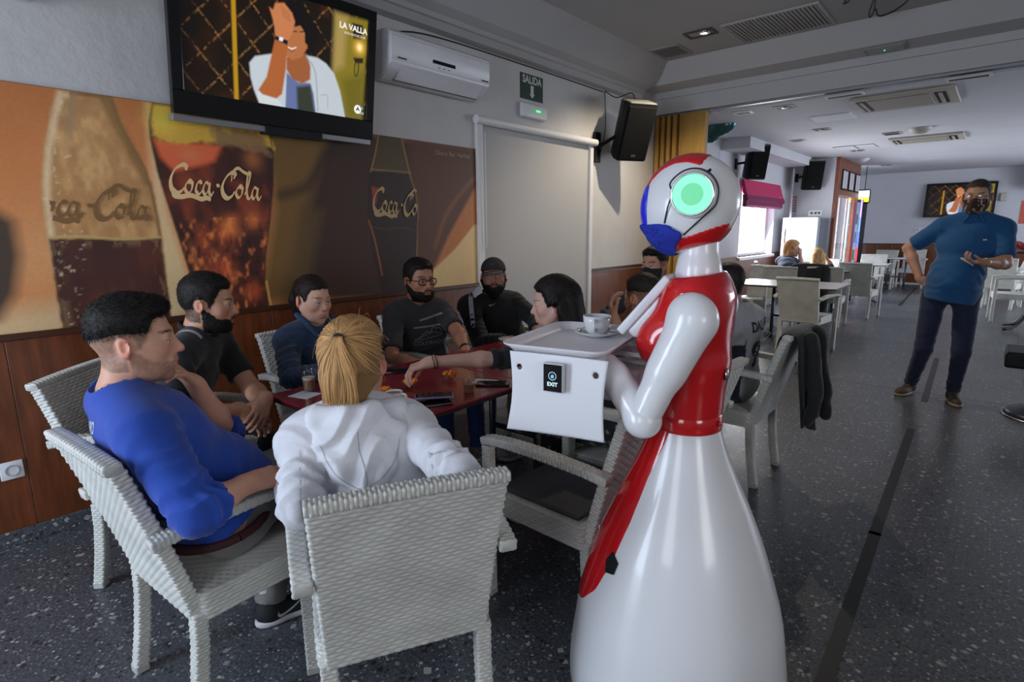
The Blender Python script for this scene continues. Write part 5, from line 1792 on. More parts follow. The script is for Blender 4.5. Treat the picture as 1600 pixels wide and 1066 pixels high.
# small black tape tab and screw
q = RPX(972, 861)
def on_skirt(py_, ang, out=.004):
    r = skr(py_) + out
    return np.array([-r * math.sin(ang), r * math.cos(ang), py_])
zt = .50; at = math.radians(53)
v = [on_skirt(zt + dz, at + da, .006) for dz, da in ((.030, -.03), (.012, .11), (-.020, .09), (-.030, -.04), (.0, -.09))]
v2 = [p * np.array([.985, .985, 1]) for p in v]
rmk('black_tab', (np.array(v + v2), [(0, 1, 2, 3, 4), (9, 8, 7, 6, 5), (0, 5, 6, 1), (1, 6, 7, 2), (2, 7, 8, 3), (3, 8, 9, 4), (4, 9, 5, 0)]), black_pl)
cs = on_skirt(.53, math.radians(18), .004)
rmk('panel_screw', xf(lathe([(.007, 0), (.006, .003), (0, .004)], 12), M=rotM((1, 0, 0), -PI / 2), t=cs), white_pl)

# torso (red bodice) as one moulded shell
def RZ(py_): return RPX(1078, py_)[2]
s = SDF((-.22, -.20, .80), (.22, .24, 1.36), .0055)
s.cap((0, 0, .88), (0, 0, .93), .088, .086, k=0)
s.ell((0, .0, .93), (.092, .090, .10), k=.03)
s.ell((0, -.012, 1.06), (.115, .098, .14), k=.04)
s.ell((0, -.012, 1.19), (.140, .100, .11), k=.04)
s.ell((0, -.018, 1.255), (.145, .080, .075), k=.04)
for sx in (-1, 1):
    s.ell((sx * .062, .062, 1.115), (.066, .070, .070), k=.035)
    s.cap((sx * .05, .045, 1.15), (sx * .07, .0, 1.24), .06, .05, k=.04)
s.cap((0, -.01, 1.25), (0, -.012, 1.31), .088, .055, k=.03)
s.plane((0, 0, .875), (0, 0, -1))
tor = s.copy()
s.plane((0, -.01, 1.300), (0, .12, 1), k=0)
rmk('bodice', s.mesh(2), rr_, smooth=True)
rmk('belt', lathe([(.088, .868), (.096, .872), (.098, .880), (.097, .915), (.093, .922), (.086, .924)], 64), rr_, smooth=True)
s = SDF((-.12, -.12, 1.24), (.12, .14, 1.44), .0045)
s.cap((0, -.012, 1.28), (0, -.008, 1.43), .050, .050, k=0)
s.cap((0, -.012, 1.25), (0, -.012, 1.30), .065, .056, k=.03)
rmk('neck', s.mesh(2), rw_, smooth=True)
# small round buttons on the back edge
for z, sc_ in ((1.04, .018), (.90, .008)):
    rmk('round_button', xf(lathe([(sc_, 0), (sc_ * .9, .004), (0, .005)], 18), M=rotM((1, 0, 0), PI / 2) @ np.eye(3), t=(-.035, -.104 if z > 1 else -.094, z)), steel if z > 1 else rr_, smooth=True)

# head
HC = RPX(1080, 317)
HC = np.array([0, HC[1], HC[2]])
HR = np.array([.112, .124, .124])
s = SDF(HC - .18, HC + .18, .0045)
s.ell(HC, HR, k=0)
s.ell(HC + np.array([0, .020, -.034]), (.090, .095, .092), k=.04)
headS = s.copy()
rmk('head_shell', s.mesh(2), rw_, smooth=True)
X, Y, Z = headS.pts(); X, Y, Z = X - HC[0], Y - HC[1], Z - HC[2]
ang = np.degrees(np.arctan2(Z, Y))      # 0 = forward, 90 = up
def shell(region, t=.0022, name='trim', m_=rr_):
    q = headS.copy()
    q.D = np.maximum(np.maximum(headS.D - t, -(headS.D + .006)), region).astype(np.float32)
    return rmk(name, q.mesh(1), m_, smooth=True)
crest = np.maximum(np.abs(X) - .055 - .022 * np.clip((ang - 23) / 90, 0, 1), np.maximum((22 - ang) * .002, (ang - 112) * .002))
shell(crest, name='red_crest')
low = np.maximum(np.maximum(Z + .090 + .36 * Y, -(Z + .121 + .25 * Y)), -(Y + .104))
shell(low, name='red_chin_band')
vis = np.maximum(np.abs(X) - .078, np.maximum(-(Y - .098), np.maximum(Z - .046, -.060 - Z)))
shell(vis, .004, 'blue_visor', mat('blue_visor_gloss', (.02, .03, .55), .12, coat=.6, emit=(.01, .02, .6), estr=.25))
# fabric mask over the lower face
mk1 = headS.copy()
reg = np.maximum(np.maximum(Z + .055, Z + .053 + (.046 - Y) * .63), (-.082 - Z) * .55 - Y)
mk1.D = np.maximum(np.maximum(headS.D - .010, -(headS.D - .003)), reg).astype(np.float32)
mv, mf_ = mk1.mesh(2)
mn = normals(mv, mf_)
mv = mv + mn * (.0030 * vnoise(mv * 45, 3) + .004 * vnoise(mv * 20, 5))[:, None]
rmk('blue_fabric_mask', (mv, mf_), mat('royal_blue_fabric', (.012, .03, .34), .85, bump=.0008, bscale=250), smooth=True)
# ear light
EC = RPX(1083, 304, -.108)
ec = np.array([-.112, EC[1], EC[2]])
Mx = np.array([[0, 0, -1], [1, 0, 0], [0, 1, 0]], float)    # lathe z -> -x (towards the camera side)
rmk('ear_housing', xf(lathe([(.040, -.03), (.060, -.03), (.058, -.004), (.055, .006), (.052, .008), (.050, .006)], 48), M=Mx, t=ec), rw_, smooth=True)
rmk('ear_chrome_ring', xf(lathe([(.0505, .004), (.053, .009), (.0505, .013), (.048, .010)], 48), M=Mx, t=ec), steel, smooth=True)
rmk('ear_light', xf(lathe([(.027, .0085), (.036, .0090), (.0485, .0085)], 48), M=Mx, t=ec), mat('ear_green_light', (.1, .5, .3), .4, emit=(.25, 1.0, .52), estr=.95), smooth=True)
rmk('ear_grille', xf(lathe([(0, .0090), (.027, .0088)], 40), M=Mx, t=ec), mat('ear_green_grille', (.1, .3, .2), .5, emit=(.13, .62, .27), estr=.9, bump=.001, bscale=400), smooth=True)
# mask elastic, lying on the shell
def head_x(y, z):
    yy, zz_ = y - HC[1], z - HC[2]
    k = 1 - (yy / HR[1]) ** 2 - (zz_ / HR[2]) ** 2
    return -HR[0] * math.sqrt(max(k, .06)) - .009
def onhead(px, py):
    x = -.10
    for _ in range(4):
        q = RPX(px, py, x); x = head_x(q[1], q[2])
    return np.array([x, q[1], q[2]])
el_m = mat('black_elastic', (.01, .01, .012), .7)
loop = [onhead(*p) for p in ((1038, 349), (1045, 322), (1052, 296))]
for a in np.linspace(2.75, -1.0, 14):
    loop.append(ec + np.array([.000, .0555 * -math.cos(a) * -1 * -1, .0555 * math.sin(a)]))
loop = [onhead(1038, 349), onhead(1043, 325), onhead(1050, 302)]
for adeg in (160, 135, 110, 85, 60, 35, 10, -15, -38):
    a = math.radians(adeg)
    loop.append(ec + np.array([.002, -math.cos(a) * .056, math.sin(a) * .056]))
loop = [(p if i < 3 else p * np.array([1, 1, 1])) for i, p in enumerate(loop)]
# photo left is robot forward (+y): angles above run from the front over the top to the back
loop[3:] = [ec + np.array([.002, math.cos(math.radians(180 - adeg)) * .056 * -1, math.sin(math.radians(adeg)) * .056]) for adeg in (20, 45, 70, 95, 120, 145, 170, 195, 218)]
loop[3:] = [ec + np.array([-.006, math.cos(math.radians(adeg)) * .061, math.sin(math.radians(adeg)) * .061]) for adeg in (25, 45, 70, 95, 120, 145, 170, 195, 212)]
loop += [onhead(1092, 345), onhead(1068, 367)]
rmk('mask_elastic', tube(catmull(loop, 5), .0020, 6), el_m, smooth=True)
kn = [onhead(1100, 277), onhead(1104, 271), onhead(1110, 265)]
rmk('elastic_knot', [tube(kn, .0035, 8), tube([onhead(1098, 276), onhead(1103, 277)], .0048, 8)], el_m, smooth=True)

# arms: shoulder cap, upper arm, elbow, forearm
def arm(side):
    s = SDF((-.34, -.22, .80), (.34, .36, 1.32), .0055)
    x = side
    sh = RPX(1080, 498, -.17); el_ = RPX(1004, 655, -.205); wr = RPX(955, 592, -.19)
    sh = np.array([x * .172, sh[1], sh[2]]); el_ = np.array([x * .205, el_[1], el_[2]]); wr = np.array([x * .165, wr[1], wr[2]])
    s.ell(sh + np.array([0, 0, .005]), (.048, .058, .060), k=0)
    s.cap(sh, el_, .049, .041, k=.02)
    s.cap(sh + np.array([0, -.012, -.01]), sh + (el_ - sh) * .5 + np.array([0, -.004, 0]), .048, .044, k=.03)
    up = s.mesh(2)
    s = SDF((-.34, -.22, .80), (.34, .36, 1.32), .0055)
    s.ell(el_ + np.array([0, 0, -.004]), (.044, .047, .044), k=0)
    s.cap(el_, wr, .044, .040, k=.015)
    s.cap(wr, wr + (wr - el_) * .28 + np.array([-x * .02, 0, 0]), .040, .028, k=.015)
    fo = s.mesh(2)
    hd = wr + (wr - el_) * .30
    # white mitten-like moulded hand with fingers under the tray
    s = SDF(hd - .14, hd + .14, .004)
    dirv = np.array([-x * .25, .95, .12])
    dirv /= np.linalg.norm(dirv)
    s.rbox(hd + dirv * .035, (.034, .040, .014), .012, k=0)
    for k in range(4):
        a_ = hd + dirv * .065 + np.array([(-.026 + .0175 * k), 0, 0])
        b_ = a_ + dirv * (.030 - abs(k - 1.4) * .004); c__ = b_ + dirv * .024 + np.array([0, 0, .004])
        s.cap(a_, b_, .0085, .008, k=.003); s.cap(b_, c__, .008, .007, k=.002)
    t0 = hd + np.array([-x * .030, .015, .0]); s.cap(t0, t0 + np.array([-x * .022, .028, .006]), .011, .009, k=.006); s.cap(t0 + np.array([-x * .022, .028, .006]), t0 + np.array([-x * .026, .052, .010]), .009, .0075, k=.003)
    a = rmk('upper_arm', up, rw_, smooth=True)
    rmk('forearm', fo, rw_, smooth=True)
    rmk('hand', s.mesh(1), rw_, smooth=True)


arm(-1); arm(1)

# tablet on the chest, leaning
A = RPX(971, 522, -.085); B = RPX(1048, 437, -.085)
mid = (A + B) / 2; ax = (B - A); Ltab = np.linalg.norm(ax[1:]); ax = np.array([0, ax[1], ax[2]]) / Ltab
nx_ = np.array([0, ax[2], -ax[1]])          # outward
if nx_[1] < 0: nx_ = -nx_
mid[0] = 0.0; mid = mid + nx_ * .012
def tabp(pc): 
    v, f = pc
    return (mid + v[:, :1] * np.array([1.0, 0, 0]) + v[:, 1:2] * ax + v[:, 2:3] * nx_, f)
tb = rob
rmk('tablet', tabp(box(-.090, .090, -Ltab / 2, Ltab / 2, -.018, .008, .006, 3)), white_pl, angle=50)
rmk('tablet_screen', tabp(box(-.080, .080, -Ltab / 2 + .012, Ltab / 2 - .012, .006, .0095)), mat('tablet_screen', (.02, .02, .025), .1))
rmk('tablet_back_box', tabp(box(-.084, .084, -Ltab / 2 + .015, Ltab / 2 + .012, -.050, -.016, .010, 3)), white_pl, angle=50)
rmk('tablet_stalk', [tube([tabp((np.array([[0, -.02, -.03]]), []))[0][0], (0, .06, 1.20)], .016, 10)], dark_gr)
# tray and its carrier
TZ_ = 1.095
def trp(px, py, z=TZ_ + .018):
    q = onz(px, py, z) - RP
    return np.array([np.dot(q, RSV), np.dot(q, RFV), 0])
cn = [trp(794, 541), trp(968, 556), trp(998, 512), trp(858, 502)]
cy0 = (cn[1][1] + cn[2][1]) / 2; cy1 = (cn[0][1] + cn[3][1]) / 2
cx0 = (cn[0][0] + cn[1][0]) / 2; cx1 = (cn[2][0] + cn[3][0]) / 2
tcx, tcy = (cx0 + cx1) / 2, (cy0 + cy1) / 2
thx, thy = abs(cx1 - cx0) / 2, abs(cy1 - cy0) / 2
def rrect(hx, hy, r, z, n=8):
    out = []
    for (sx, sy, a0) in ((1, 1, 0), (-1, 1, PI / 2), (-1, -1, PI), (1, -1, 1.5 * PI)):
        for k in range(n + 1):
            a = a0 + PI / 2 * k / n
            out.append((tcx + sx * (hx - r) + r * math.cos(a), tcy + sy * (hy - r) + r * math.sin(a), z))
    return out
loops = [rrect(thx - .035, thy - .035, .03, TZ_ - .004), rrect(thx - .022, thy - .022, .035, TZ_ - .002), rrect(thx - .012, thy - .012, .04, TZ_ + .010), rrect(thx, thy, .045, TZ_ + .018), rrect(thx + .001, thy + .001, .046, TZ_ + .022),
         rrect(thx - .003, thy - .003, .045, TZ_ + .023), rrect(thx - .014, thy - .014, .04, TZ_ + .014), rrect(thx - .026, thy - .026, .035, TZ_ + .0025), rrect(thx - .034, thy - .034, .03, TZ_ + .0010)]
n_ = len(loops[0]); V = np.array(sum(loops, [])); F = []
for i in range(len(loops) - 1):
    for j in range(n_):
        k = (j + 1) % n_
        F.append((i * n_ + j, i * n_ + k, (i + 1) * n_ + k, (i + 1) * n_ + j))
F.append(tuple(range(n_ - 1, -1, -1))); F.append(tuple(range((len(loops) - 1) * n_, len(loops) * n_)))
tray_w = (R2W(V), F)
tray = tag(mk('serving_tray', tray_w, mat('tray_white_plastic', (.80, .77, .81), .35), loc=tuple(R2W(np.array([tcx, tcy, TZ_]))), angle=50), 'white serving tray with raised rim held by the robot', 'tray')
rmk('tray_support', [box(tcx - thx * .7, tcx + thx * .7, tcy - thy * .75, tcy + thy * .55, TZ_ - .022, TZ_ - .006, .004), box(-.05, .05, .06, tcy, TZ_ - .030, TZ_ - .018)], white_pl)
rmk('carrier_box', box(-.10, .06, tcy - thy - .04, tcy + thy * .3, TZ_ - .155, TZ_ - .06, .012, 3), white_pl, angle=50)
# side panel with two holes, hanging from the tray edge on the camera side
px0 = cx0 + .004
def PP(px, py): 
    q = RPX(px, py, px0); return q
c4 = [PP(797, 548), PP(951, 565), PP(946, 690), PP(795, 668)]
nu, nv = 40, 32
hol = [PP(812, 573), PP(931, 587)]
hr_ = .0088
V, F, Gd = [], [], {}
for i in range(nu + 1):
    for j in range(nv + 1):
        u, v = i / nu, j / nv
        left = c4[0] * (1 - v) + c4[3] * v + np.array([0, -.012 * math.sin(PI * v), 0])
        right = c4[1] * (1 - v) + c4[2] * v + np.array([0, .008 * math.sin(PI * v), 0])
        p = left * (1 - u) + right * u
        p = p + np.array([.006 * math.sin(PI * u) - .010 * v, 0, 0])
        for h in hol:
            d = p[1:] - h[1:]; L_ = np.linalg.norm(d)
            if L_ < hr_: p = p.copy(); p[1:] = h[1:] + d / (L_ + 1e-9) * hr_
        V.append(p)
V = np.array(V)
for i in range(nu):
    for j in range(nv):
        q = [i * (nv + 1) + j, i * (nv + 1) + j + 1, (i + 1) * (nv + 1) + j + 1, (i + 1) * (nv + 1) + j]
        c = V[q].mean(0)
        if any(np.linalg.norm(c[1:] - h[1:]) < hr_ * .93 for h in hol): continue
        F.append(q)
po_ = rmk('side_panel', (V, F), mat('panel_white', (.70, .70, .73), .4), smooth=True)
sm = po_.modifiers.new('thickness', 'SOLIDIFY'); sm.thickness = .003; sm.offset = 0
# access button box reading EXIT
b0 = PP(853, 564); b1 = PP(884, 613)
yA, yB, zA, zB = b0[1], b1[1], b0[2], b1[2]
ym, zm = (yA + yB) / 2, (zA + zB) / 2
hw, hh = abs(yA - yB) / 2, abs(zA - zB) / 2
eb = rmk('exit_button_box', box(px0 - .020, px0 - .002, ym - hw, ym + hw, zm - hh, zm + hh, .003, 2), mat('button_grey_plastic', (.55, .56, .58), .35), angle=50)
rmk('button_face', box(px0 - .0215, px0 - .0195, ym - hw + .003, ym + hw - .003, zm - hh + .003, zm + hh - .003, .0008), black_gl, parent=eb)
ew = mat('exit_glow', (0, 0, 0), .4, emit=(.62, .86, 1.0), estr=1.2)
yv, zv = np.array([0, -1.0, 0]), np.array([0, 0, 1.0])
fo_ = np.array([px0 - .0222, ym, zm])
rmk('lettering', place2d(text_mesh('EXIT', .0145, bold=.0004), fo_ + zv * -.0165, yv, zv), ew, parent=eb)
rg = join([ribbon_ring for ribbon_ring in [lathe([(.0100, 0), (.0112, 0)], 28)]])
rmk('ring_symbol', place2d(rg, fo_ + zv * .006, yv, zv), ew, parent=eb)
hs = [ribbon([(-.0035, -.002), (-.0035, .003)], .0016, 0, 3, 1), ribbon([(-.0012, -.001), (-.0012, .0055)], .0016, 0, 3, 1), ribbon([(.0012, -.001), (.0012, .005)], .0016, 0, 3, 1), ribbon([(.0034, -.001), (.0034, .004)], .0016, 0, 3, 1),
      (np.array([(-.0045, -.0055, 0), (.0035, -.0055, 0), (.0045, 0, 0), (-.0045, 0, 0)]), [(0, 1, 2, 3)])]
rmk('hand_symbol', place2d(join(hs), fo_ + zv * .006, yv, zv), mat('exit_hand_glow', (0, 0, 0), .4, emit=(.25, .55, .9), estr=1.0), parent=eb)
# cup, saucer, spoon and sachet on the tray
cu_ = R2W(trp(932, 522, TZ_ + .008) + np.array([0, 0, TZ_]))
t = tag(mk('white_saucer', lathe([(0, TZ_ + .002), (.034, TZ_ + .002), (.040, TZ_ + .006), (.068, TZ_ + .017), (.069, TZ_ + .019), (.040, TZ_ + .010), (0, TZ_ + .008)], 40, cu_[0], cu_[1]), china, loc=(cu_[0], cu_[1], TZ_), smooth=True), 'white saucer under the cup on the robot tray', 'saucer')
hd_a = math.atan2(-cu_[1], -cu_[0]) - .12
cup(cu_, TZ_ + .007, .042, .058, 'white coffee cup on its saucer on the robot tray', hd_a, False, name='coffee_cup')
vd = np.array([-.65, .75, 0])
tag(mk('sugar_sachet', (lambda P: (P, [(0, 1, 2, 3), (7, 6, 5, 4), (0, 4, 5, 1), (1, 5, 6, 2), (2, 6, 7, 3), (3, 7, 4, 0)]))(np.array([cu_ + np.array(d) for d in ((.035, .02, .018), (.068, .035, .020), (.050, .075, .026), (.018, .058, .024), (.035, .02, .022), (.068, .035, .024), (.050, .075, .030), (.018, .058, .028))])), mat('sachet_paper', (.6, .6, .62), .4), loc=tuple(cu_)), 'white sugar sachet on the saucer behind the cup', 'sachet')
sp0 = cu_ + np.array([-.055, -.02, .018]); sp1 = cu_ + np.array([.0, .062, .020])
tag(mk('teaspoon', [tube([sp0 + np.array([.01, .015, 0]), sp1], .0018, 6), tube([sp0, sp0 + np.array([.008, .012, 0])], [.005, .004], 8)], steel, loc=tuple(sp0), smooth=True), 'steel teaspoon on the robot tray saucer', 'spoon')

# ================================================================== RIGHT EDGE THINGS
blk = mat('black_powder_steel', (.015, .017, .025), .4)
def bar_table(x, y, label, h=1.08, r=.32):
    t = empty('high_table', (x, y, 0), label=label, cat='table')
    mk('top', box(x - r, x + r, y - r, y + r, h - .03, h, .01), mat('dark_top', (.05, .02, .015), .3), parent=t)
    mk('post', tube([(x, y, .1), (x, y, h - .03)], .03, 12), blk, parent=t, smooth=True)
    for a in (PI * .75, PI * 1.25, -PI * .25, PI * .25):
        dx, dy = math.cos(a), math.sin(a)
        mk('leg', tube(catmull([(x, y, .5), (x + dx * .08, y + dy * .08, .25), (x + dx * .2, y + dy * .2, .08), (x + dx * .38, y + dy * .38, .03)], 5), .022, 8), blk, parent=t, smooth=True)
    return t
bar_table(.42, 10.3, 'tall dark table with curved black legs at the right edge')
fx = ony(1583, 385, 10.3)
fe = empty('red_bundle', (fx[0] + .03, 10.3, 1.08), label='red crumpled cloth bundle on the tall table at the right edge', cat='cloth')
s = SDF((fx[0] - .15, 10.1, 1.05), (fx[0] + .30, 10.5, 1.30), .01)
for k in range(9):
    rn = random.Random(k); s.ell((fx[0] + .0 + .025 * k, 10.3 + rn.uniform(-.06, .06), 1.11 + rn.uniform(0, .06)), (.05, .04, .03), k=.02)
v_, f__ = s.mesh(1); v_[:, 2] = np.maximum(v_[:, 2], 1.081)
mk('cloth', (v_ + normals(v_, f__) * (.012 * vnoise(v_ * 25, 2))[:, None], f__), mat('red_cloth', (.35, .03, .03), .8), parent=fe, smooth=True)
# dark blue base and black box at the right edge in the middle distance
pb = empty('pedestal_stool', (.33, 5.62, 0), label='black square-seated stool with a round blue-black base at the right edge', cat='stool')
mk('seat', box(.12, .62, 5.45, 5.85, .38, .50, .02, 3), black_pl, parent=pb)
mk('post', tube([(.36, 5.64, .1), (.36, 5.64, .39)], .03, 12), blk, parent=pb, smooth=True)
mk('base', lathe([(0, .0), (.26, .0), (.27, .01), (.24, .045), (.10, .10), (.04, .20), (0, .2)], 32, .42, 5.62), mat('navy_base', (.012, .016, .05), .35), parent=pb, smooth=True)
mk('foot_rim', lathe([(.262, .0), (.275, .006), (.272, .014), (.262, .012)], 32, .42, 5.62), steel, parent=pb, smooth=True)


# ================================================================== CLOTH HUNG ON CHAIRS
def draped(c, wdir, ddir, w, top, front, back, thick, label, seed, m_, taper=.9, lean=0.0, name='hanging_jacket', cat='jacket'):
    """a garment folded over a chair back: c centre of the edge, wdir along it, ddir to the rear"""
    c = np.asarray(c, float); wdir = np.asarray(wdir, float); ddir = np.asarray(ddir, float)
    prof = [(-.045, top - front), (-.040, top - front * .5), (-.034, top - .03), (-.020, top + .006), (.012, top + .012), (.040, top - .005), (.055, top - .05), (.065, top - back * .35), (.085, top - back * .7), (.10, top - back)]
    P = catmull([(a, 0, z) for a, z in prof], 6)
    nu = 46; V = []
    for i in range(nu):
        u = i / (nu - 1) * 2 - 1
        for p in P:
            dn = max(0, (top - p[2]) / back)
            ww = w / 2 * (1 - (1 - taper) * dn)
            q = c + wdir * (u * ww + lean * dn * dn) + ddir * (p[0] + .016 * math.sin(u * 9 + seed) * dn * (1 if p[0] > 0 else .4) + .008 * math.sin(u * 21 + seed * 2) * dn) + np.array([0, 0, p[2] - .035 * dn * math.sin(u * 4 + seed) - .02 * (abs(u) ** 3) * (1 - dn)])
            V.append(q)
    m = len(P); F = [(i * m + j, (i + 1) * m + j, (i + 1) * m + j + 1, i * m + j + 1) for i in range(nu - 1) for j in range(m - 1)]
    V = np.array(V)
    t = empty(name, tuple(c[:2]) + (top,), label=label, cat=cat)
    o = mk('body_fabric', (V, F), m_, parent=t, smooth=True)
    sm = o.modifiers.new('thickness', 'SOLIDIFY'); sm.thickness = thick
    return t, V


jk = mat('black_jersey_fabric', (.014, .014, .015), .85, bump=.002, bscale=60, sheen=.2)
jt, _ = draped((-.785, 3.29, 0), np.array([0, 1.0, 0]), np.array([1.0, 0, 0]), .40, .872, .16, .52, .012, 'black jacket hung over the back of the white jersey man\'s chair', 1.3, jk, .78, .02)
s = SDF((-1.0, 2.95, .3), (-.5, 3.65, .95), .009)
s.cap((-.72, 3.42, .84), (-.66, 3.48, .50), .045, .035, k=0); s.cap((-.66, 3.48, .50), (-.64, 3.44, .38), .036, .03, k=.01)
s.cap((-.70, 3.20, .84), (-.64, 3.17, .55), .045, .036, k=0); s.cap((-.64, 3.17, .55), (-.66, 3.13, .42), .036, .03, k=.01)
v_, f__ = s.mesh(1)
mk('sleeve', (v_ + normals(v_, f__) * (.008 * vnoise(v_ * 22, 4))[:, None], f__), jk, parent=jt, smooth=True)
pc = onz(1264, 415, .88)
jt2, _ = draped((pc[0] + .02, pc[1] - .02, 0), np.array([.99, -.05, 0]), np.array([-.05, -1.0, 0]), .46, .885, .12, .46, .014, 'black ribbed coat draped over a far-room chair back', 2.2, mat('ribbed_black_coat', (.020, .021, .022), .8, bump=.004, bscale=30, stretch=(1, 1, 5)), 1.0)
s = SDF((pc[0], pc[1] - .4, .1), (pc[0] + .5, pc[1] + .1, .9), .012)
s.cap((pc[0] + .24, pc[1] - .06, .84), (pc[0] + .27, pc[1] - .12, .42), .05, .042, k=0); s.cap((pc[0] + .27, pc[1] - .12, .42), (pc[0] + .25, pc[1] - .10, .22), .042, .036, k=.01)
mk('sleeve', s.mesh(1), mat('ribbed_black_coat', (0, 0, 0), .8), parent=jt2, smooth=True)
# ================================================================== PEOPLE
skin_m = mat('skin', (.5, .3, .2), .48, attr='Col', sss=.08, bump=.0004, bscale=220, spec=.4)
hair_m = mat('hair', (.02, .015, .012), .58, attr='Col', bump=.0015, bscale=160, stretch=(1, 1, .25), spec=.3)
eye_m = mat('eyeball', (1, 1, 1), .12, attr='Col')
cloth_attr = mat('printed_cloth', (1, 1, 1), .88, attr='Col', bump=.0009, bscale=190, sheen=.15)
UP = np.array([0, 0, 1.0])


def nrm(v):
    v = np.asarray(v, float)
    return v / (np.linalg.norm(v) + 1e-12)


def atd(px, py, D): return CAMC + D * ray(px, py)


def head_sdf(fem, h):
    s = SDF((-.13, -.145, -.215), (.13, .145, .15), h)
    w = .96 if fem else 1.0
    s.ell((0, -.012, .032), (.077 * w, .097, .089), k=0)
    s.ell((0, .020, -.030), (.064 * w, .072, .080), k=.03)
    s.ell((0, .038, -.072), ((.040 if fem else .047), .046, .040), k=.03)
    s.ell((0, .072, -.098), ((.017 if fem else .022), .018, .018), k=.022)
    for x in (-1, 1):
        s.ell((x * .040, .050, -.022), (.028, .030, .026), k=.022)
        s.cap((x * .060, .0, -.040), (x * .040, .045, -.082), .018, .015, k=.03)
    s.cap((-.034, .080, .024), (.034, .080, .024), .0105, k=.016)
    for x in (-1, 1):
        s.ell((x * .031, .097, .003), (.017, .013, .0115), k=.012, op='s')
    # lids around the eyeballs
    for x in (-1, 1):
        s.ell((x * .031, .0755, .0075), (.0168, .0150, .0095), k=.003)
        s.ell((x * .031, .0745, -.0050), (.0158, .0140, .0055), k=.004)
        s.ell((x * .031, .0890, .0008), (.0125, .006, .0040 if fem else .0036), k=.002, op='s')
    # nose
    nl = .010 if fem else .014
    s.cap((0, .086, .014), (0, .098 + nl * .6, -.022), .0075, .0095 if fem else .0115, k=.010)
    s.ell((0, .100 + nl * .6, -.028), (.0105, .011, .0095), k=.008)
    for x in (-1, 1):
        s.ell((x * .0125, .094, -.032), (.0075, .010, .0075), k=.007)
        s.ell((x * .0065, .102, -.0405), (.0032, .005, .003), k=.002, op='s')
    # mouth
    s.ell((0, .083, -.060), (.030, .016, .022), k=.016)
    s.cap((-.017, .0915, -.0565), (.017, .0915, -.0565), .0052, k=.005)
    s.cap((0, .0965, -.0560), (0, .0965, -.0560), .0058, k=.006)
    s.cap((-.014, .0925, -.0680), (.014, .0925, -.0680), .0062, k=.005)
    s.cap((-.023, .094, -.0620), (.023, .094, -.0620), .0018, k=.003, op='s')
    s.cap((-.008, .098, -.0625), (.008, .098, -.0625), .0020, k=.003, op='s')
    s.ell((0, .094, -.083), (.016, .007, .006), k=.008, op='s')
    # ears
    for x in (-1, 1):
        M = rotM((0, 0, 1), x * -.45) @ rotM((1, 0, 0), .18)
        s.ell((x * .0835, -.012, -.004), (.0070, .0185, .0310), M=M, k=.004)
        s.ell((x * .0905, -.009, .000), (.0060, .0110, .0180), M=M, k=.003, op='s')
        s.ell((x * .080, -.004, -.028), (.0065, .009, .010), k=.004)
    # neck
    r = .046 if fem else .056
    s.cap((0, -.022, -.055), (0, -.040, -.150), r, r * 1.02, k=.025)
    s.cap((0, -.042, -.155), (0, -.050, -.18), r * 1.05, r * 1.12, k=.03)
    return s


_HC = {}
def head_base(fem, near):
    k = (fem, near)
    if k not in _HC:
        s = head_sdf(fem, .0041 if near else .0050)
        _HC[k] = (s, s.mesh(1))
    return _HC[k]


def sstep(a, b, x):
    t = np.clip((x - a) / (b - a), 0, 1)
    return t * t * (3 - 2 * t)


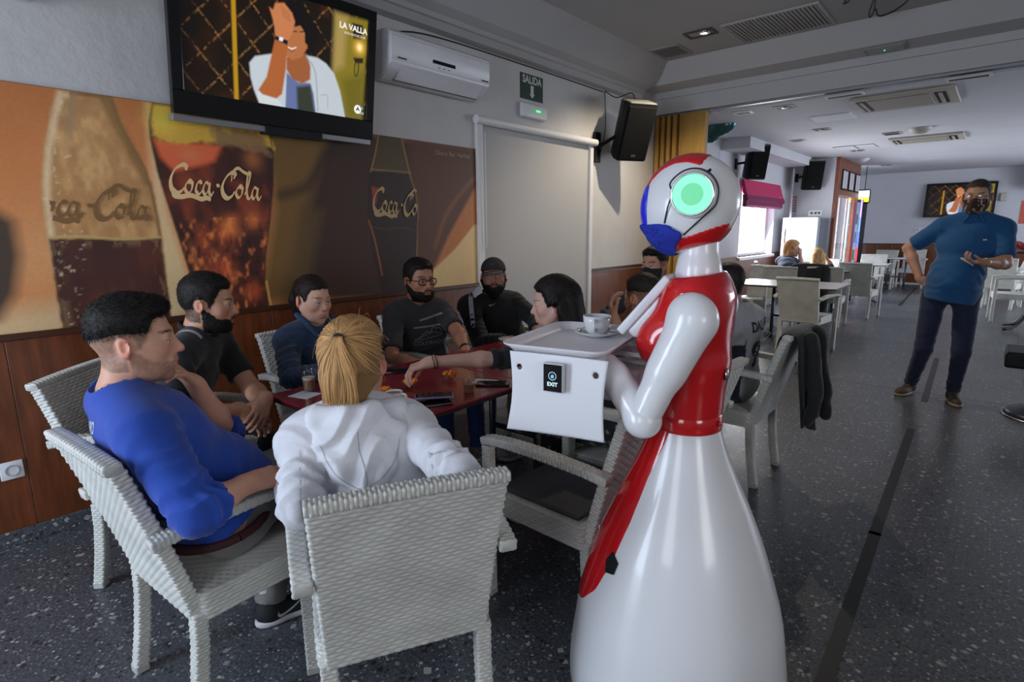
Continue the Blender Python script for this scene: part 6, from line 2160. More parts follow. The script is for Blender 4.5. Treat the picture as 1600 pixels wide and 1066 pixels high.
def face_colour(v, skin, hair, fem, stubble, brows, style=None):
    x, y, z = v[:, 0], v[:, 1], v[:, 2]
    c = np.tile(np.asarray(skin, float), (len(v), 1))
    def mixc(m, col): 
        m = m[:, None]
        return c * (1 - m) + np.asarray(col) * m
    n = vnoise(v * 60, 3)
    c = c * (1 + .05 * n[:, None])
    red = np.asarray(skin) * np.array([1.05, .70, .68])
    c = mixc(.5 * np.exp(-(((np.abs(x) - .045) / .02) ** 2 + ((z + .022) / .018) ** 2)) * (y > .03), red)
    c = mixc(.5 * np.exp(-((x / .014) ** 2 + ((z + .03) / .012) ** 2)) * (y > .085), red)
    c = mixc(.7 * sstep(.078, .086, np.abs(x)) * (np.abs(z) < .05), red)
    if stubble:
        m = sstep(.004, -.008, beardreg(x, y, z)) * np.clip(.8 + .35 * vnoise(v * 260, 5), 0, 1)
        c = mixc(np.clip(m, 0, 1) * stubble, np.asarray(hair) * 1.4 + np.asarray(skin) * .06)
    if style:
        m = sstep(.004, -.007, hairreg(style, x, y, z)) * np.clip(.85 + .25 * vnoise(v * 240, 6), 0, 1)
        fade = 1.0 if style not in ('fade', 'quiff') else .62 + .38 * sstep(-.01, .05, z)
        c = mixc(np.clip(m, 0, 1) * .93 * fade, np.asarray(hair) * 1.2)
    lip = np.exp(-((x / .024) ** 4 + ((z + .0625) / .0105) ** 4)) * (y > .082)
    c = mixc(np.clip(lip, 0, 1) * (.85 if fem else .6), np.asarray(skin) * (np.array([.95, .52, .52]) if fem else np.array([.80, .50, .48])))
    c = mixc(np.exp(-((x / .023) ** 6 + ((z + .0622) / .0016) ** 2)) * (y > .082) * .7, np.asarray(skin) * .25)
    # brows
    ax = np.abs(x)
    arch = .0265 + .004 * np.sin(np.clip((ax - .012) / .036, 0, 1) * PI * .8) - .10 * np.clip(ax - .044, 0, 1)
    th = .0042 if not fem else .0028
    b = np.exp(-((z - arch) / th) ** 4) * sstep(.010, .014, ax) * (1 - sstep(.046, .054, ax)) * (y > .04)
    c = mixc(np.clip(b, 0, 1) * brows * np.clip(.8 + .4 * vnoise(v * 300, 8), 0, 1), np.asarray(hair) * .9)
    # lash line
    e = np.exp(-(((ax - .031) / .0145) ** 4 + ((z - .0048) / .0018) ** 2)) * (y > .07)
    c = mixc(e * .75, (.02, .012, .01))
    return np.clip(c, .001, 1)


def Rhead(yaw, pitch=0, roll=0):
    f = np.array([math.cos(math.radians(yaw)), math.sin(math.radians(yaw)), 0])
    r = np.array([f[1], -f[0], 0])
    M = np.stack([r, f, UP], 1)
    return M @ rotM((1, 0, 0), math.radians(-pitch)) @ rotM((0, 1, 0), math.radians(roll))


def hairreg(kind, X, Y, Z):
    """negative where hair grows"""
    aX = np.abs(X)
    nz = .003 * np.sin(X * 160 + Z * 70) * np.sin(Y * 130 + 1.3 + Z * 90)
    male = kind in ('short', 'fade', 'buzz', 'quiff', 'fringe_back')
    fore = (.072 if male else .070) - Z - (.080 - Y) * .42 - .12 * np.maximum(.025 - aX, 0) * 0
    fore = fore + np.where((aX > .030) & (Y > .045), .25 * (aX - .030), 0)          # receding corners
    side = np.maximum(Y - (.034 + .32 * Z), (-.014 if male else -.006) - Z)
    reg = np.minimum(fore, np.where(aX > .045, side, 1)) + nz
    reg = np.where(Z < (-.014 if male else -.006), np.maximum(reg, Y + .006), reg)
    reg = np.where((Y < -.006) & (Z > -.075 - (0 if male else .06)), np.minimum(reg, Y + .006), reg)
    ear = (.025 if kind != 'long' else .0) - np.sqrt((Y + .010) ** 2 + (Z + .004) ** 2)
    reg = np.maximum(reg, np.where(aX > .055, ear, -1))
    if male: reg = np.maximum(reg, -(Z + .062 + .5 * (Y + .08)))
    else: reg = np.maximum(reg, -(Z + .075 + (.06 if kind != 'pulled' else 0)))
    return reg


def hairshape(s0, kind, seed=0):
    q = s0.copy()
    X, Y, Z = q.pts()
    reg = hairreg(kind, X, Y, Z)
    top = sstep(.02, .10, Z)
    T = {'under': .003 + 0 * top, 'short': .004 + .008 * top, 'fade': .001 + .011 * top, 'buzz': .001 + .003 * top, 'quiff': .003 + .012 * top + .010 * sstep(.02, .07, Y) * top, 'fringe_back': .004 + 0 * top,
         'pulled': .004 + .005 * top, 'long': .012 + .005 * top, 'bob': .022 + .005 * top}[kind]
    if kind in ('short', 'fade', 'quiff'):
        reg = np.maximum(reg, {'short': -.02, 'fade': .035, 'quiff': .028}[kind] - Z - .25 * np.maximum(-Y - .02, 0))
    T = T * sstep(0, .022 if kind != 'bob' else .012, -reg)
    q.D = np.maximum(np.maximum(s0.D - T, -(s0.D + .006)), reg).astype(np.float32)
    q.D = np.minimum(q.D, .1)
    return q


def beardreg(X, Y, Z):
    nz = .0022 * np.sin(X * 210 + Z * 150) * np.sin(Z * 190 + X * 90)
    edge = Z - (-.016 - .036 * sstep(.0, .062, Y)) + nz
    mou = np.maximum(np.abs(Z + .0480) - .0055, np.abs(X) - .026)
    lips = (1 - np.sqrt((X / .020) ** 2 + ((Z + .0632) / .0092) ** 2)) * .012
    r = np.minimum(edge, np.where(Y > .06, mou, 1))
    r = np.maximum(r, np.where(Y > .06, lips, -1))
    return np.maximum(np.maximum(r, -(Z + .124)), -(Y + .004))


def beardshape(s0, full=.005, long=0.0):
    q = s0.copy()
    X, Y, Z = q.pts()
    reg = beardreg(X, Y, Z)
    T = full * sstep(0, .014, -reg)
    q.D = np.maximum(np.maximum(s0.D - T, -(s0.D + .004)), reg).astype(np.float32)
    if long:
        q.ell((0, .066, -.105), (.038, .030, .034 + long), k=.02)
    return q


def strands(P, N, comb, L, w, n, seed, jitter=.25, lift=.35, seg=4):
    """thin tapering hairs growing from points of a surface"""
    rng = np.random.default_rng(seed)
    i = rng.integers(0, len(P), n)
    p = P[i]; nn = N[i]
    d = nn * lift + comb(p) + rng.normal(0, jitter, (n, 3))
    d /= np.linalg.norm(d, axis=1)[:, None]
    l = L * rng.uniform(.6, 1.2, n)[:, None]
    side = np.cross(d, rng.normal(0, 1, (n, 3))); side /= np.linalg.norm(side, axis=1)[:, None]
    V = [];
    for k in range(seg + 1):
        t = k / seg
        c = p + d * l * t - np.array([0, 0, 1.0]) * 0 + nn * (-.25 * l * t * t)
        ww = w * (1 - t) + w * .15
        V += [c - side * ww, c + side * ww]
    V = np.stack(V, 1)      # n, 2(seg+1), 3
    m = 2 * (seg + 1)
    base = (np.arange(n) * m)[:, None]
    F = [base + np.array([[2 * k, 2 * k + 1, 2 * k + 3, 2 * k + 2]]) for k in range(seg)]
    return V.reshape(-1, 3), np.concatenate(F), i


def hand_prims(s, w, d, nb, side, curl=(.3, .4, .3), spread=.06, thumb=(.75, .35), sc=1.0, fc=None, th_curl=.25):
    """w wrist, d towards the fingers, nb back of the hand normal, side +1 right hand"""
    d = nrm(d); nb = nrm(nb - np.dot(nb, d) * d)
    lat = np.cross(nb, d) * side          # towards the thumb
    w = np.asarray(w, float)
    for o, r in ((-.024, .0135), (-.008, .0145), (.009, .0145), (.024, .0130)):
        s.cap(w + lat * o * .75 * sc, w + d * .082 * sc + lat * o * 1.15 * sc, r * .95 * sc, r * .82 * sc, k=.012)
    s.cap(w - d * .012, w + d * .02 * sc, .026 * sc, .024 * sc, k=.014)
    s.cap(w + d * .02 * sc + lat * .018 * sc - nb * .004, w + d * .05 * sc + lat * .030 * sc - nb * .010, .015 * sc, .013 * sc, k=.012)
    ln = (.92, 1.0, .95, .76)
    for k in range(4):
        o = (.0285, .0095, -.0095, -.027)[k]
        kn = w + d * (.086 - (.004, 0, .003, .010)[k]) * sc + lat * o * sc
        c = curl if fc is None else fc[k]
        sp = spread * (1.5 - k)
        p = kn; a = 0.0
        rr = (.0088, .0082, .0074, .0064) if k < 3 else (.0078, .0072, .0066, .0056)
        for j, seg in enumerate((.044, .027, .022)):
            a += c[j]
            dd = nrm(d * math.cos(a) - nb * math.sin(a) + lat * sp * (1 if j == 0 else .7))
            q = p + dd * seg * ln[k] * sc
            s.cap(p, q, rr[j] * sc, rr[j + 1] * sc, k=.004 if j == 0 else .002)
            p = q
    t0 = w + d * .030 * sc + lat * .026 * sc - nb * .008
    td = nrm(d * math.cos(thumb[0]) + lat * math.sin(thumb[0]) - nb * thumb[1])
    t1 = t0 + td * .036 * sc
    td2 = nrm(td + d * th_curl - nb * th_curl * .8)
    t2 = t1 + td2 * .030 * sc
    td3 = nrm(td2 + d * th_curl * .8 - nb * th_curl * .6)
    s.cap(t0, t1, .0125 * sc, .0100 * sc, k=.009); s.cap(t1, t2, .0098 * sc, .0086 * sc, k=.003); s.cap(t2, t2 + td3 * .020 * sc, .0088 * sc, .0070 * sc, k=.002)
    return s


def ik(a, c, l1, l2, pole):
    a = np.asarray(a, float); c = np.asarray(c, float)
    v = c - a; d = np.linalg.norm(v)
    if d > (l1 + l2) * .999: 
        return a + v * l1 / (l1 + l2)
    x = (l1 * l1 - l2 * l2 + d * d) / (2 * d)
    h = math.sqrt(max(l1 * l1 - x * x, 0))
    u = v / d; p = np.asarray(pole, float); p = nrm(p - u * np.dot(p, u))
    return a + u * x + p * h


def bounds(pts, m):
    P = np.array(pts, float)
    return P.min(0) - m, P.max(0) + m


def seated(chair_xy, heading, head, lean=0.0, width=.165, knee=.42, pel=-.06, seat=.44, kneeb=.11, ankle_fwd=.02, pelz=.10):
    a = math.radians(heading); f = np.array([math.cos(a), math.sin(a), 0]); r = np.array([f[1], -f[0], 0])
    c = np.array([chair_xy[0], chair_xy[1], 0])
    J = {}
    J['f'], J['r'] = f, r
    J['pelvis'] = c + f * pel + UP * (seat + pelz)
    J['head'] = np.asarray(head, float)
    J['neck'] = J['head'] - UP * .150 - f * .035
    J['sr'] = J['neck'] + r * width - UP * .050
    J['sl'] = J['neck'] - r * width - UP * .050
    for k, s in (('r', 1), ('l', -1)):
        J['hip' + k] = J['pelvis'] + r * s * .09 - UP * .01
        J['knee' + k] = J['pelvis'] + f * knee + r * s * kneeb - UP * .03
        J['ank' + k] = J['knee' + k] + f * ankle_fwd - UP * (J['knee' + k][2] - .09)
    return J


def torso_prims(s, J, b=1.0, g=0.0, fem=False, belly=0.0, k=.05, low=True):
    """b build factor, g extra thickness of cloth"""
    up = nrm(J['neck'] - J['pelvis'])
    r = nrm(J['sr'] - J['sl']); f = nrm(np.cross(up, r)); up2 = np.cross(r, f)
    M = np.stack([r, f, up2], 1)
    L_ = np.linalg.norm(J['neck'] - J['pelvis'])
    at = lambda t, fo=0.0: J['pelvis'] + up * L_ * t + f * fo
    sw = np.linalg.norm(J['sr'] - J['sl']) / 2
    s.ell(at(0.0, .0), (.155 * b + g, .115 * b + g, .12 + g), M=M, k=0)
    s.ell(at(.26, .012 + belly * .35), ((.135 if fem else .150) * b + g, .105 * b + g + belly * .6, .15), M=M, k=k)
    if belly: s.ell(at(.10, .05 + belly * .6), (.125 * b, .085 + belly, .12), M=M, k=k)
    s.ell(at(.62, .012), ((.142 if fem else .165) * b + g, .108 * b + g, .155), M=M, k=k)
    s.ell(at(.82, -.005), (sw * .92 + g, .085 * b + g, .085), M=M, k=k)
    s.cap(J['sl'], J['sr'], .050 * b + g, k=.04)
    s.cap(J['neck'] + up * .005, J['neck'] + (J['sl'] - J['neck']) * .75 + up * .012, .050 + g, .050 + g, k=.03)
    s.cap(J['neck'] + up * .005, J['neck'] + (J['sr'] - J['neck']) * .75 + up * .012, .050 + g, .050 + g, k=.03)
    if fem:
        for q in (-1, 1):
            s.ell(at(.60, .085) + r * q * .068, (.062 + g, .058 + g, .062 + g), M=M, k=.035)
    return M, f, up, at


def fold_disp(v, folds, seed=0):
    d = np.zeros(len(v))
    n1 = vnoise(v * 11, seed + 11)
    for a, b, r, freq, amp in folds:
        a = np.asarray(a, float); b = np.asarray(b, float); ab = b - a; L2 = np.dot(ab, ab)
        t = ((v - a) @ ab) / L2
        q = v - a - t[:, None] * ab
        dist = np.linalg.norm(q, axis=1)
        w = np.exp(-(dist / r) ** 4) * np.exp(-((np.clip(t, 0, 1) - t) * 3) ** 2)
        ph = t * math.sqrt(L2) * freq * .8 + 4.4 * n1 + 3.0 * vnoise(v * 5, seed + 3)
        sgn = 1 - 2 * np.abs(((ph / (2 * PI)) % 1) * 2 - 1) ** .7
        amp2 = amp * (.35 + .65 * np.clip(.5 + vnoise(v * 8, seed + 7), 0, 1))
        d += 1.25 * amp2 * w * sgn
    return d


def figure(name, label, J, look):
    """J joints in world space, look: dict of appearance"""
    near = look.get('near', False); fem = look.get('fem', False); b = look.get('b', 1.0)
    h_arm = .0039 if near else .0052
    skin = np.array(look.get('skin', (.50, .27, .17))); hair = np.array(look.get('hair', (.012, .009, .008)))
    base = np.array([J['pelvis'][0], J['pelvis'][1], 0.0 if look.get('standing') else J['pelvis'][2] - .1])
    hs = look.get('hs', 1.0)
    RH = Rhead(J['hy'], J.get('hp', 0), J.get('roll', 0))
    s0, (hv, hf) = head_base(fem, near)
    HW = lambda v: np.asarray(v) * hs @ RH.T + J['head']
    pieces = [(HW(hv), hf)]
    cols = [face_colour(hv, skin, hair, fem, look.get('stubble', .9 if look.get('beard') else 0), look.get('brows', 1.0), look.get('style'))]
    # arms with hands
    for k, sd in (('r', 1), ('l', -1)):
        if ('w' + k) not in J: continue
        sh, e, w = J['s' + k], J['e' + k], J['w' + k]
        hd = J.get('h' + k)
        bare = look.get('bare' + k, look.get('bare', 0))
        start = e + (sh - e) * bare
        pts = [start, e, w] + ([w + nrm(hd['d']) * .20] if hd else [])
        lo, hi = bounds(pts, .075)
        s = SDF(lo, hi, h_arm)
        f_ = (.85 if fem else 1.0) * (b ** .7)
        if bare > .05: s.cap(start, e, .047 * f_, .040 * f_, k=0)
        s.cap(e, e + (w - e) * .35, .038 * f_, .040 * f_, k=.02)
        s.cap(e + (w - e) * .35, w, .040 * f_, .0255 * f_, k=.02)
        if hd: hand_prims(s, w, hd['d'], hd['n'], sd, **{a: c for a, c in hd.items() if a not in ('d', 'n')}, sc=(.90 if fem else 1.0))
        m = s.mesh(1)
        pieces.append(m)
        c = np.tile(skin, (len(m[0]), 1)) * (1 + .06 * vnoise(m[0] * 35, 4))[:, None]
        if hd:
            kd = np.linalg.norm(m[0] - (w + nrm(hd['d']) * .09), axis=1)
            c = c * (1 - .12 * np.exp(-(kd / .03) ** 2))[:, None] * np.array([1, .97, .96])
        cols.append(c)
    # the trunk and legs under the clothes, kept coarse
    lo, hi = bounds([J[q] for q in ('pelvis', 'neck', 'sl', 'sr') if q in J], .2)
    s = SDF(lo, hi, .016)
    torso_prims(s, J, b * .95, -.008, fem, look.get('belly', 0) * .9)
    m = s.mesh(1); pieces.append(m); cols.append(np.tile(skin, (len(m[0]), 1)))
    if look.get('bare_legs'):
        for k in 'rl':
            lo, hi = bounds([J['knee' + k], J['ank' + k]], .1); s = SDF(lo, hi, .008)
            s.cap(J['knee' + k], J['ank' + k], .055, .036, k=0); s.ell(J['knee' + k] * .68 + J['ank' + k] * .32 - J['f'] * .015, (.054, .056, .10), k=.03)
            m = s.mesh(1); pieces.append(m); cols.append(np.tile(skin, (len(m[0]), 1)))
    bodyp = joinq(pieces)
    body = mk(name, bodyp, skin_m, loc=tuple(base), smooth=True, col=np.clip(np.concatenate(cols), 0, 1))
    tag(body, label, 'person')
    par = dict(parent=body, smooth=True)
    # eyes
    g = lathe([(0, .0125)] + [(.0125 * math.sin(a), .0125 * math.cos(a)) for a in (.18, .26, .40, .5, .7, 1.0, 1.4)], 18)
    ev = g[0]; rr = np.hypot(ev[:, 0], ev[:, 1])
    ec = np.where(rr[:, None] < .0026, np.array([.01, .01, .01]), np.where(rr[:, None] < .0058, np.array(look.get('iris', (.06, .03, .015))), np.array([.55, .52, .50])))
    for x in (-1, 1):
        gz = look.get('gaze', (0, 0))
        M = rotM((1, 0, 0), -PI / 2 + math.radians(-gz[1])) ; M = rotM((0, 0, 1), math.radians(gz[0])) @ M
        p = ev @ M.T + np.array([x * .031, .0762, .0015])
        mk('eye', (HW(p), g[1]), eye_m, col=ec, **par)
    # hair
    if look.get('style'):
        hk = look['style']
        q = hairshape(s0, hk)
        for pr in look.get('hair_prims', []): q.cap(*pr) if len(pr) <= 5 else None
        v, f = q.mesh(1)
        n = normals(v, f)
        hc = hair[None, :] * (1 + .45 * vnoise(v * np.array([120, 120, 30]), 2))[:, None]
        if hk in ('short', 'quiff', 'fade'):
            v = v + n * (.0014 * vnoise(v * np.array([110, 50, 110]), 9) + .0008 * vnoise(v * 220, 4))[:, None] * sstep(.0, .06, v[:, 2])[:, None]
        else:
            v = v + n * (.0016 * vnoise(v * np.array([160, 160, 40]), 9))[:, None]
        ho = mk('hair', (HW(v), f), hair_m, col=np.clip(hc, .002, 1), **par)
        ns_ = look.get('strands', 2600 if hk not in ('pulled', 'long', 'bob') else 2600)
        out = (np.sum((v - np.array([0, -.01, .03])) * n, axis=1) > 0)
        P, N = v[out], n[out]
        if hk in ('pulled', 'long', 'bob'):
            cmb = lambda p: np.stack([.3 * np.sign(p[:, 0]) * (p[:, 2] > .05), -1.0 * sstep(-.02, .05, p[:, 2]) * (1 if hk == 'pulled' else .3), -.35 - 1.2 * (1 - sstep(.0, .09, p[:, 2]))], 1)
            sv, sf, ii = strands(P, N, cmb, .030, .00055, ns_, 5, .06, .02, 3)
        else:
            cmb = lambda p: np.stack([0 * p[:, 0], .6 * sstep(.0, .1, p[:, 2]) + .1, .35 * sstep(.04, .12, p[:, 2]) * (p[:, 1] > 0) - .9 * (1 - sstep(.0, .08, p[:, 2]))], 1)
            sv, sf, ii = strands(P, N, cmb, look.get('slen', .010), .00042, ns_, 5, .25, .40, 2)
        so = mk('loose_hairs', (HW(sv), sf), hair_m, parent=ho, smooth=False, col=np.clip(hair[None] * (.8 + .9 * np.random.default_rng(1).random((len(sv), 1))), .002, 1))
        so['kind'] = 'stuff'
    if look.get('beard'):
        q = beardshape(s0, *look['beard'])
        v, f = q.mesh(1)
        if len(v):
            n = normals(v, f)
            v = v + n * (.0022 * vnoise(v * 130, 3))[:, None]
            bo_ = mk('beard', (HW(v), f), hair_m, col=np.clip(hair[None] * (1.1 + .4 * vnoise(v * 150, 2))[:, None], .002, 1), **par)
            out = n[:, 1] > -.3
            sv, sf, ii = strands(v[out], n[out], lambda p: np.stack([0 * p[:, 0], .15 + 0 * p[:, 0], -.9 + 0 * p[:, 0]], 1), .006 + look['beard'][0] * .5, .0004, 3000, 9, .3, .45, 2)
            so = mk('beard_hairs', (HW(sv), sf), hair_m, parent=bo_, col=np.clip(hair[None] * (.9 + 1.2 * np.random.default_rng(2).random((len(sv), 1))), .002, 1)); so['kind'] = 'stuff'
    if look.get('glasses'):
        gm = mat('glasses_black', (.01, .01, .012), .25) if look['glasses'] == 'thick' else mat('glasses_thin', (.10, .07, .05), .3, metal=.5)
        r = .0028 if look['glasses'] == 'thick' else .0010
        go = []
        for x in (-1, 1):
            P = [(x * .033 + .0245 * abs(math.cos(a)) ** .7 * np.sign(math.cos(a)), .098 - .004 * abs(math.cos(a)), .002 + .0175 * abs(math.sin(a)) ** .7 * np.sign(math.sin(a))) for a in np.linspace(0, 2 * PI, 25)]
            go.append(tube(P, r, 6, cap=False))
            go.append(tube([(x * .057, .094, .008), (x * .080, .05, .008), (x * .083, -.005, .006), (x * .082, -.02, -.008)], r * .9, 6))
        go.append(tube(catmull([(-.009, .098, .006), (0, .101, .009), (.009, .098, .006)], 4), r, 6))
        gp = join(go)
        go_ = mk('glasses', (HW(gp[0]), gp[1]), gm, **par)
        for x in (-1, 1):
            n_ = 20
            P = [(x * .033, .0985, .002)] + [(x * .033 + .023 * math.cos(a), .0975, .002 + .016 * math.sin(a)) for a in np.linspace(0, 2 * PI, n_, endpoint=False)]
            mk('lens', (HW(np.array(P)), [(0, 1 + i, 1 + (i + 1) % n_) for i in range(n_)]), clear_glass('spectacle_lens'), parent=go_)
    if look.get('mask') is not None:
        q = s0.copy(); X, Y, Z = q.pts()
        reg = np.maximum(-(Y - .028 - .25 * np.maximum(-.06 - Z, 0)), np.maximum(Z + .012 - .012 * np.exp(-(X / .02) ** 2), -(Z + .118)))
        q.D = np.maximum(np.maximum(s0.D - .0065, -(s0.D + .002)), reg).astype(np.float32)
        q.ell((0, .100, -.045), (.022, .014, .030), k=.02)
        v, f = q.mesh(2); n = normals(v, f); v = v + n * (.0015 * vnoise(v * 40, 3))[:, None]
        mc = np.tile(np.array(look['mask']), (len(v), 1))
        if look.get('mask_print'):
            nn = vnoise(v * 75, 21) + .5 * vnoise(v * 150, 5)
            mc[nn > .42] = (.42, .34, .25)
        mo = mk('face_mask', (HW(v), f), cloth_attr, col=mc, **par)
        for x in (-1, 1):
            p = join([tube(catmull([(x * .062, .030, -.022), (x * .080, .0, .012), (x * .090, -.022, .020)], 4), .0014, 5), tube(catmull([(x * .055, .028, -.085), (x * .076, .0, -.045), (x * .088, -.020, -.02)], 4), .0014, 5)])
            mk('ear_loop', (HW(p[0]), p[1]), mat('mask_loop', tuple(look['mask']), .8), parent=mo, smooth=True)
    # upper garment
    g = look.get('g', .012)
    hg = look.get('hg', .0075 if near else .0095)
    pts = [J['pelvis'], J['neck'], J['sl'], J['sr']]
    sleeves = {}
    for k in 'rl':
        if 'e' + k in J:
            sl_ = look.get('sleeve' + k, look.get('sleeve', 1.9))    # 0..1 upper arm, 1..2 forearm
            sleeves[k] = sl_
            pts.append(J['e' + k])
            if sl_ > 1: pts.append(J['e' + k] + (J['w' + k] - J['e' + k]) * (sl_ - 1))
    lo, hi = bounds(pts, .19 + look.get('belly', 0))
    s = SDF(lo, hi, hg)
    M, f, up, at = torso_prims(s, J, b, g, fem, look.get('belly', 0))
    folds = [(at(.0), at(.35), .26, 95, .0045), (at(.35), at(.8), .26, 60, .0028)]
    fs = look.get('fs', 1.0)
    ff = (.85 if fem else 1.0) * b
    for k, sl_ in sleeves.items():
        sh, e, w = J['s' + k], J['e' + k], J['w' + k]
        a, c = .056 * ff + g * .7, .046 * ff + g * .8
        if sl_ <= 1:
            q = sh + (e - sh) * sl_
            s.cap(sh, q, a, c + .004, k=.03)
            s.cap(q, q + nrm(e - sh) * .02, c + .012, k=0, op='s') if False else None
            cut = q; ax = nrm(e - sh)
        else:
            q = e + (w - e) * (sl_ - 1)
            s.cap(sh, e, a, c, k=.03)
            rq = c + (.036 * ff + g * .6 - c) * min(1, (sl_ - 1) / .9)
            s.cap(e, q, c, rq, k=.012)
            cut = q; ax = nrm(w - e)
            folds.append((sh + (e - sh) * .45, e, .10, 170, .0052 * fs))
            folds.append((e, q, .09, 190, .0048 * fs))
        folds.append((sh, sh + (e - sh) * .5, .12, 110, .0032 * fs))
        # flat cuff with a hollow rim
        X = s.ax[0][:, None, None] - cut[0]; Y = s.ax[1][None, :, None] - cut[1]; Z = s.ax[2][None, None, :] - cut[2]
        al = X * ax[0] + Y * ax[1] + Z * ax[2]
        rad = np.sqrt(np.maximum(X ** 2 + Y ** 2 + Z ** 2 - al ** 2, 0))
        s.D = np.where((rad < .10) & (al > -.01) & (al < .12), np.maximum(s.D, al - .002), s.D).astype(np.float32)
    if look.get('hang'):
        s.ell(at(.02, look.get('belly', 0) * .5), (.150 * b + g, .112 * b + g + look.get('belly', 0) * .5, .30), M=M, k=.03)
    if look.get('trunk_hem') is not None:
        s.plane(at(look['trunk_hem']), -up)
    for pr in look.get('coat_prims', []): s.cap(*pr)
    # neck opening
    nr_ = look.get('neckr', .060)
    nc = J['neck'] + up * look.get('necku', .045) + f * .010
    s.ell(nc, (nr_, nr_, look.get('neckd', .045)), M=M, k=.008, op='s')
    v, fq = s.mesh(2)
    n = normals(v, fq)
    v = v + n * fold_disp(v, folds, seed=len(label))[:, None]
    cc = np.tile(np.array(look.get('shirt', (.1, .1, .1))), (len(v), 1))
    loc = (v - J['pelvis']) @ M
    Lt = np.linalg.norm(J['neck'] - J['pelvis'])
    if look.get('shirt_fn'):
        cc = look['shirt_fn'](v, loc, cc, J, Lt)
    cc = cc * (1 + .05 * vnoise(v * 50, 3))[:, None]
    shirt = mk(look.get('garment', 'shirt'), (v, fq), cloth_attr, col=np.clip(cc, .001, 1), **par)
    # lower garment
    if look.get('trousers') is not None and 'kneer' in J:
        pts = [J['pelvis']] + [J[a + k] for a in ('knee', 'ank') for k in 'rl']
        lo, hi = bounds(pts, .15)
        s = SDF(lo, hi, .012 if near or look.get('standing') else .015)
        Mx_ = M
        if not look.get('standing'):
            r_ = J['r']; f__ = J['f']; Mx_ = np.stack([r_, f__, UP], 1)
        s.ell(J['pelvis'] - UP * .005, (.158 * b + .006, .125 * b, .105), M=Mx_, k=0)
        tl = look.get('leg_len', 1.0)
        tf = look.get('tf', 1.0)
        fl = []
        for k in 'rl':
            kn, an, hp = J['knee' + k], J['ank' + k], J['hip' + k]
            s.cap(hp, kn, .084 * b * tf, .062 * b * tf, k=.04)
            en = kn + (an - kn) * tl
            s.cap(kn, en, .060 * b * tf, (.060 * (1 - tl) + .050 * tl) * tf, k=.015)
            if tl > .98:
                X = s.ax[2][None, None, :]
            fl += [(kn + (hp - kn) * .25, kn, .12, 90, .0032), (kn, en, .10, 60, .0022), (kn + (en - kn) * .75, en, .09, 130, .0042), (hp, hp + (kn - hp) * .4, .14, 60, .003)]
            ax = nrm(an - kn)
            Xx = s.ax[0][:, None, None] - en[0]; Yy = s.ax[1][None, :, None] - en[1]; Zz = s.ax[2][None, None, :] - en[2]
            al = Xx * ax[0] + Yy * ax[1] + Zz * ax[2]
            rad = np.sqrt(np.maximum(Xx ** 2 + Yy ** 2 + Zz ** 2 - al ** 2, 0))
            s.D = np.where((rad < .12) & (al > -.01), np.maximum(s.D, al), s.D).astype(np.float32)
        v, fq = s.mesh(2); n = normals(v, fq)
        v = v + n * fold_disp(v, fl, seed=3)[:, None]
        v[:, 2] = np.maximum(v[:, 2], .012)
        tc_ = np.tile(np.array(look['trousers']), (len(v), 1)) * (1 + .10 * vnoise(v * 30, 3))[:, None]
        if look.get('trouser_fn'): tc_ = look['trouser_fn'](v, tc_)
        mk('trousers', (v, fq), cloth_attr, col=np.clip(tc_, .001, 1), **par)
    if look.get('shoes') is not None:
        for k in look.get('shoe_sides', 'rl'):
            an = J['ank' + k]; fd = nrm(J.get('fd' + k, J['f'])); fd = nrm(np.array([fd[0], fd[1], 0])); rt = np.array([fd[1], -fd[0], 0])
            c = np.array([an[0], an[1], 0]) + fd * .06
            Ms = np.stack([rt, fd, UP], 1)
            lo, hi = bounds([c - fd * .15, c + fd * .18, c + UP * .12], .06)
            lo[2] = -.01
            s = SDF(lo, hi, .0055)
            s.ell(c - fd * .055 + UP * .05, (.038, .060, .050), M=Ms, k=0)
            s.ell(c + fd * .05 + UP * .035, (.045, .10, .038), M=Ms, k=.03)
            s.cap(np.array([an[0], an[1], .05]), np.array([an[0], an[1], .095]), .044, .042, k=.02)
            s.plane((0, 0, .018), (0, 0, -1))
            v, fq = s.mesh(1)
            so = mk('shoe', (v, fq), mat('shoe_%s' % look['shoes'][0], look['shoes'][1], .7, bump=.0006, bscale=180), **par)
            s2 = SDF(lo, hi, .0055)
            s2.ell(c - fd * .055 + UP * .02, (.040, .064, .05), M=Ms, k=0); s2.ell(c + fd * .05 + UP * .02, (.048, .105, .05), M=Ms, k=.03)
            s2.plane((0, 0, .028), (0, 0, 1)); s2.plane((0, 0, .001), (0, 0, -1))
            mk('sole', s2.mesh(1), mat('sole_%s' % look['shoes'][0], look['shoes'][2], .6), parent=so, smooth=True)
            if look.get('laces'):
                for j in range(4):
                    p = c + fd * (.02 + .02 * j) + UP * (.083 - .008 * j)
                    mk('lace', tube(catmull([p - rt * .022 - UP * .008, p + UP * .0, p + rt * .022 - UP * .008], 3), .0022, 5), mat('lace_dark', look['laces'], .7), parent=so, smooth=True)
    J['M'], J['up'], J['at'], J['tf'] = M, up, at, f
    J['HW'] = HW
    J['shirt_o'] = shirt
    return body, shirt


def shirt_bvh(o):
    me = o.data; base = wloc(o.parent)
    v = np.array([w.co[:] for w in me.vertices]) + base
    return BVHTree.FromPolygons([tuple(x) for x in v], [tuple(p.vertices) for p in me.polygons])


def setarm(J, k, w, pole, hd=None, l1=.285, l2=.255, e=None):
    J['w' + k] = np.asarray(w, float)
    J['e' + k] = np.asarray(e, float) if e is not None else ik(J['s' + k], w, l1, l2, pole)
    if hd: J['h' + k] = hd


DK = (.010, .0075, .0065)
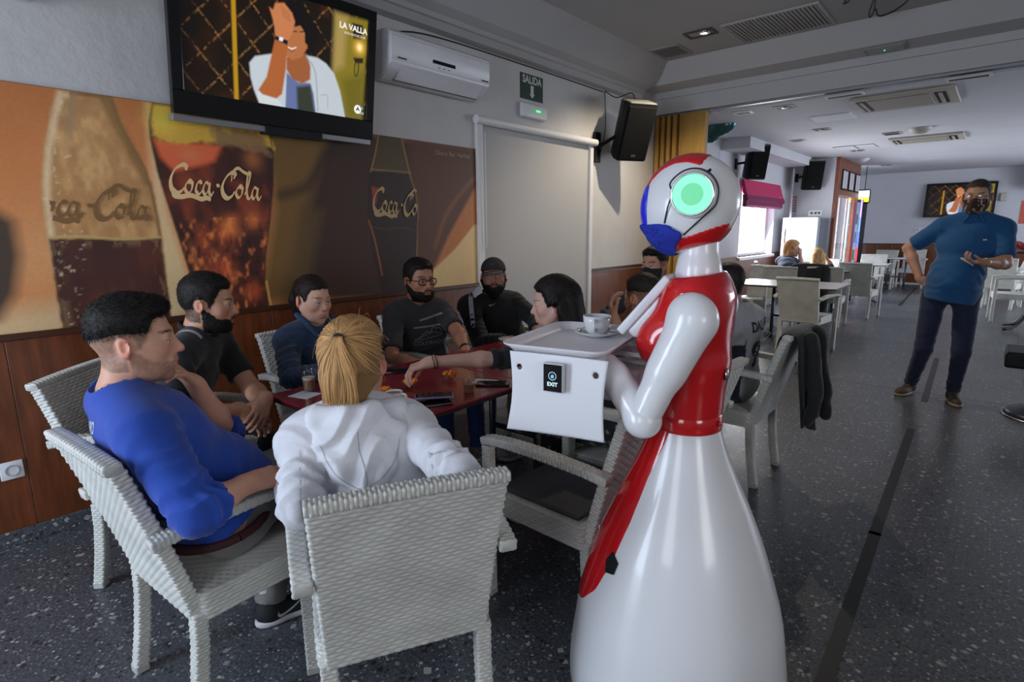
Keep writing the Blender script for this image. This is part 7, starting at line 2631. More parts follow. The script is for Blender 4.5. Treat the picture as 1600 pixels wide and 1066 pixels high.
# ------------------------------------------------------------------ 1 man in the blue sweatshirt
J = seated((-1.81, .65), 92, atd(210, 533, 1.60), width=.205, pel=-.02, knee=.42, kneeb=.13)
J['neck'] = J['head'] + np.array([.005, -.055, -.145])
J['sr'] = J['neck'] + np.array([.195, .00, -.075]); J['sl'] = J['neck'] + np.array([-.195, .03, -.070])
J['hy'], J['hp'] = 66, 2
setarm(J, 'r', onx(352, 808, -1.525) + 0, (0, 0, -1), dict(d=(.02, 1, -.02), n=(.5, .1, .86), curl=(.45, .75, .5), thumb=(.7, .5), spread=.05), e=np.array([-1.475, .47, .72]))
J['wr'] = np.array([-1.535, .62, .722])
setarm(J, 'l', onx(305, 600, -1.98), (0, 0, -1), dict(d=(.28, -.45, .55), n=(.1, .8, .55), curl=(.5, .7, .4), thumb=(.6, .3)), e=onx(352, 676, -2.03))
J['ankr'] = np.array([onz(432, 950, .03)[0], onz(432, 950, .03)[1], .09]); J['ankl'] = J['ankr'] + np.array([-.02, .16, 0]); J['ankr'] = J['ankr'] + np.array([.02, -.03, 0])
J['kneer'] = J['ankr'] * np.array([1, 1, 0]) + np.array([-.03, .10, .50]); J['kneel'] = J['ankl'] * np.array([1, 1, 0]) + np.array([-.18, .12, .50])
J['fdr'] = np.array([.15, 1, 0]); J['fdl'] = np.array([.3, 1, 0])
b1, sh1 = figure('seated_person', 'man in a blue sweatshirt and grey shorts leaning back, hand at chin, by the wall', J,
       dict(near=True, b=1.10, g=.016, belly=.050, skin=(.64, .345, .235), hair=DK, style='quiff', strands=9000, slen=.015, stubble=.50, shirt=(.012, .058, .36), garment='sweatshirt', sleeve=1.42, sleevel=1.12,
            trousers=(.20, .19, .185), tf=1.12, shoes=('black_trainer', (.012, .012, .014), (.62, .62, .64)), laces=(.02, .02, .02), fs=1.6, neckr=.062, neckd=.036, gaze=(0, 0), hs=1.03, hg=.0068, trunk_hem=.0))
bv = shirt_bvh(sh1)
lt = join([xf(text_mesh('URO', .052, bold=.001, subdiv=1), t=(0, 0, 0))])
bo = onx(146, 668, -1.86)
mk('back_print', decal(lt, bo, nrm((.35, -.9, 0)) * -1, (0, .25, .97), bv, nrm((-.75, .65, -.1))), mat('white_print', (.55, .58, .62), .7), parent=sh1)
mk('sock', lathe([(.042, .07), (.041, .15), (.043, .17)], 16, J['ankr'][0], J['ankr'][1]), mat('white_sock', (.6, .6, .64), .9), parent=b1, smooth=True)
mk('sock', lathe([(.042, .07), (.041, .15), (.043, .17)], 16, J['ankl'][0], J['ankl'][1]), mat('white_sock', (.6, .6, .64), .9), parent=b1, smooth=True)
# maroon waistband seen under the shirt hem
wbp = [J['pelvis'] + np.array([.185 * math.cos(a), .155 * math.sin(a) - .01, -.015 + .02 * math.sin(a)]) for a in np.linspace(0, 2 * PI, 30)]
mk('waistband', tube(wbp, .014, 8, cap=False), mat('maroon_band', (.05, .012, .016), .8), parent=b1, smooth=True)


def swoosh():
    P = catmull([(-1.0, .35, 0), (-1.12, .0, 0), (-.85, -.28, 0), (-.2, -.14, 0), (1.2, .52, 0)], 8)
    Q = catmull([(-1.0, .35, 0), (-.98, .12, 0), (-.72, -.02, 0), (-.15, .06, 0), (1.2, .52, 0)], 8)
    V = np.vstack([P, Q]); m = len(P)
    return (V, [(i, i + 1, i + 1 + m, i + m) for i in range(m - 1)])


def shoe_swoosh(o, J, k, side, m_):
    for ch in o.children:
        if ch.name.startswith('shoe'):
            base = wloc(o)
            v = np.array([w.co[:] for w in ch.data.vertices]) + base
            if np.linalg.norm(v.mean(0)[:2] - J['ank' + k][:2]) < .12:
                fd = nrm(J['fd' + k]); rt = np.array([fd[1], -fd[0], 0]) * side
                bvx = BVHTree.FromPolygons([tuple(x) for x in v], [tuple(p.vertices) for p in ch.data.polygons])
                sw = swoosh()
                mk('side_mark', decal((sw[0] * .045, sw[1]), np.array([J['ank' + k][0], J['ank' + k][1], .045]) + fd * .06, fd, UP, bvx, -rt, .0015), m_, parent=ch)


shoe_swoosh(b1, J, 'r', 1, mat('shoe_mark_white', (.6, .6, .62), .5))

# ------------------------------------------------------------------ 2 man in the black polo
f47 = np.array([math.cos(math.radians(47)), math.sin(math.radians(47)), 0])
J = seated((-2.60, .75), 47, atd(325, 474, 2.32), knee=.40)
J['neck'] = J['head'] - f47 * .055 - UP * .14
J['sr'] = J['neck'] + J['r'] * .175 - UP * .045; J['sl'] = J['neck'] - J['r'] * .175 - UP * .045
J['hy'], J['hp'] = 55, 8
wr_ = atd(388, 640, 2.22); wl_ = wr_ + np.array([-.02, .08, .02])
setarm(J, 'r', wr_ - f47 * .03, (.6, -.5, -.5), dict(d=(.3, .35, -.35), n=(.5, -.3, .8), curl=(.5, .6, .4)))
setarm(J, 'l', wl_, (-.6, .3, -.4), dict(d=(.35, -.35, -.30), n=(.5, .5, .7), curl=(.5, .7, .5)))
def polo_fn(v, loc, cc, J, Lt):
    m = (loc[:, 2] > Lt * .88) & (np.abs(loc[:, 0]) > .085) & (np.abs(loc[:, 0]) < .155) & (np.abs(loc[:, 1] - .02) < .018)
    cc[m] = (.45, .46, .50)
    return cc
b2, sh2 = figure('seated_person', 'bearded man in a black polo with clasped hands, behind the blue sweatshirt', J,
       dict(near=True, skin=(.54, .285, .185), hair=DK, style='short', strands=6000, slen=.009, beard=(.0035,), shirt=(.010, .010, .012), garment='polo_shirt', sleeve=.72, bare=.5, trousers=(.014, .015, .020), neckr=.058))
s = SDF(J['neck'] - .12, J['neck'] + .12, .004)
s.ell(J['neck'] + UP * .03, (.075, .075, .03), M=J['M'], k=0); s.ell(J['neck'] + UP * .045, (.062, .062, .06), M=J['M'], k=0, op='s')
mk('collar', s.mesh(1), mat('black_collar', (.012, .012, .014), .85), parent=sh2, smooth=True)
for z, (du) in ((0, .145), (0, -.145)):
    bvh = shirt_bvh(sh2)
    st_ = ribbon([(-.06, 0), (.0, .004), (.07, 0)], .020, 0, 6, 1)
    mk('white_stripe', decal(st_, J['neck'] + J['r'] * du * .72 + UP * .01, J['f'], -np.cross(UP, J['f']), bvh, (0, 0, -1), .0015), mat('white_stripe_cloth', (.45, .46, .50), .85), parent=sh2)

# ------------------------------------------------------------------ 3 woman in the denim jacket
J = seated((-2.72, 1.62), 5, atd(489, 468, 2.92), width=.15, knee=.42)
J['hy'], J['hp'] = 6, 9
setarm(J, 'r', np.array([-2.25, 1.34, .80]), (-.3, -.6, -.6), dict(d=(.5, .7, 0), n=(0, 0, 1)))
setarm(J, 'l', np.array([-2.28, 1.62, .79]), (-.2, .7, -.5), dict(d=(.3, -.9, 0), n=(0, 0, 1)))
J['neck'] = J['neck'] + np.array([0, .02, 0])
def denim_fn(v, loc, cc, J, Lt):
    cc = cc * (1 + .35 * vnoise(v * 22, 31) + .15 * vnoise(v * 90, 6))[:, None]
    m = (loc[:, 1] > .06) & (np.abs(loc[:, 0]) < .028 + .03 * (loc[:, 2] / Lt)) & (loc[:, 2] > .2)
    cc[m] = (.010, .010, .012)
    return cc
b3_, sh3 = figure('seated_person', 'dark-haired woman in a blue denim jacket looking down, against the mural', J,
       dict(near=True, fem=True, skin=(.64, .37, .27), hair=(.016, .009, .007), style='pulled', shirt=(.022, .045, .095), shirt_fn=denim_fn, garment='denim_jacket', sleeve=1.85, b=1.0, g=.016, fs=1.3, neckr=.062, neckd=.075, necku=.055, trousers=(.012, .016, .028),
            hair_prims=[((0, -.085, .03), (0, -.115, -.02), .045, .05, .03), ((0, -.115, -.02), (0, -.125, -.10), .048, .030, .03)], iris=(.03, .02, .01), gaze=(0, -18)))
bvh = shirt_bvh(sh3)
dn = mat('denim_light_seam', (.045, .075, .14), .85)
s = SDF(J['neck'] - .15, J['neck'] + .15, .0045)
for sd in (-1, 1):
    for (a, c_, r1, r2) in (((sd * .070, -.03, .062), (sd * .082, .04, .040), .016, .018), ((sd * .082, .04, .040), (sd * .062, .105, -.030), .018, .012)):
        M_ = np.stack([J['r'], J['f'], UP], 1)
        s.cap(J['neck'] + M_ @ np.array(a), J['neck'] + M_ @ np.array(c_), r1, r2, k=.008)
s.cap(J['neck'] - J['f'] * .07 + UP * .062 - J['r'] * .05, J['neck'] - J['f'] * .07 + UP * .062 + J['r'] * .05, .018, k=.01)
mk('collar', s.mesh(1), mat('denim_collar', (.030, .058, .115), .85, noise=.3, nscale=60), parent=sh3, smooth=True)
for sd in (-1, 1):
    mk('seam', decal(ribbon([(sd * .05, -.05), (sd * .10, -.045), (sd * .145, -.02)], .005, 0, 5, 1), J['neck'] + J['f'] * .12 - UP * .03, J['r'], UP, bvh, -J['f'], .0015), dn, parent=sh3)
    mk('seam', decal(ribbon([(sd * .085, -.05), (sd * .08, -.14), (sd * .07, -.22)], .004, 0, 5, 1), J['neck'] + J['f'] * .12 - UP * .03, J['r'], UP, bvh, -J['f'], .0015), dn, parent=sh3)

# ------------------------------------------------------------------ 4 man in the grey t-shirt
J = seated((-2.74, 2.34), -12, atd(655, 438, 3.42), knee=.42)
J['hy'], J['hp'] = -10, 3
setarm(J, 'r', atd(668, 572, 3.05), (-.3, -.8, -.6), dict(d=(.75, .55, -.1), n=(0, 0, 1)), e=atd(612, 562, 3.25))
setarm(J, 'l', atd(728, 548, 3.25), (0, 1, -.3), dict(d=(.5, -.6, -.25), n=(.2, .2, 1)), e=atd(716, 520, 3.42))
b4, sh4 = figure('seated_person', 'man with black glasses and grey mountain print t-shirt, against the mural', J,
       dict(near=True, skin=(.46, .215, .13), hair=DK, style='short', strands=4500, beard=(.004,), glasses='thick', shirt=(.040, .038, .042), garment='t_shirt', sleeve=.78, bare=.5, trousers=(.02, .04, .14), hs=1.05, neckr=.060, neckd=.05))
bvh = shirt_bvh(sh4)
pw = mat('pale_shirt_print', (.26, .28, .29), .85)
o_ = atd(672, 506, 3.2)
pd = nrm(o_ - CAMC) * np.array([1, 1, .2]); pd = nrm(pd)
uu = np.array([-pd[1], pd[0], 0]) * -1; uu = nrm(np.array([pd[1], -pd[0], 0]))
def dc(piece): return decal(piece, o_, uu, UP, bvh, pd, .002)
sc_ = 3.25 / FPX
def px2(x, y): return ((x - 672) * sc_, -(y - 506) * sc_)
mk('shirt_print', dc(join([ribbon([px2(655, 508), px2(672, 504), px2(693, 498)], .012, 0, 10, 1), ribbon([px2(645, 520), px2(662, 519), px2(690, 517)], .010, 0, 10, 1)])), pw, parent=sh4)
mt = [px2(645, 541), px2(654, 537), px2(662, 530), px2(668, 527), px2(672, 531), px2(677, 519), px2(682, 524), px2(686, 522), px2(693, 532)]
mk('shirt_print', dc(join([ribbon(mt, .0045, 0, 4, 1), ribbon([px2(652, 540), px2(664, 533), px2(674, 529), px2(692, 534)], .0040, 0, 6, 1), ribbon([px2(646, 543), px2(668, 539), px2(692, 535)], .004, 0, 6, 1)])), pw, parent=sh4)
tx = xf(text_mesh('COLORADO', .036, bold=.0004, subdiv=1), t=(*px2(671, 548), 0))
mk('shirt_print', dc(tx), pw, parent=sh4)
wv = J['wl'] - nrm(J['hl']['d']) * .01
ax = nrm(J['wl'] - J['el'])
mk('wristwatch', tube([J['wl'] - ax * .035, J['wl'] - ax * .015], .031, 14), black_pl, parent=b4, smooth=True)

# ------------------------------------------------------------------ 5 man in the black cap
J = seated((-2.70, 3.10), -20, atd(771, 432, 3.92), width=.185, knee=.42)
J['hy'], J['hp'] = -46, -2
setarm(J, 'r', atd(800, 532, 3.55), (-.4, -.8, -.6), dict(d=(.9, .2, -.1), n=(0, 0, 1)), e=atd(752, 536, 3.75))
setarm(J, 'l', atd(838, 520, 3.7), (0, 1, -.3), None, e=atd(838, 500, 3.95))
def jk_fn(v, loc, cc, J, Lt): return cc
b5, sh5 = figure('seated_person', 'long-bearded man in a black cap and black sports jacket with white stripe', J,
       dict(skin=(.42, .21, .14), hair=DK, style='buzz', beard=(.008, .020), glasses='thin', shirt=(.009, .009, .010), garment='sports_jacket', sleeve=1.75, trousers=(.010, .010, .012), g=.018, b=1.06, neckr=.058, necku=.06))
bvh = shirt_bvh(sh5)
o_ = atd(760, 480, 3.7); pd = nrm((o_ - CAMC) * np.array([1, 1, .15])); uu = nrm(np.array([pd[1], -pd[0], 0])); sc_ = 3.75 / FPX
def px2(x, y): return ((x - 760) * sc_, -(y - 480) * sc_)
def dc(piece): return decal(piece, o_, uu, UP, bvh, pd, .002)
mk('white_stripe', dc(ribbon([px2(754, 449), px2(744, 455), px2(736, 466), px2(736, 482), px2(739, 512)], .030, 0, 10, 1)), mat('white_stripe_cloth', (.4, .4, .4), .85), parent=sh5)
sw = swoosh()
mk('chest_mark', dc((sw[0] * np.array([.022, .022, 1]) + np.array([*px2(770, 482), 0]), sw[1])), mat('white_print', (1, 1, 1), .7), parent=sh5)
# cap
s = SDF((-.13, -.14, -.02), (.13, .22, .16), .004)
s.ell((0, -.010, .045), (.088, .108, .090), k=0)
s.plane((0, 0, .036), (0, .12, -1))
v, fq = s.mesh(1)
cp = mk('cap', (J['HW'](v), fq), mat('dark_cap_cloth', (.030, .026, .026), .85), parent=b5, smooth=True)
V, F = [], []
for i in range(15):
    a = -1.15 + 2.3 * i / 14
    for j in range(6):
        q = j / 5
        V.append(((.082 + .004 * q) * math.sin(a), (.088 * math.cos(a) + .012) + q * .062 * math.cos(a * .8), .042 - .010 * q - .022 * (math.sin(a) ** 2)))
for i in range(14):
    for j in range(5): F.append((i * 6 + j, (i + 1) * 6 + j, (i + 1) * 6 + j + 1, i * 6 + j + 1))
pk = mk('peak', (J['HW'](np.array(V)), F), mat('dark_cap_cloth', (1, 1, 1), .8), parent=cp, smooth=True)
md = pk.modifiers.new('t', 'SOLIDIFY'); md.thickness = .004
edge = np.array([V[i * 6 + 5] for i in range(15)])
mk('peak_edge', (lambda t: (J['HW'](t[0]), t[1]))(tube(edge + np.array([0, .001, 0]), .0022, 6)), mat('pale_piping', (.3, .3, .3), .8), parent=cp, smooth=True)
mk('cap_mark', (lambda t: (J['HW'](t[0]), t[1]))(place2d((sw[0] * .012, sw[1]), (0, .1005, .088), (-1, 0, 0), (0, -.35, .94))), mat('cap_mark_grey', (.22, .2, .2), .7), parent=cp)

# ------------------------------------------------------------------ 6 woman reaching over the table
J = seated((-1.18, 2.215), 196, atd(866, 474, 2.62), width=.150, knee=.36, pel=.02)
J['neck'] = J['head'] + np.array([.055, .02, -.15])
J['sr'] = J['neck'] + np.array([.0, .155, -.05]); J['sl'] = J['neck'] + np.array([-.06, -.145, -.05])
J['hy'], J['hp'] = 216, 9
setarm(J, 'l', atd(672, 566, 2.24), (0, 0, -1), dict(d=(-.45, -.55, -.20), n=(-.05, -.15, 1), curl=(.75, .55, .35), spread=.10, thumb=(.75, .85), th_curl=.3), e=atd(792, 560, 2.33))
setarm(J, 'r', np.array([-1.52, 2.42, .80]), (.4, .6, -.6), None)
b6, sh6 = figure('seated_person', 'dark-haired woman in black with wrist bracelets reaching over the red table for snacks', J,
       dict(near=True, fem=True, skin=(.72, .44, .35), hair=(.014, .010, .009), style='long', shirt=(.012, .012, .013), garment='black_top', sleeve=1.22, sleever=1.7, trousers=(.02, .02, .022), trouser_fn=lambda v, c: np.where((vnoise(v * 42, 9) > .38)[:, None], np.array([.30, .29, .30]), c), shoes=('pink', (.45, .03, .16), (.4, .4, .4)), fs=1.6, g=.008, b=.95, iris=(.05, .04, .02), gaze=(0, -20),
            hair_prims=[((-.070, -.030, .02), (-.078, -.050, -.17), .022, .028, .02), ((.070, -.030, .02), (.078, -.050, -.17), .022, .028, .02), ((0, -.085, .02), (0, -.095, -.19), .05, .05, .04), ((-.05, -.08, .0), (-.06, -.085, -.19), .04, .04, .03), ((.05, -.08, .0), (.06, -.085, -.19), .04, .04, .03)]))
ax = nrm(J['wl'] - J['el'])
for k, (dd, r) in enumerate(((.012, .0275), (.024, .029))):
    c = J['wl'] - ax * dd
    u_ = nrm(np.cross(ax, UP)); w_ = np.cross(ax, u_)
    mk('bracelet', tube([c + u_ * r * math.cos(a) + w_ * r * math.sin(a) - ax * .006 * math.sin(a) for a in np.linspace(0, 2 * PI, 20)], .0024, 6, cap=False), mat('bracelet_brown', (.10, .04, .03), .6), parent=b6, smooth=True)

# ------------------------------------------------------------------ 7 woman in the white hoodie
a = math.radians(150); fH = np.array([math.cos(a), math.sin(a), 0])
hx, hy_ = by_back(-.925, .725, 152)
J = seated((hx, hy_), 150, atd(553, 566, 1.56), width=.172, knee=.38, pel=-.02)
J['neck'] = J['head'] - fH * .02 - UP * .145
J['sr'] = J['neck'] + J['r'] * .150 - UP * .062; J['sl'] = J['neck'] - J['r'] * .150 - UP * .062
J['hy'], J['hp'] = 128, 10
setarm(J, 'l', J['neck'] - J['r'] * .22 + fH * .30 - UP * .28, (0, 0, 0), None, e=atd(470, 790, 1.42))
setarm(J, 'r', J['neck'] + J['r'] * .30 + fH * .22 - UP * .33, (0, 0, 0), None, e=atd(718, 745, 1.38))
hood = []
def hp_(x, y, z): return J['neck'] + J['r'] * x + fH * y + UP * z
look7 = dict(near=True, fem=True, skin=(.55, .30, .21), hair=(.36, .17, .055), style=None, shirt=(.66, .66, .70), garment='white_hoodie', sleeve=1.9, trousers=(.02, .03, .07), g=.020, b=.98, fs=1.35, neckr=.05, hg=.0062, brows=.5,
             )
b7, sh7 = figure('seated_person', 'woman with a blonde ponytail in a white hoodie, back turned, in the nearest chair', J, look7)
bvh = shirt_bvh(sh7)
seam_m = mat('hoodie_seam', (.42, .42, .46), .9)
Mh = np.stack([J['r'], fH, UP], 1)
s = SDF(J['neck'] - np.array([.24, .24, .24]), J['neck'] + np.array([.24, .24, .12]), .0055)
s.ell(hp_(0, -.092, -.055), (.118, .034, .095), M=Mh, k=0)
s.ell(hp_(0, -.118, -.100), (.070, .030, .075), M=Mh, k=.03)
for q_ in (-1, 1):
    s.cap(hp_(q_ * .115, -.045, -.005), hp_(q_ * .060, -.118, -.115), .026, .022, k=.03)
    s.cap(hp_(q_ * .060, -.118, -.115), hp_(0, -.138, -.165), .020, .016, k=.03)
    s.cap(hp_(q_ * .105, -.03, .012), hp_(q_ * .070, .070, -.020), .026, .018, k=.02)
    s.cap(hp_(q_ * .100, -.035, .018), hp_(q_ * .030, -.085, .034), .028, .026, k=.02)
s.cap(hp_(-.03, -.085, .034), hp_(.03, -.085, .034), .026, .026, k=.02)
s.ell(hp_(0, -.02, .05), (.064, .056, .05), M=Mh, k=.015, op='s')
v, fq = s.mesh(2); n = normals(v, fq)
v = v + n * (fold_disp(v, [(hp_(-.12, -.06, .03), hp_(.10, -.10, -.12), .16, 85, .006), (hp_(.12, -.06, .03), hp_(-.02, -.10, -.12), .12, 75, .004)], 5))[:, None]
hoodp = (v, fq)
ho7 = mk('hood', hoodp, cloth_attr, parent=sh7, smooth=True, col=np.tile((.68, .68, .72), (len(v), 1)))
bvh = bvh_of(hoodp)
seam_m = mat('hoodie_seam', (.42, .42, .46), .9)
o_ = hp_(0, -.12, -.08)
mk('seam', decal(ribbon([(0, -.085), (.004, -.04), (-.008, .02), (-.01, .08)], .0030, 0, 6, 1), o_, J['r'], UP, bvh, fH, .0012), seam_m, parent=ho7)
mk('seam', decal(ribbon([(-.105, .045), (-.085, -.01), (-.045, -.055), (-.008, -.072), (.04, -.055), (.085, -.01), (.10, .04)], .0026, 0, 6, 1), o_, J['r'], UP, bvh, fH, .0012), seam_m, parent=ho7)
bvh = shirt_bvh(sh7)
for pts, w_ in (([(-.155, .03), (-.158, -.08), (-.150, -.16)], .0028), ([(.155, .03), (.158, -.08), (.150, -.16)], .0028)):
    mk('seam', decal(ribbon(pts, w_, 0, 6, 1), o_, J['r'], UP, bvh, fH, .0012), seam_m, parent=sh7)
# blonde ponytail built of locks
rng = np.random.default_rng(3)
HWf = J['HW']
cen = np.array([0, -.012, .028]); ER = np.array([.087, .107, .100])
tie = nrm(np.array([-.006, -.90, .36]))
N_ = 2600
d0 = rng.normal(0, 1, (N_, 3)); d0 /= np.linalg.norm(d0, axis=1)[:, None]
ok = (d0[:, 2] > -.62) & ((d0[:, 1] * -.5 + d0[:, 2] * .62) > -.10 + .25 * (np.abs(d0[:, 0]) > .85) - .45 * (d0[:, 1] < 0))
d0 = d0[ok]
near_tie = d0 @ tie
d0 = d0[near_tie < .975]
n_ = len(d0); sg = 14
side = np.cross(d0, tie); side /= np.linalg.norm(side, axis=1)[:, None] + 1e-9
V = np.zeros((n_, sg + 1, 3, 3))
wd_ = rng.uniform(.0010, .0022, n_)
lift = rng.uniform(-.002, .0045, n_); wav = rng.uniform(-.05, .05, n_)
for k in range(sg + 1):
    t = k / sg
    om = np.arccos(np.clip(d0 @ tie, -1, .9999)); 
    dirs = (np.sin((1 - t * .985) * om)[:, None] * d0 + np.sin(t * .985 * om)[:, None] * tie) / np.sin(om)[:, None]
    dirs = dirs + side * (wav * math.sin(t * PI))[:, None]
    dirs /= np.linalg.norm(dirs, axis=1)[:, None]
    rad = 1 + .0 * t
    c = cen + dirs * ER * rad + dirs * (lift * math.sin(t * PI) + .002)[:, None]
    # lying on the skull: pull toward the tie a little inside
    ww = wd_ * (.35 + math.sin(PI * min(t * 1.1, 1)) * .8)
    V[:, k, 0] = c - side * ww[:, None]; V[:, k, 1] = c + dirs * (ww * .8)[:, None]; V[:, k, 2] = c + side * ww[:, None]
def lockmesh(V, sg):
    n_ = len(V)
    b_ = (np.arange(n_) * (sg + 1) * 3)[:, None]
    F = []
    for k in range(sg):
        for a_ in (0, 1):
            F.append(b_ + np.array([[k * 3 + a_, k * 3 + a_ + 1, (k + 1) * 3 + a_ + 1, (k + 1) * 3 + a_]]))
    return V.reshape(-1, 3), np.concatenate(F)
lv, lf = lockmesh(V, sg)
bl_ = np.array([.52, .29, .115])
shade = rng.uniform(.45, 1.25, (n_, 1, 1, 1)) * np.ones((n_, sg + 1, 3, 1))
lc = (shade * bl_).reshape(-1, 3)
# solid under-layer
s = head_base(True, True)[0]
q = hairshape(s, 'under')
q.D = np.minimum(q.D, .1)
v, fq = q.mesh(1)
hb = mk('hair', (HWf(v), fq), hair_m, parent=b7, smooth=True, col=np.tile(bl_ * .55, (len(v), 1)))
o = mk('swept_locks', (HWf(lv), lf), hair_m, parent=hb, smooth=True, col=lc); o['kind'] = 'stuff'
# ponytail hanging from the band
tp = cen + tie * ER * 1.04
tpw = HWf(tp)
back = -Rhead(J['hy'], 0)[:, 1]; rgt = Rhead(J['hy'], 0)[:, 0]
n_ = 2600; sg = 14
a_ = rng.uniform(0, 2 * PI, n_); rr_0 = np.sqrt(rng.random(n_))
V = np.zeros((n_, sg + 1, 3, 3))
endw = .056; ln = rng.uniform(.125, .178, n_)
for k in range(sg + 1):
    t = k / sg
    sp = .010 + (endw - .010) * sstep(0, .75, np.array([t]))[0] * (1 - .12 * t)
    out = .030 * math.sin(min(1, t * 2.2) * PI / 2) - .012 * t * t
    dn_ = -.006 + ln * (t ** 1.25)
    c = tpw + back * (out + .35 * sp * rr_0 * np.sin(a_))[:, None] + rgt * (sp * rr_0 * np.cos(a_) + .004 * np.sin(6 * t + a_ * 3) * t)[:, None] - UP * dn_[:, None] + np.array([0, 0, .018 * math.sin(min(1, t * 4) * PI) * .5])
    ww = rng.uniform(.8, 1.2, n_) * .0017 * (1 - .75 * t ** 3)
    V[:, k, 0] = c - rgt * ww[:, None]; V[:, k, 1] = c + back * (ww * .8)[:, None]; V[:, k, 2] = c + rgt * ww[:, None]
lv, lf = lockmesh(V, sg)
shade = rng.uniform(.45, 1.35, (n_, 1, 1, 1)) * np.ones((n_, sg + 1, 3, 1))
o = mk('ponytail', (lv, lf), hair_m, parent=hb, smooth=True, col=(shade * bl_ * 1.1).reshape(-1, 3)); o['kind'] = 'stuff'
s = SDF(tpw - np.array([.15, .15, .26]), tpw + .12, .006)
s.cap(tpw + back * .010 - UP * .055, tpw + back * .004 - UP * .130, .009, .013, k=0)
for q_ in (-1, 1): s.cap(tpw + back * .008 - UP * .055, tpw + back * .004 - UP * .125 + rgt * q_ * .030, .010, .012, k=.03)
v, fq = s.mesh(2)
mk('ponytail_core', (v, fq), hair_m, parent=hb, smooth=True, col=np.tile(bl_ * .55, (len(v), 1)))
mk('hair_band', tube([tpw + rgt * .013 * math.cos(a) + UP * .013 * math.sin(a) + back * .004 for a in np.linspace(0, 2 * PI, 16)], .0038, 6, cap=False), mat('black_band', (.01, .01, .012), .7), parent=b7, smooth=True)
# loose curved wisps
for k in range(26):
    a0 = rng.uniform(-1.2, 1.2); st_ = cen + nrm(np.array([math.sin(a0), rng.uniform(-.9, .4), rng.uniform(.2, .9)])) * ER * 1.05
    P = [HWf(st_)]
    dd = nrm(rng.normal(0, 1, 3) + np.array([0, 0, .3]))
    for j in range(4): P.append(P[-1] + dd * .012 + UP * (.004 - .006 * j))
    mk('loose_wisp', tube(catmull(P, 3), .0004, 4), hair_m, parent=hb, col=np.tile(bl_ * 1.2, (len(catmull(P, 3)) * 4, 1)))

# ------------------------------------------------------------------ 8 short-haired man seen from behind the tablet
J = seated((-1.44, 2.74), 175, atd(1003, 465, 2.98), knee=.36, pel=.02)
J['neck'] = J['head'] + np.array([.05, -.01, -.15])
J['hy'], J['hp'] = 166, 8
J['sr'] = J['neck'] + J['r'] * .17 - UP * .05; J['sl'] = J['neck'] - J['r'] * .17 - UP * .05
setarm(J, 'l', atd(960, 500, 2.85), (.3, -.3, -.9), dict(d=(-.3, .1, .8), n=(-.8, -.4, .2), curl=(.6, .7, .4)), e=atd(985, 560, 2.8))
setarm(J, 'r', np.array([-1.5, 2.85, .80]), (.4, .6, -.6), None)
figure('seated_person', 'short-haired bearded man seen from behind between the tablet and the tray', J,
       dict(skin=(.52, .27, .18), hair=(.022, .015, .012), style='fade', strands=5000, slen=.007, stubble=.7, shirt=(.22, .20, .19), garment='shirt', sleeve=1.3, trousers=(.02, .02, .03)))
# ------------------------------------------------------------------ 9 masked man
J = seated((-1.72, 3.88), 262, atd(1023, 414, 3.9), knee=.38)
J['hy'], J['hp'] = 262, 4
setarm(J, 'r', np.array([-1.95, 3.35, .80]), (-.8, .1, -.4), None)
setarm(J, 'l', np.array([-1.55, 3.35, .80]), (.8, .1, -.4), None)
figure('seated_person', 'young man in a black face mask at the far end of the table', J,
       dict(skin=(.50, .26, .17), hair=DK, style='quiff', mask=(.010, .010, .012), shirt=(.03, .03, .035), garment='shirt', sleeve=1.8, trousers=(.02, .02, .03)))
# ------------------------------------------------------------------ 10 man in the white football jersey
J = seated((-1.13, 3.265), 178, atd(1137, 444, 3.22), knee=.36, width=.185, pel=-.02)
J['neck'] = J['head'] + np.array([.08, -.01, -.15])
J['hy'], J['hp'] = 150, 6
J['sr'] = J['neck'] + J['r'] * .20 - UP * .065; J['sl'] = J['neck'] - J['r'] * .20 - UP * .065
setarm(J, 'l', np.array([-1.47, 3.02, .78]), (.4, -.5, -.7), dict(d=(-.8, .1, 0), n=(0, 0, 1)))
setarm(J, 'r', np.array([-1.5, 3.42, .80]), (.4, .6, -.6), None)
def jersey_fn(v, loc, cc, J, Lt):
    z = loc[:, 2] / Lt
    side = (loc[:, 0] < -.075 - .05 * np.clip(z - .5, 0, 1)) & (z < .72) & (loc[:, 1] > -.10)
    sh = np.exp(-(np.linalg.norm(v - (J['sl'] + np.array([.02, 0, .0])), axis=1) / .05) ** 4) > .5
    cc[side] = (.012, .016, .035)
    cc[sh & (loc[:, 0] < -.14)] = (.012, .016, .035)
    cc[(loc[:, 0] < -.14) & (z > .60) & ~sh] = (.36, .37, .40)
    return cc
b10, sh10 = figure('seated_person', 'man in a white and navy DALLAS jersey seen from behind, right of the robot', J,
       dict(skin=(.36, .18, .12), hair=(.018, .014, .012), style='buzz', stubble=.5, shirt=(.36, .365, .38), shirt_fn=jersey_fn, garment='football_jersey', sleeve=.9, bare=.4, trousers=(.012, .016, .035), g=.022, fs=1.6, b=1.08))
bvh = shirt_bvh(sh10)
o_ = atd(1183, 512, 3.45); pd = nrm(np.array([-1.0, .25, 0])); uu = np.array([.243, .97, 0]); uu = np.array([.25, .968, 0])
navy = mat('navy_print', (.012, .016, .04), .85)
lt = text_mesh('DALLAS', .075, bold=.0035, align='CENTER', subdiv=1)
ce = J['neck'] - UP * .075 + np.array([.16, .03, 0])
mk('lettering', decal(lt, ce, uu, UP, bvh, pd, .002), navy, parent=sh10)
lt = text_mesh('94', .20, bold=.006, align='CENTER', subdiv=1)
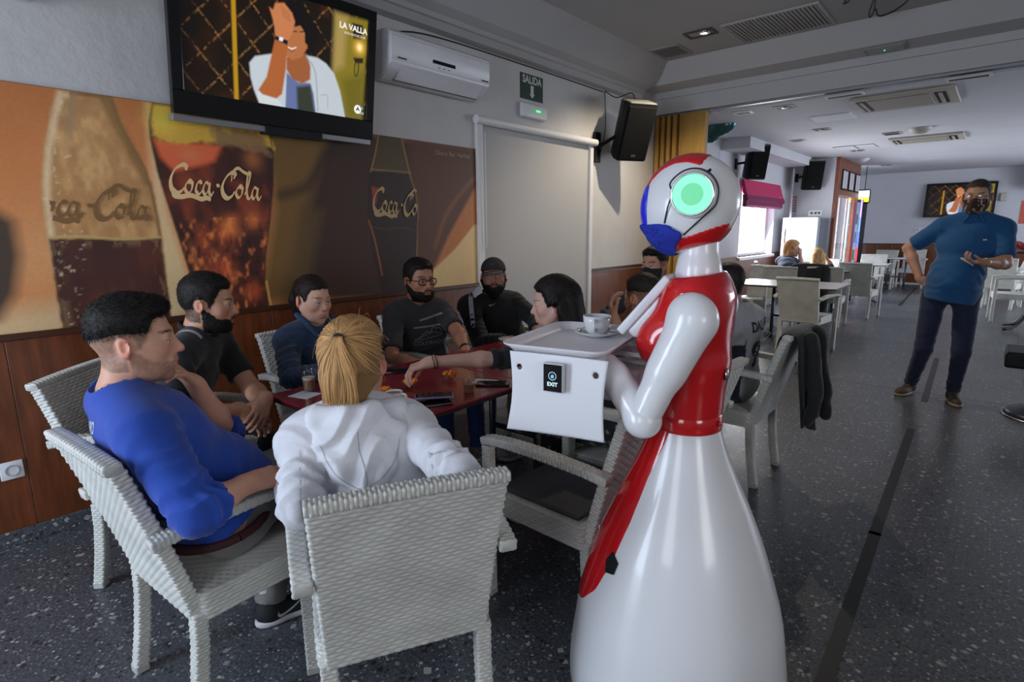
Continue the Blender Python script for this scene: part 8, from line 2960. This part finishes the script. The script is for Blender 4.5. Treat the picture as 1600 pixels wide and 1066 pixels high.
mk('lettering', decal(lt, ce - UP * .165, uu, UP, bvh, pd, .002), navy, parent=sh10)

# ------------------------------------------------------------------ 11 standing man in the blue polo
Y0 = 5.60
def sm_(px, py, dy=0.0): return ony(px, py, Y0 + dy)
J = {'f': np.array([0, -1.0, 0]), 'r': np.array([-1.0, 0, 0])}
J['head'] = sm_(1527, 310, -.02) + UP * .012
J['neck'] = J['head'] + np.array([.0, .045, -.155])
J['pelvis'] = np.array([-.255, Y0 + .02, .93])
J['sr'] = J['neck'] + np.array([-.188, .0, -.068]); J['sl'] = J['neck'] + np.array([.178, .0, -.085])
for k, hxx in (('r', -.105), ('l', .095)):
    J['hip' + k] = J['pelvis'] + np.array([hxx, 0, -.03])
J['kneer'] = sm_(1443, 545, -.02); J['kneel'] = sm_(1502, 550, -.03)
ra = onz(1418, 618, .0); la = onz(1490, 632, .0)
J['ankr'] = np.array([ra[0] + .0, ra[1] + .10, .09]); J['ankl'] = np.array([la[0] - .02, la[1] + .10, .09])
J['fdr'] = np.array([-.35, -1, 0]); J['fdl'] = np.array([.25, -1, 0])
J['hy'], J['hp'] = 264, 6
setarm(J, 'r', sm_(1438, 436, -.02), (0, 0, 0), dict(d=(.75, -.25, -.45), n=(-.3, -.9, .3), curl=(.25, .35, .2), spread=.12, thumb=(.9, -.1)), e=sm_(1420, 388, .10))
setarm(J, 'l', sm_(1538, 410, -.34), (0, 0, 0), dict(d=(-.75, -.45, .05), n=(.1, .15, -1.), curl=(.55, .7, .5), thumb=(.4, .5)), e=sm_(1570, 412, -.08))
def mpolo(v, loc, cc, J, Lt): return cc
b11, sh11 = figure('standing_person', 'older man standing in a blue polo and jeans with patterned face mask, hand on hip', J,
       dict(near=True, standing=True, skin=(.52, .28, .19), hair=(.055, .042, .035), style='buzz', glasses='thin', mask=(.045, .018, .014), mask_print=True, shirt=(.012, .085, .23), garment='polo_shirt', sleeve=.80, bare=.55, b=1.08, g=.016, belly=.055,
            trousers=(.016, .024, .060), shoes=('brown_suede', (.085, .055, .035), (.33, .26, .19)), laces=(.05, .03, .02), neckr=.058, trunk_hem=-.17, hang=True, hs=1.03, hg=.0085, fs=.8))
bvh = shirt_bvh(sh11)
s = SDF(J['neck'] - .13, J['neck'] + .13, .0045)
s.ell(J['neck'] + UP * .035, (.082, .075, .030), k=0); s.ell(J['neck'] + UP * .05, (.066, .060, .06), k=0, op='s')
for q in (-1, 1): s.cap(J['neck'] + np.array([q * .035, -.075, .010]), J['neck'] + np.array([q * .060, -.085, -.030]), .014, .008, k=.012)
mk('collar', s.mesh(1), mat('blue_collar', (.014, .095, .25), .85), parent=sh11, smooth=True)
o_ = J['neck'] + np.array([0, -.12, -.09])
mk('placket', decal(ribbon([(0, .04), (0, -.09)], .030, 0, 8, 1), o_, (1, 0, 0), UP, bvh, (0, 1, 0), .0018), mat('blue_collar', (1, 1, 1), .85), parent=sh11)
for k in range(2): mk('button', decal(lathe([(0, 0), (.005, 0)], 10), o_ + UP * (-.01 - .05 * k), (1, 0, 0), UP, bvh, (0, 1, 0), .003), dark_gr, parent=sh11)
mk('chest_mark', decal((np.array([(-.014, -.004, 0), (.014, -.004, 0), (.010, .006, 0), (-.010, .006, 0)]), [(0, 1, 2, 3)]), sm_(1539, 375, -.1), (1, 0, 0), UP, bvh, (0, 1, 0), .002), mat('white_print', (1, 1, 1), .7), parent=sh11)
ax = nrm(J['wr'] - J['er'])
c = J['wr'] - ax * .02; u_ = nrm(np.cross(ax, (0, 1, 0))); w_ = np.cross(ax, u_)
mk('bracelet', tube([c + u_ * .031 * math.cos(a) + w_ * .031 * math.sin(a) for a in np.linspace(0, 2 * PI, 18)], .003, 6, cap=False), mat('gold_chain', (.7, .5, .2), .3, metal=1), parent=b11, smooth=True)
ax = nrm(J['wl'] - J['el']); c = J['wl'] - ax * .025; u_ = nrm(np.cross(ax, UP)); w_ = np.cross(ax, u_)
mk('bracelet', tube([c + u_ * .031 * math.cos(a) + w_ * .031 * math.sin(a) for a in np.linspace(0, 2 * PI, 18)], .003, 6, cap=False), mat('gold_chain', (.7, .5, .2), .3, metal=1), parent=b11, smooth=True)
hc_ = J['wl'] + nrm(J['hl']['d']) * .11
dv = nrm(np.array([-.7, -.2, .45])); 
rc = tube([hc_ - dv * .045 - UP * .005, hc_ + dv * .045 + UP * .0], .011, 10, sq=.6)
tag(mk('remote_control', rc, mat('remote_white', (.6, .6, .62), .3), loc=tuple(hc_), smooth=True), 'small white remote in the left hand of the standing man', 'remote')

# ------------------------------------------------------------------ 12, 13 two women far away by the window
J = seated((-2.34, 8.98), 60, atd(1238, 389, 8.75), width=.15, knee=.36)
J['neck'] = J['head'] + np.array([-.06, -.03, -.145]); J['hy'], J['hp'] = 20, 5
J['sr'] = J['neck'] + J['r'] * .15 - UP * .05; J['sl'] = J['neck'] - J['r'] * .15 - UP * .05
setarm(J, 'r', atd(1250, 398, 8.7), (.2, -.3, -.8), dict(d=(-.05, .0, .9), n=(.8, -.4, 0), curl=(.7, .8, .5)), e=atd(1251, 412, 8.6))
figure('seated_person', 'woman with short strawberry-blonde hair and glasses by the bright window', J,
       dict(fem=True, skin=(.62, .36, .28), hair=(.66, .36, .15), style='bob', glasses='thin', shirt=(.05, .07, .13), garment='top', sleeve=.8, bare=.5, trousers=(.02, .03, .08), brows=.3,
            hair_prims=[((-.075, -.03, .0), (-.07, -.05, -.09), .028, .018, .02), ((.075, -.03, .0), (.07, -.05, -.09), .028, .018, .02), ((0, -.09, .0), (0, -.09, -.08), .04, .03, .03)]))
J = seated((-1.98, 9.25), 110, atd(1277, 401, 8.85), width=.15, knee=.36)
J['neck'] = J['head'] + np.array([.0, -.05, -.145]); J['hy'], J['hp'] = 115, 15
J['sr'] = J['neck'] + J['r'] * .16 - UP * .05; J['sl'] = J['neck'] - J['r'] * .16 - UP * .05
setarm(J, 'r', atd(1291, 403, 8.9), (.4, 0, -.9), dict(d=(-.4, .2, .6), n=(.6, -.6, .2), curl=(.7, .8, .5)), e=atd(1299, 416, 8.85))
figure('seated_person', 'long-haired blonde woman in black seen from behind, beside the refrigerator', J,
       dict(fem=True, skin=(.52, .28, .2), hair=(.55, .34, .15), style='long', shirt=(.012, .012, .014), garment='top', sleeve=.9, bare=.4, trousers=(.02, .02, .03), brows=.3,
            hair_prims=[((-.070, -.03, .02), (-.085, -.05, -.17), .03, .03, .02), ((.070, -.03, .02), (.085, -.05, -.17), .03, .03, .02), ((0, -.085, .02), (0, -.10, -.17), .06, .05, .04), ((-.05, -.08, .0), (-.06, -.09, -.17), .04, .04, .03), ((.05, -.08, .0), (.06, -.09, -.17), .04, .04, .03)]))
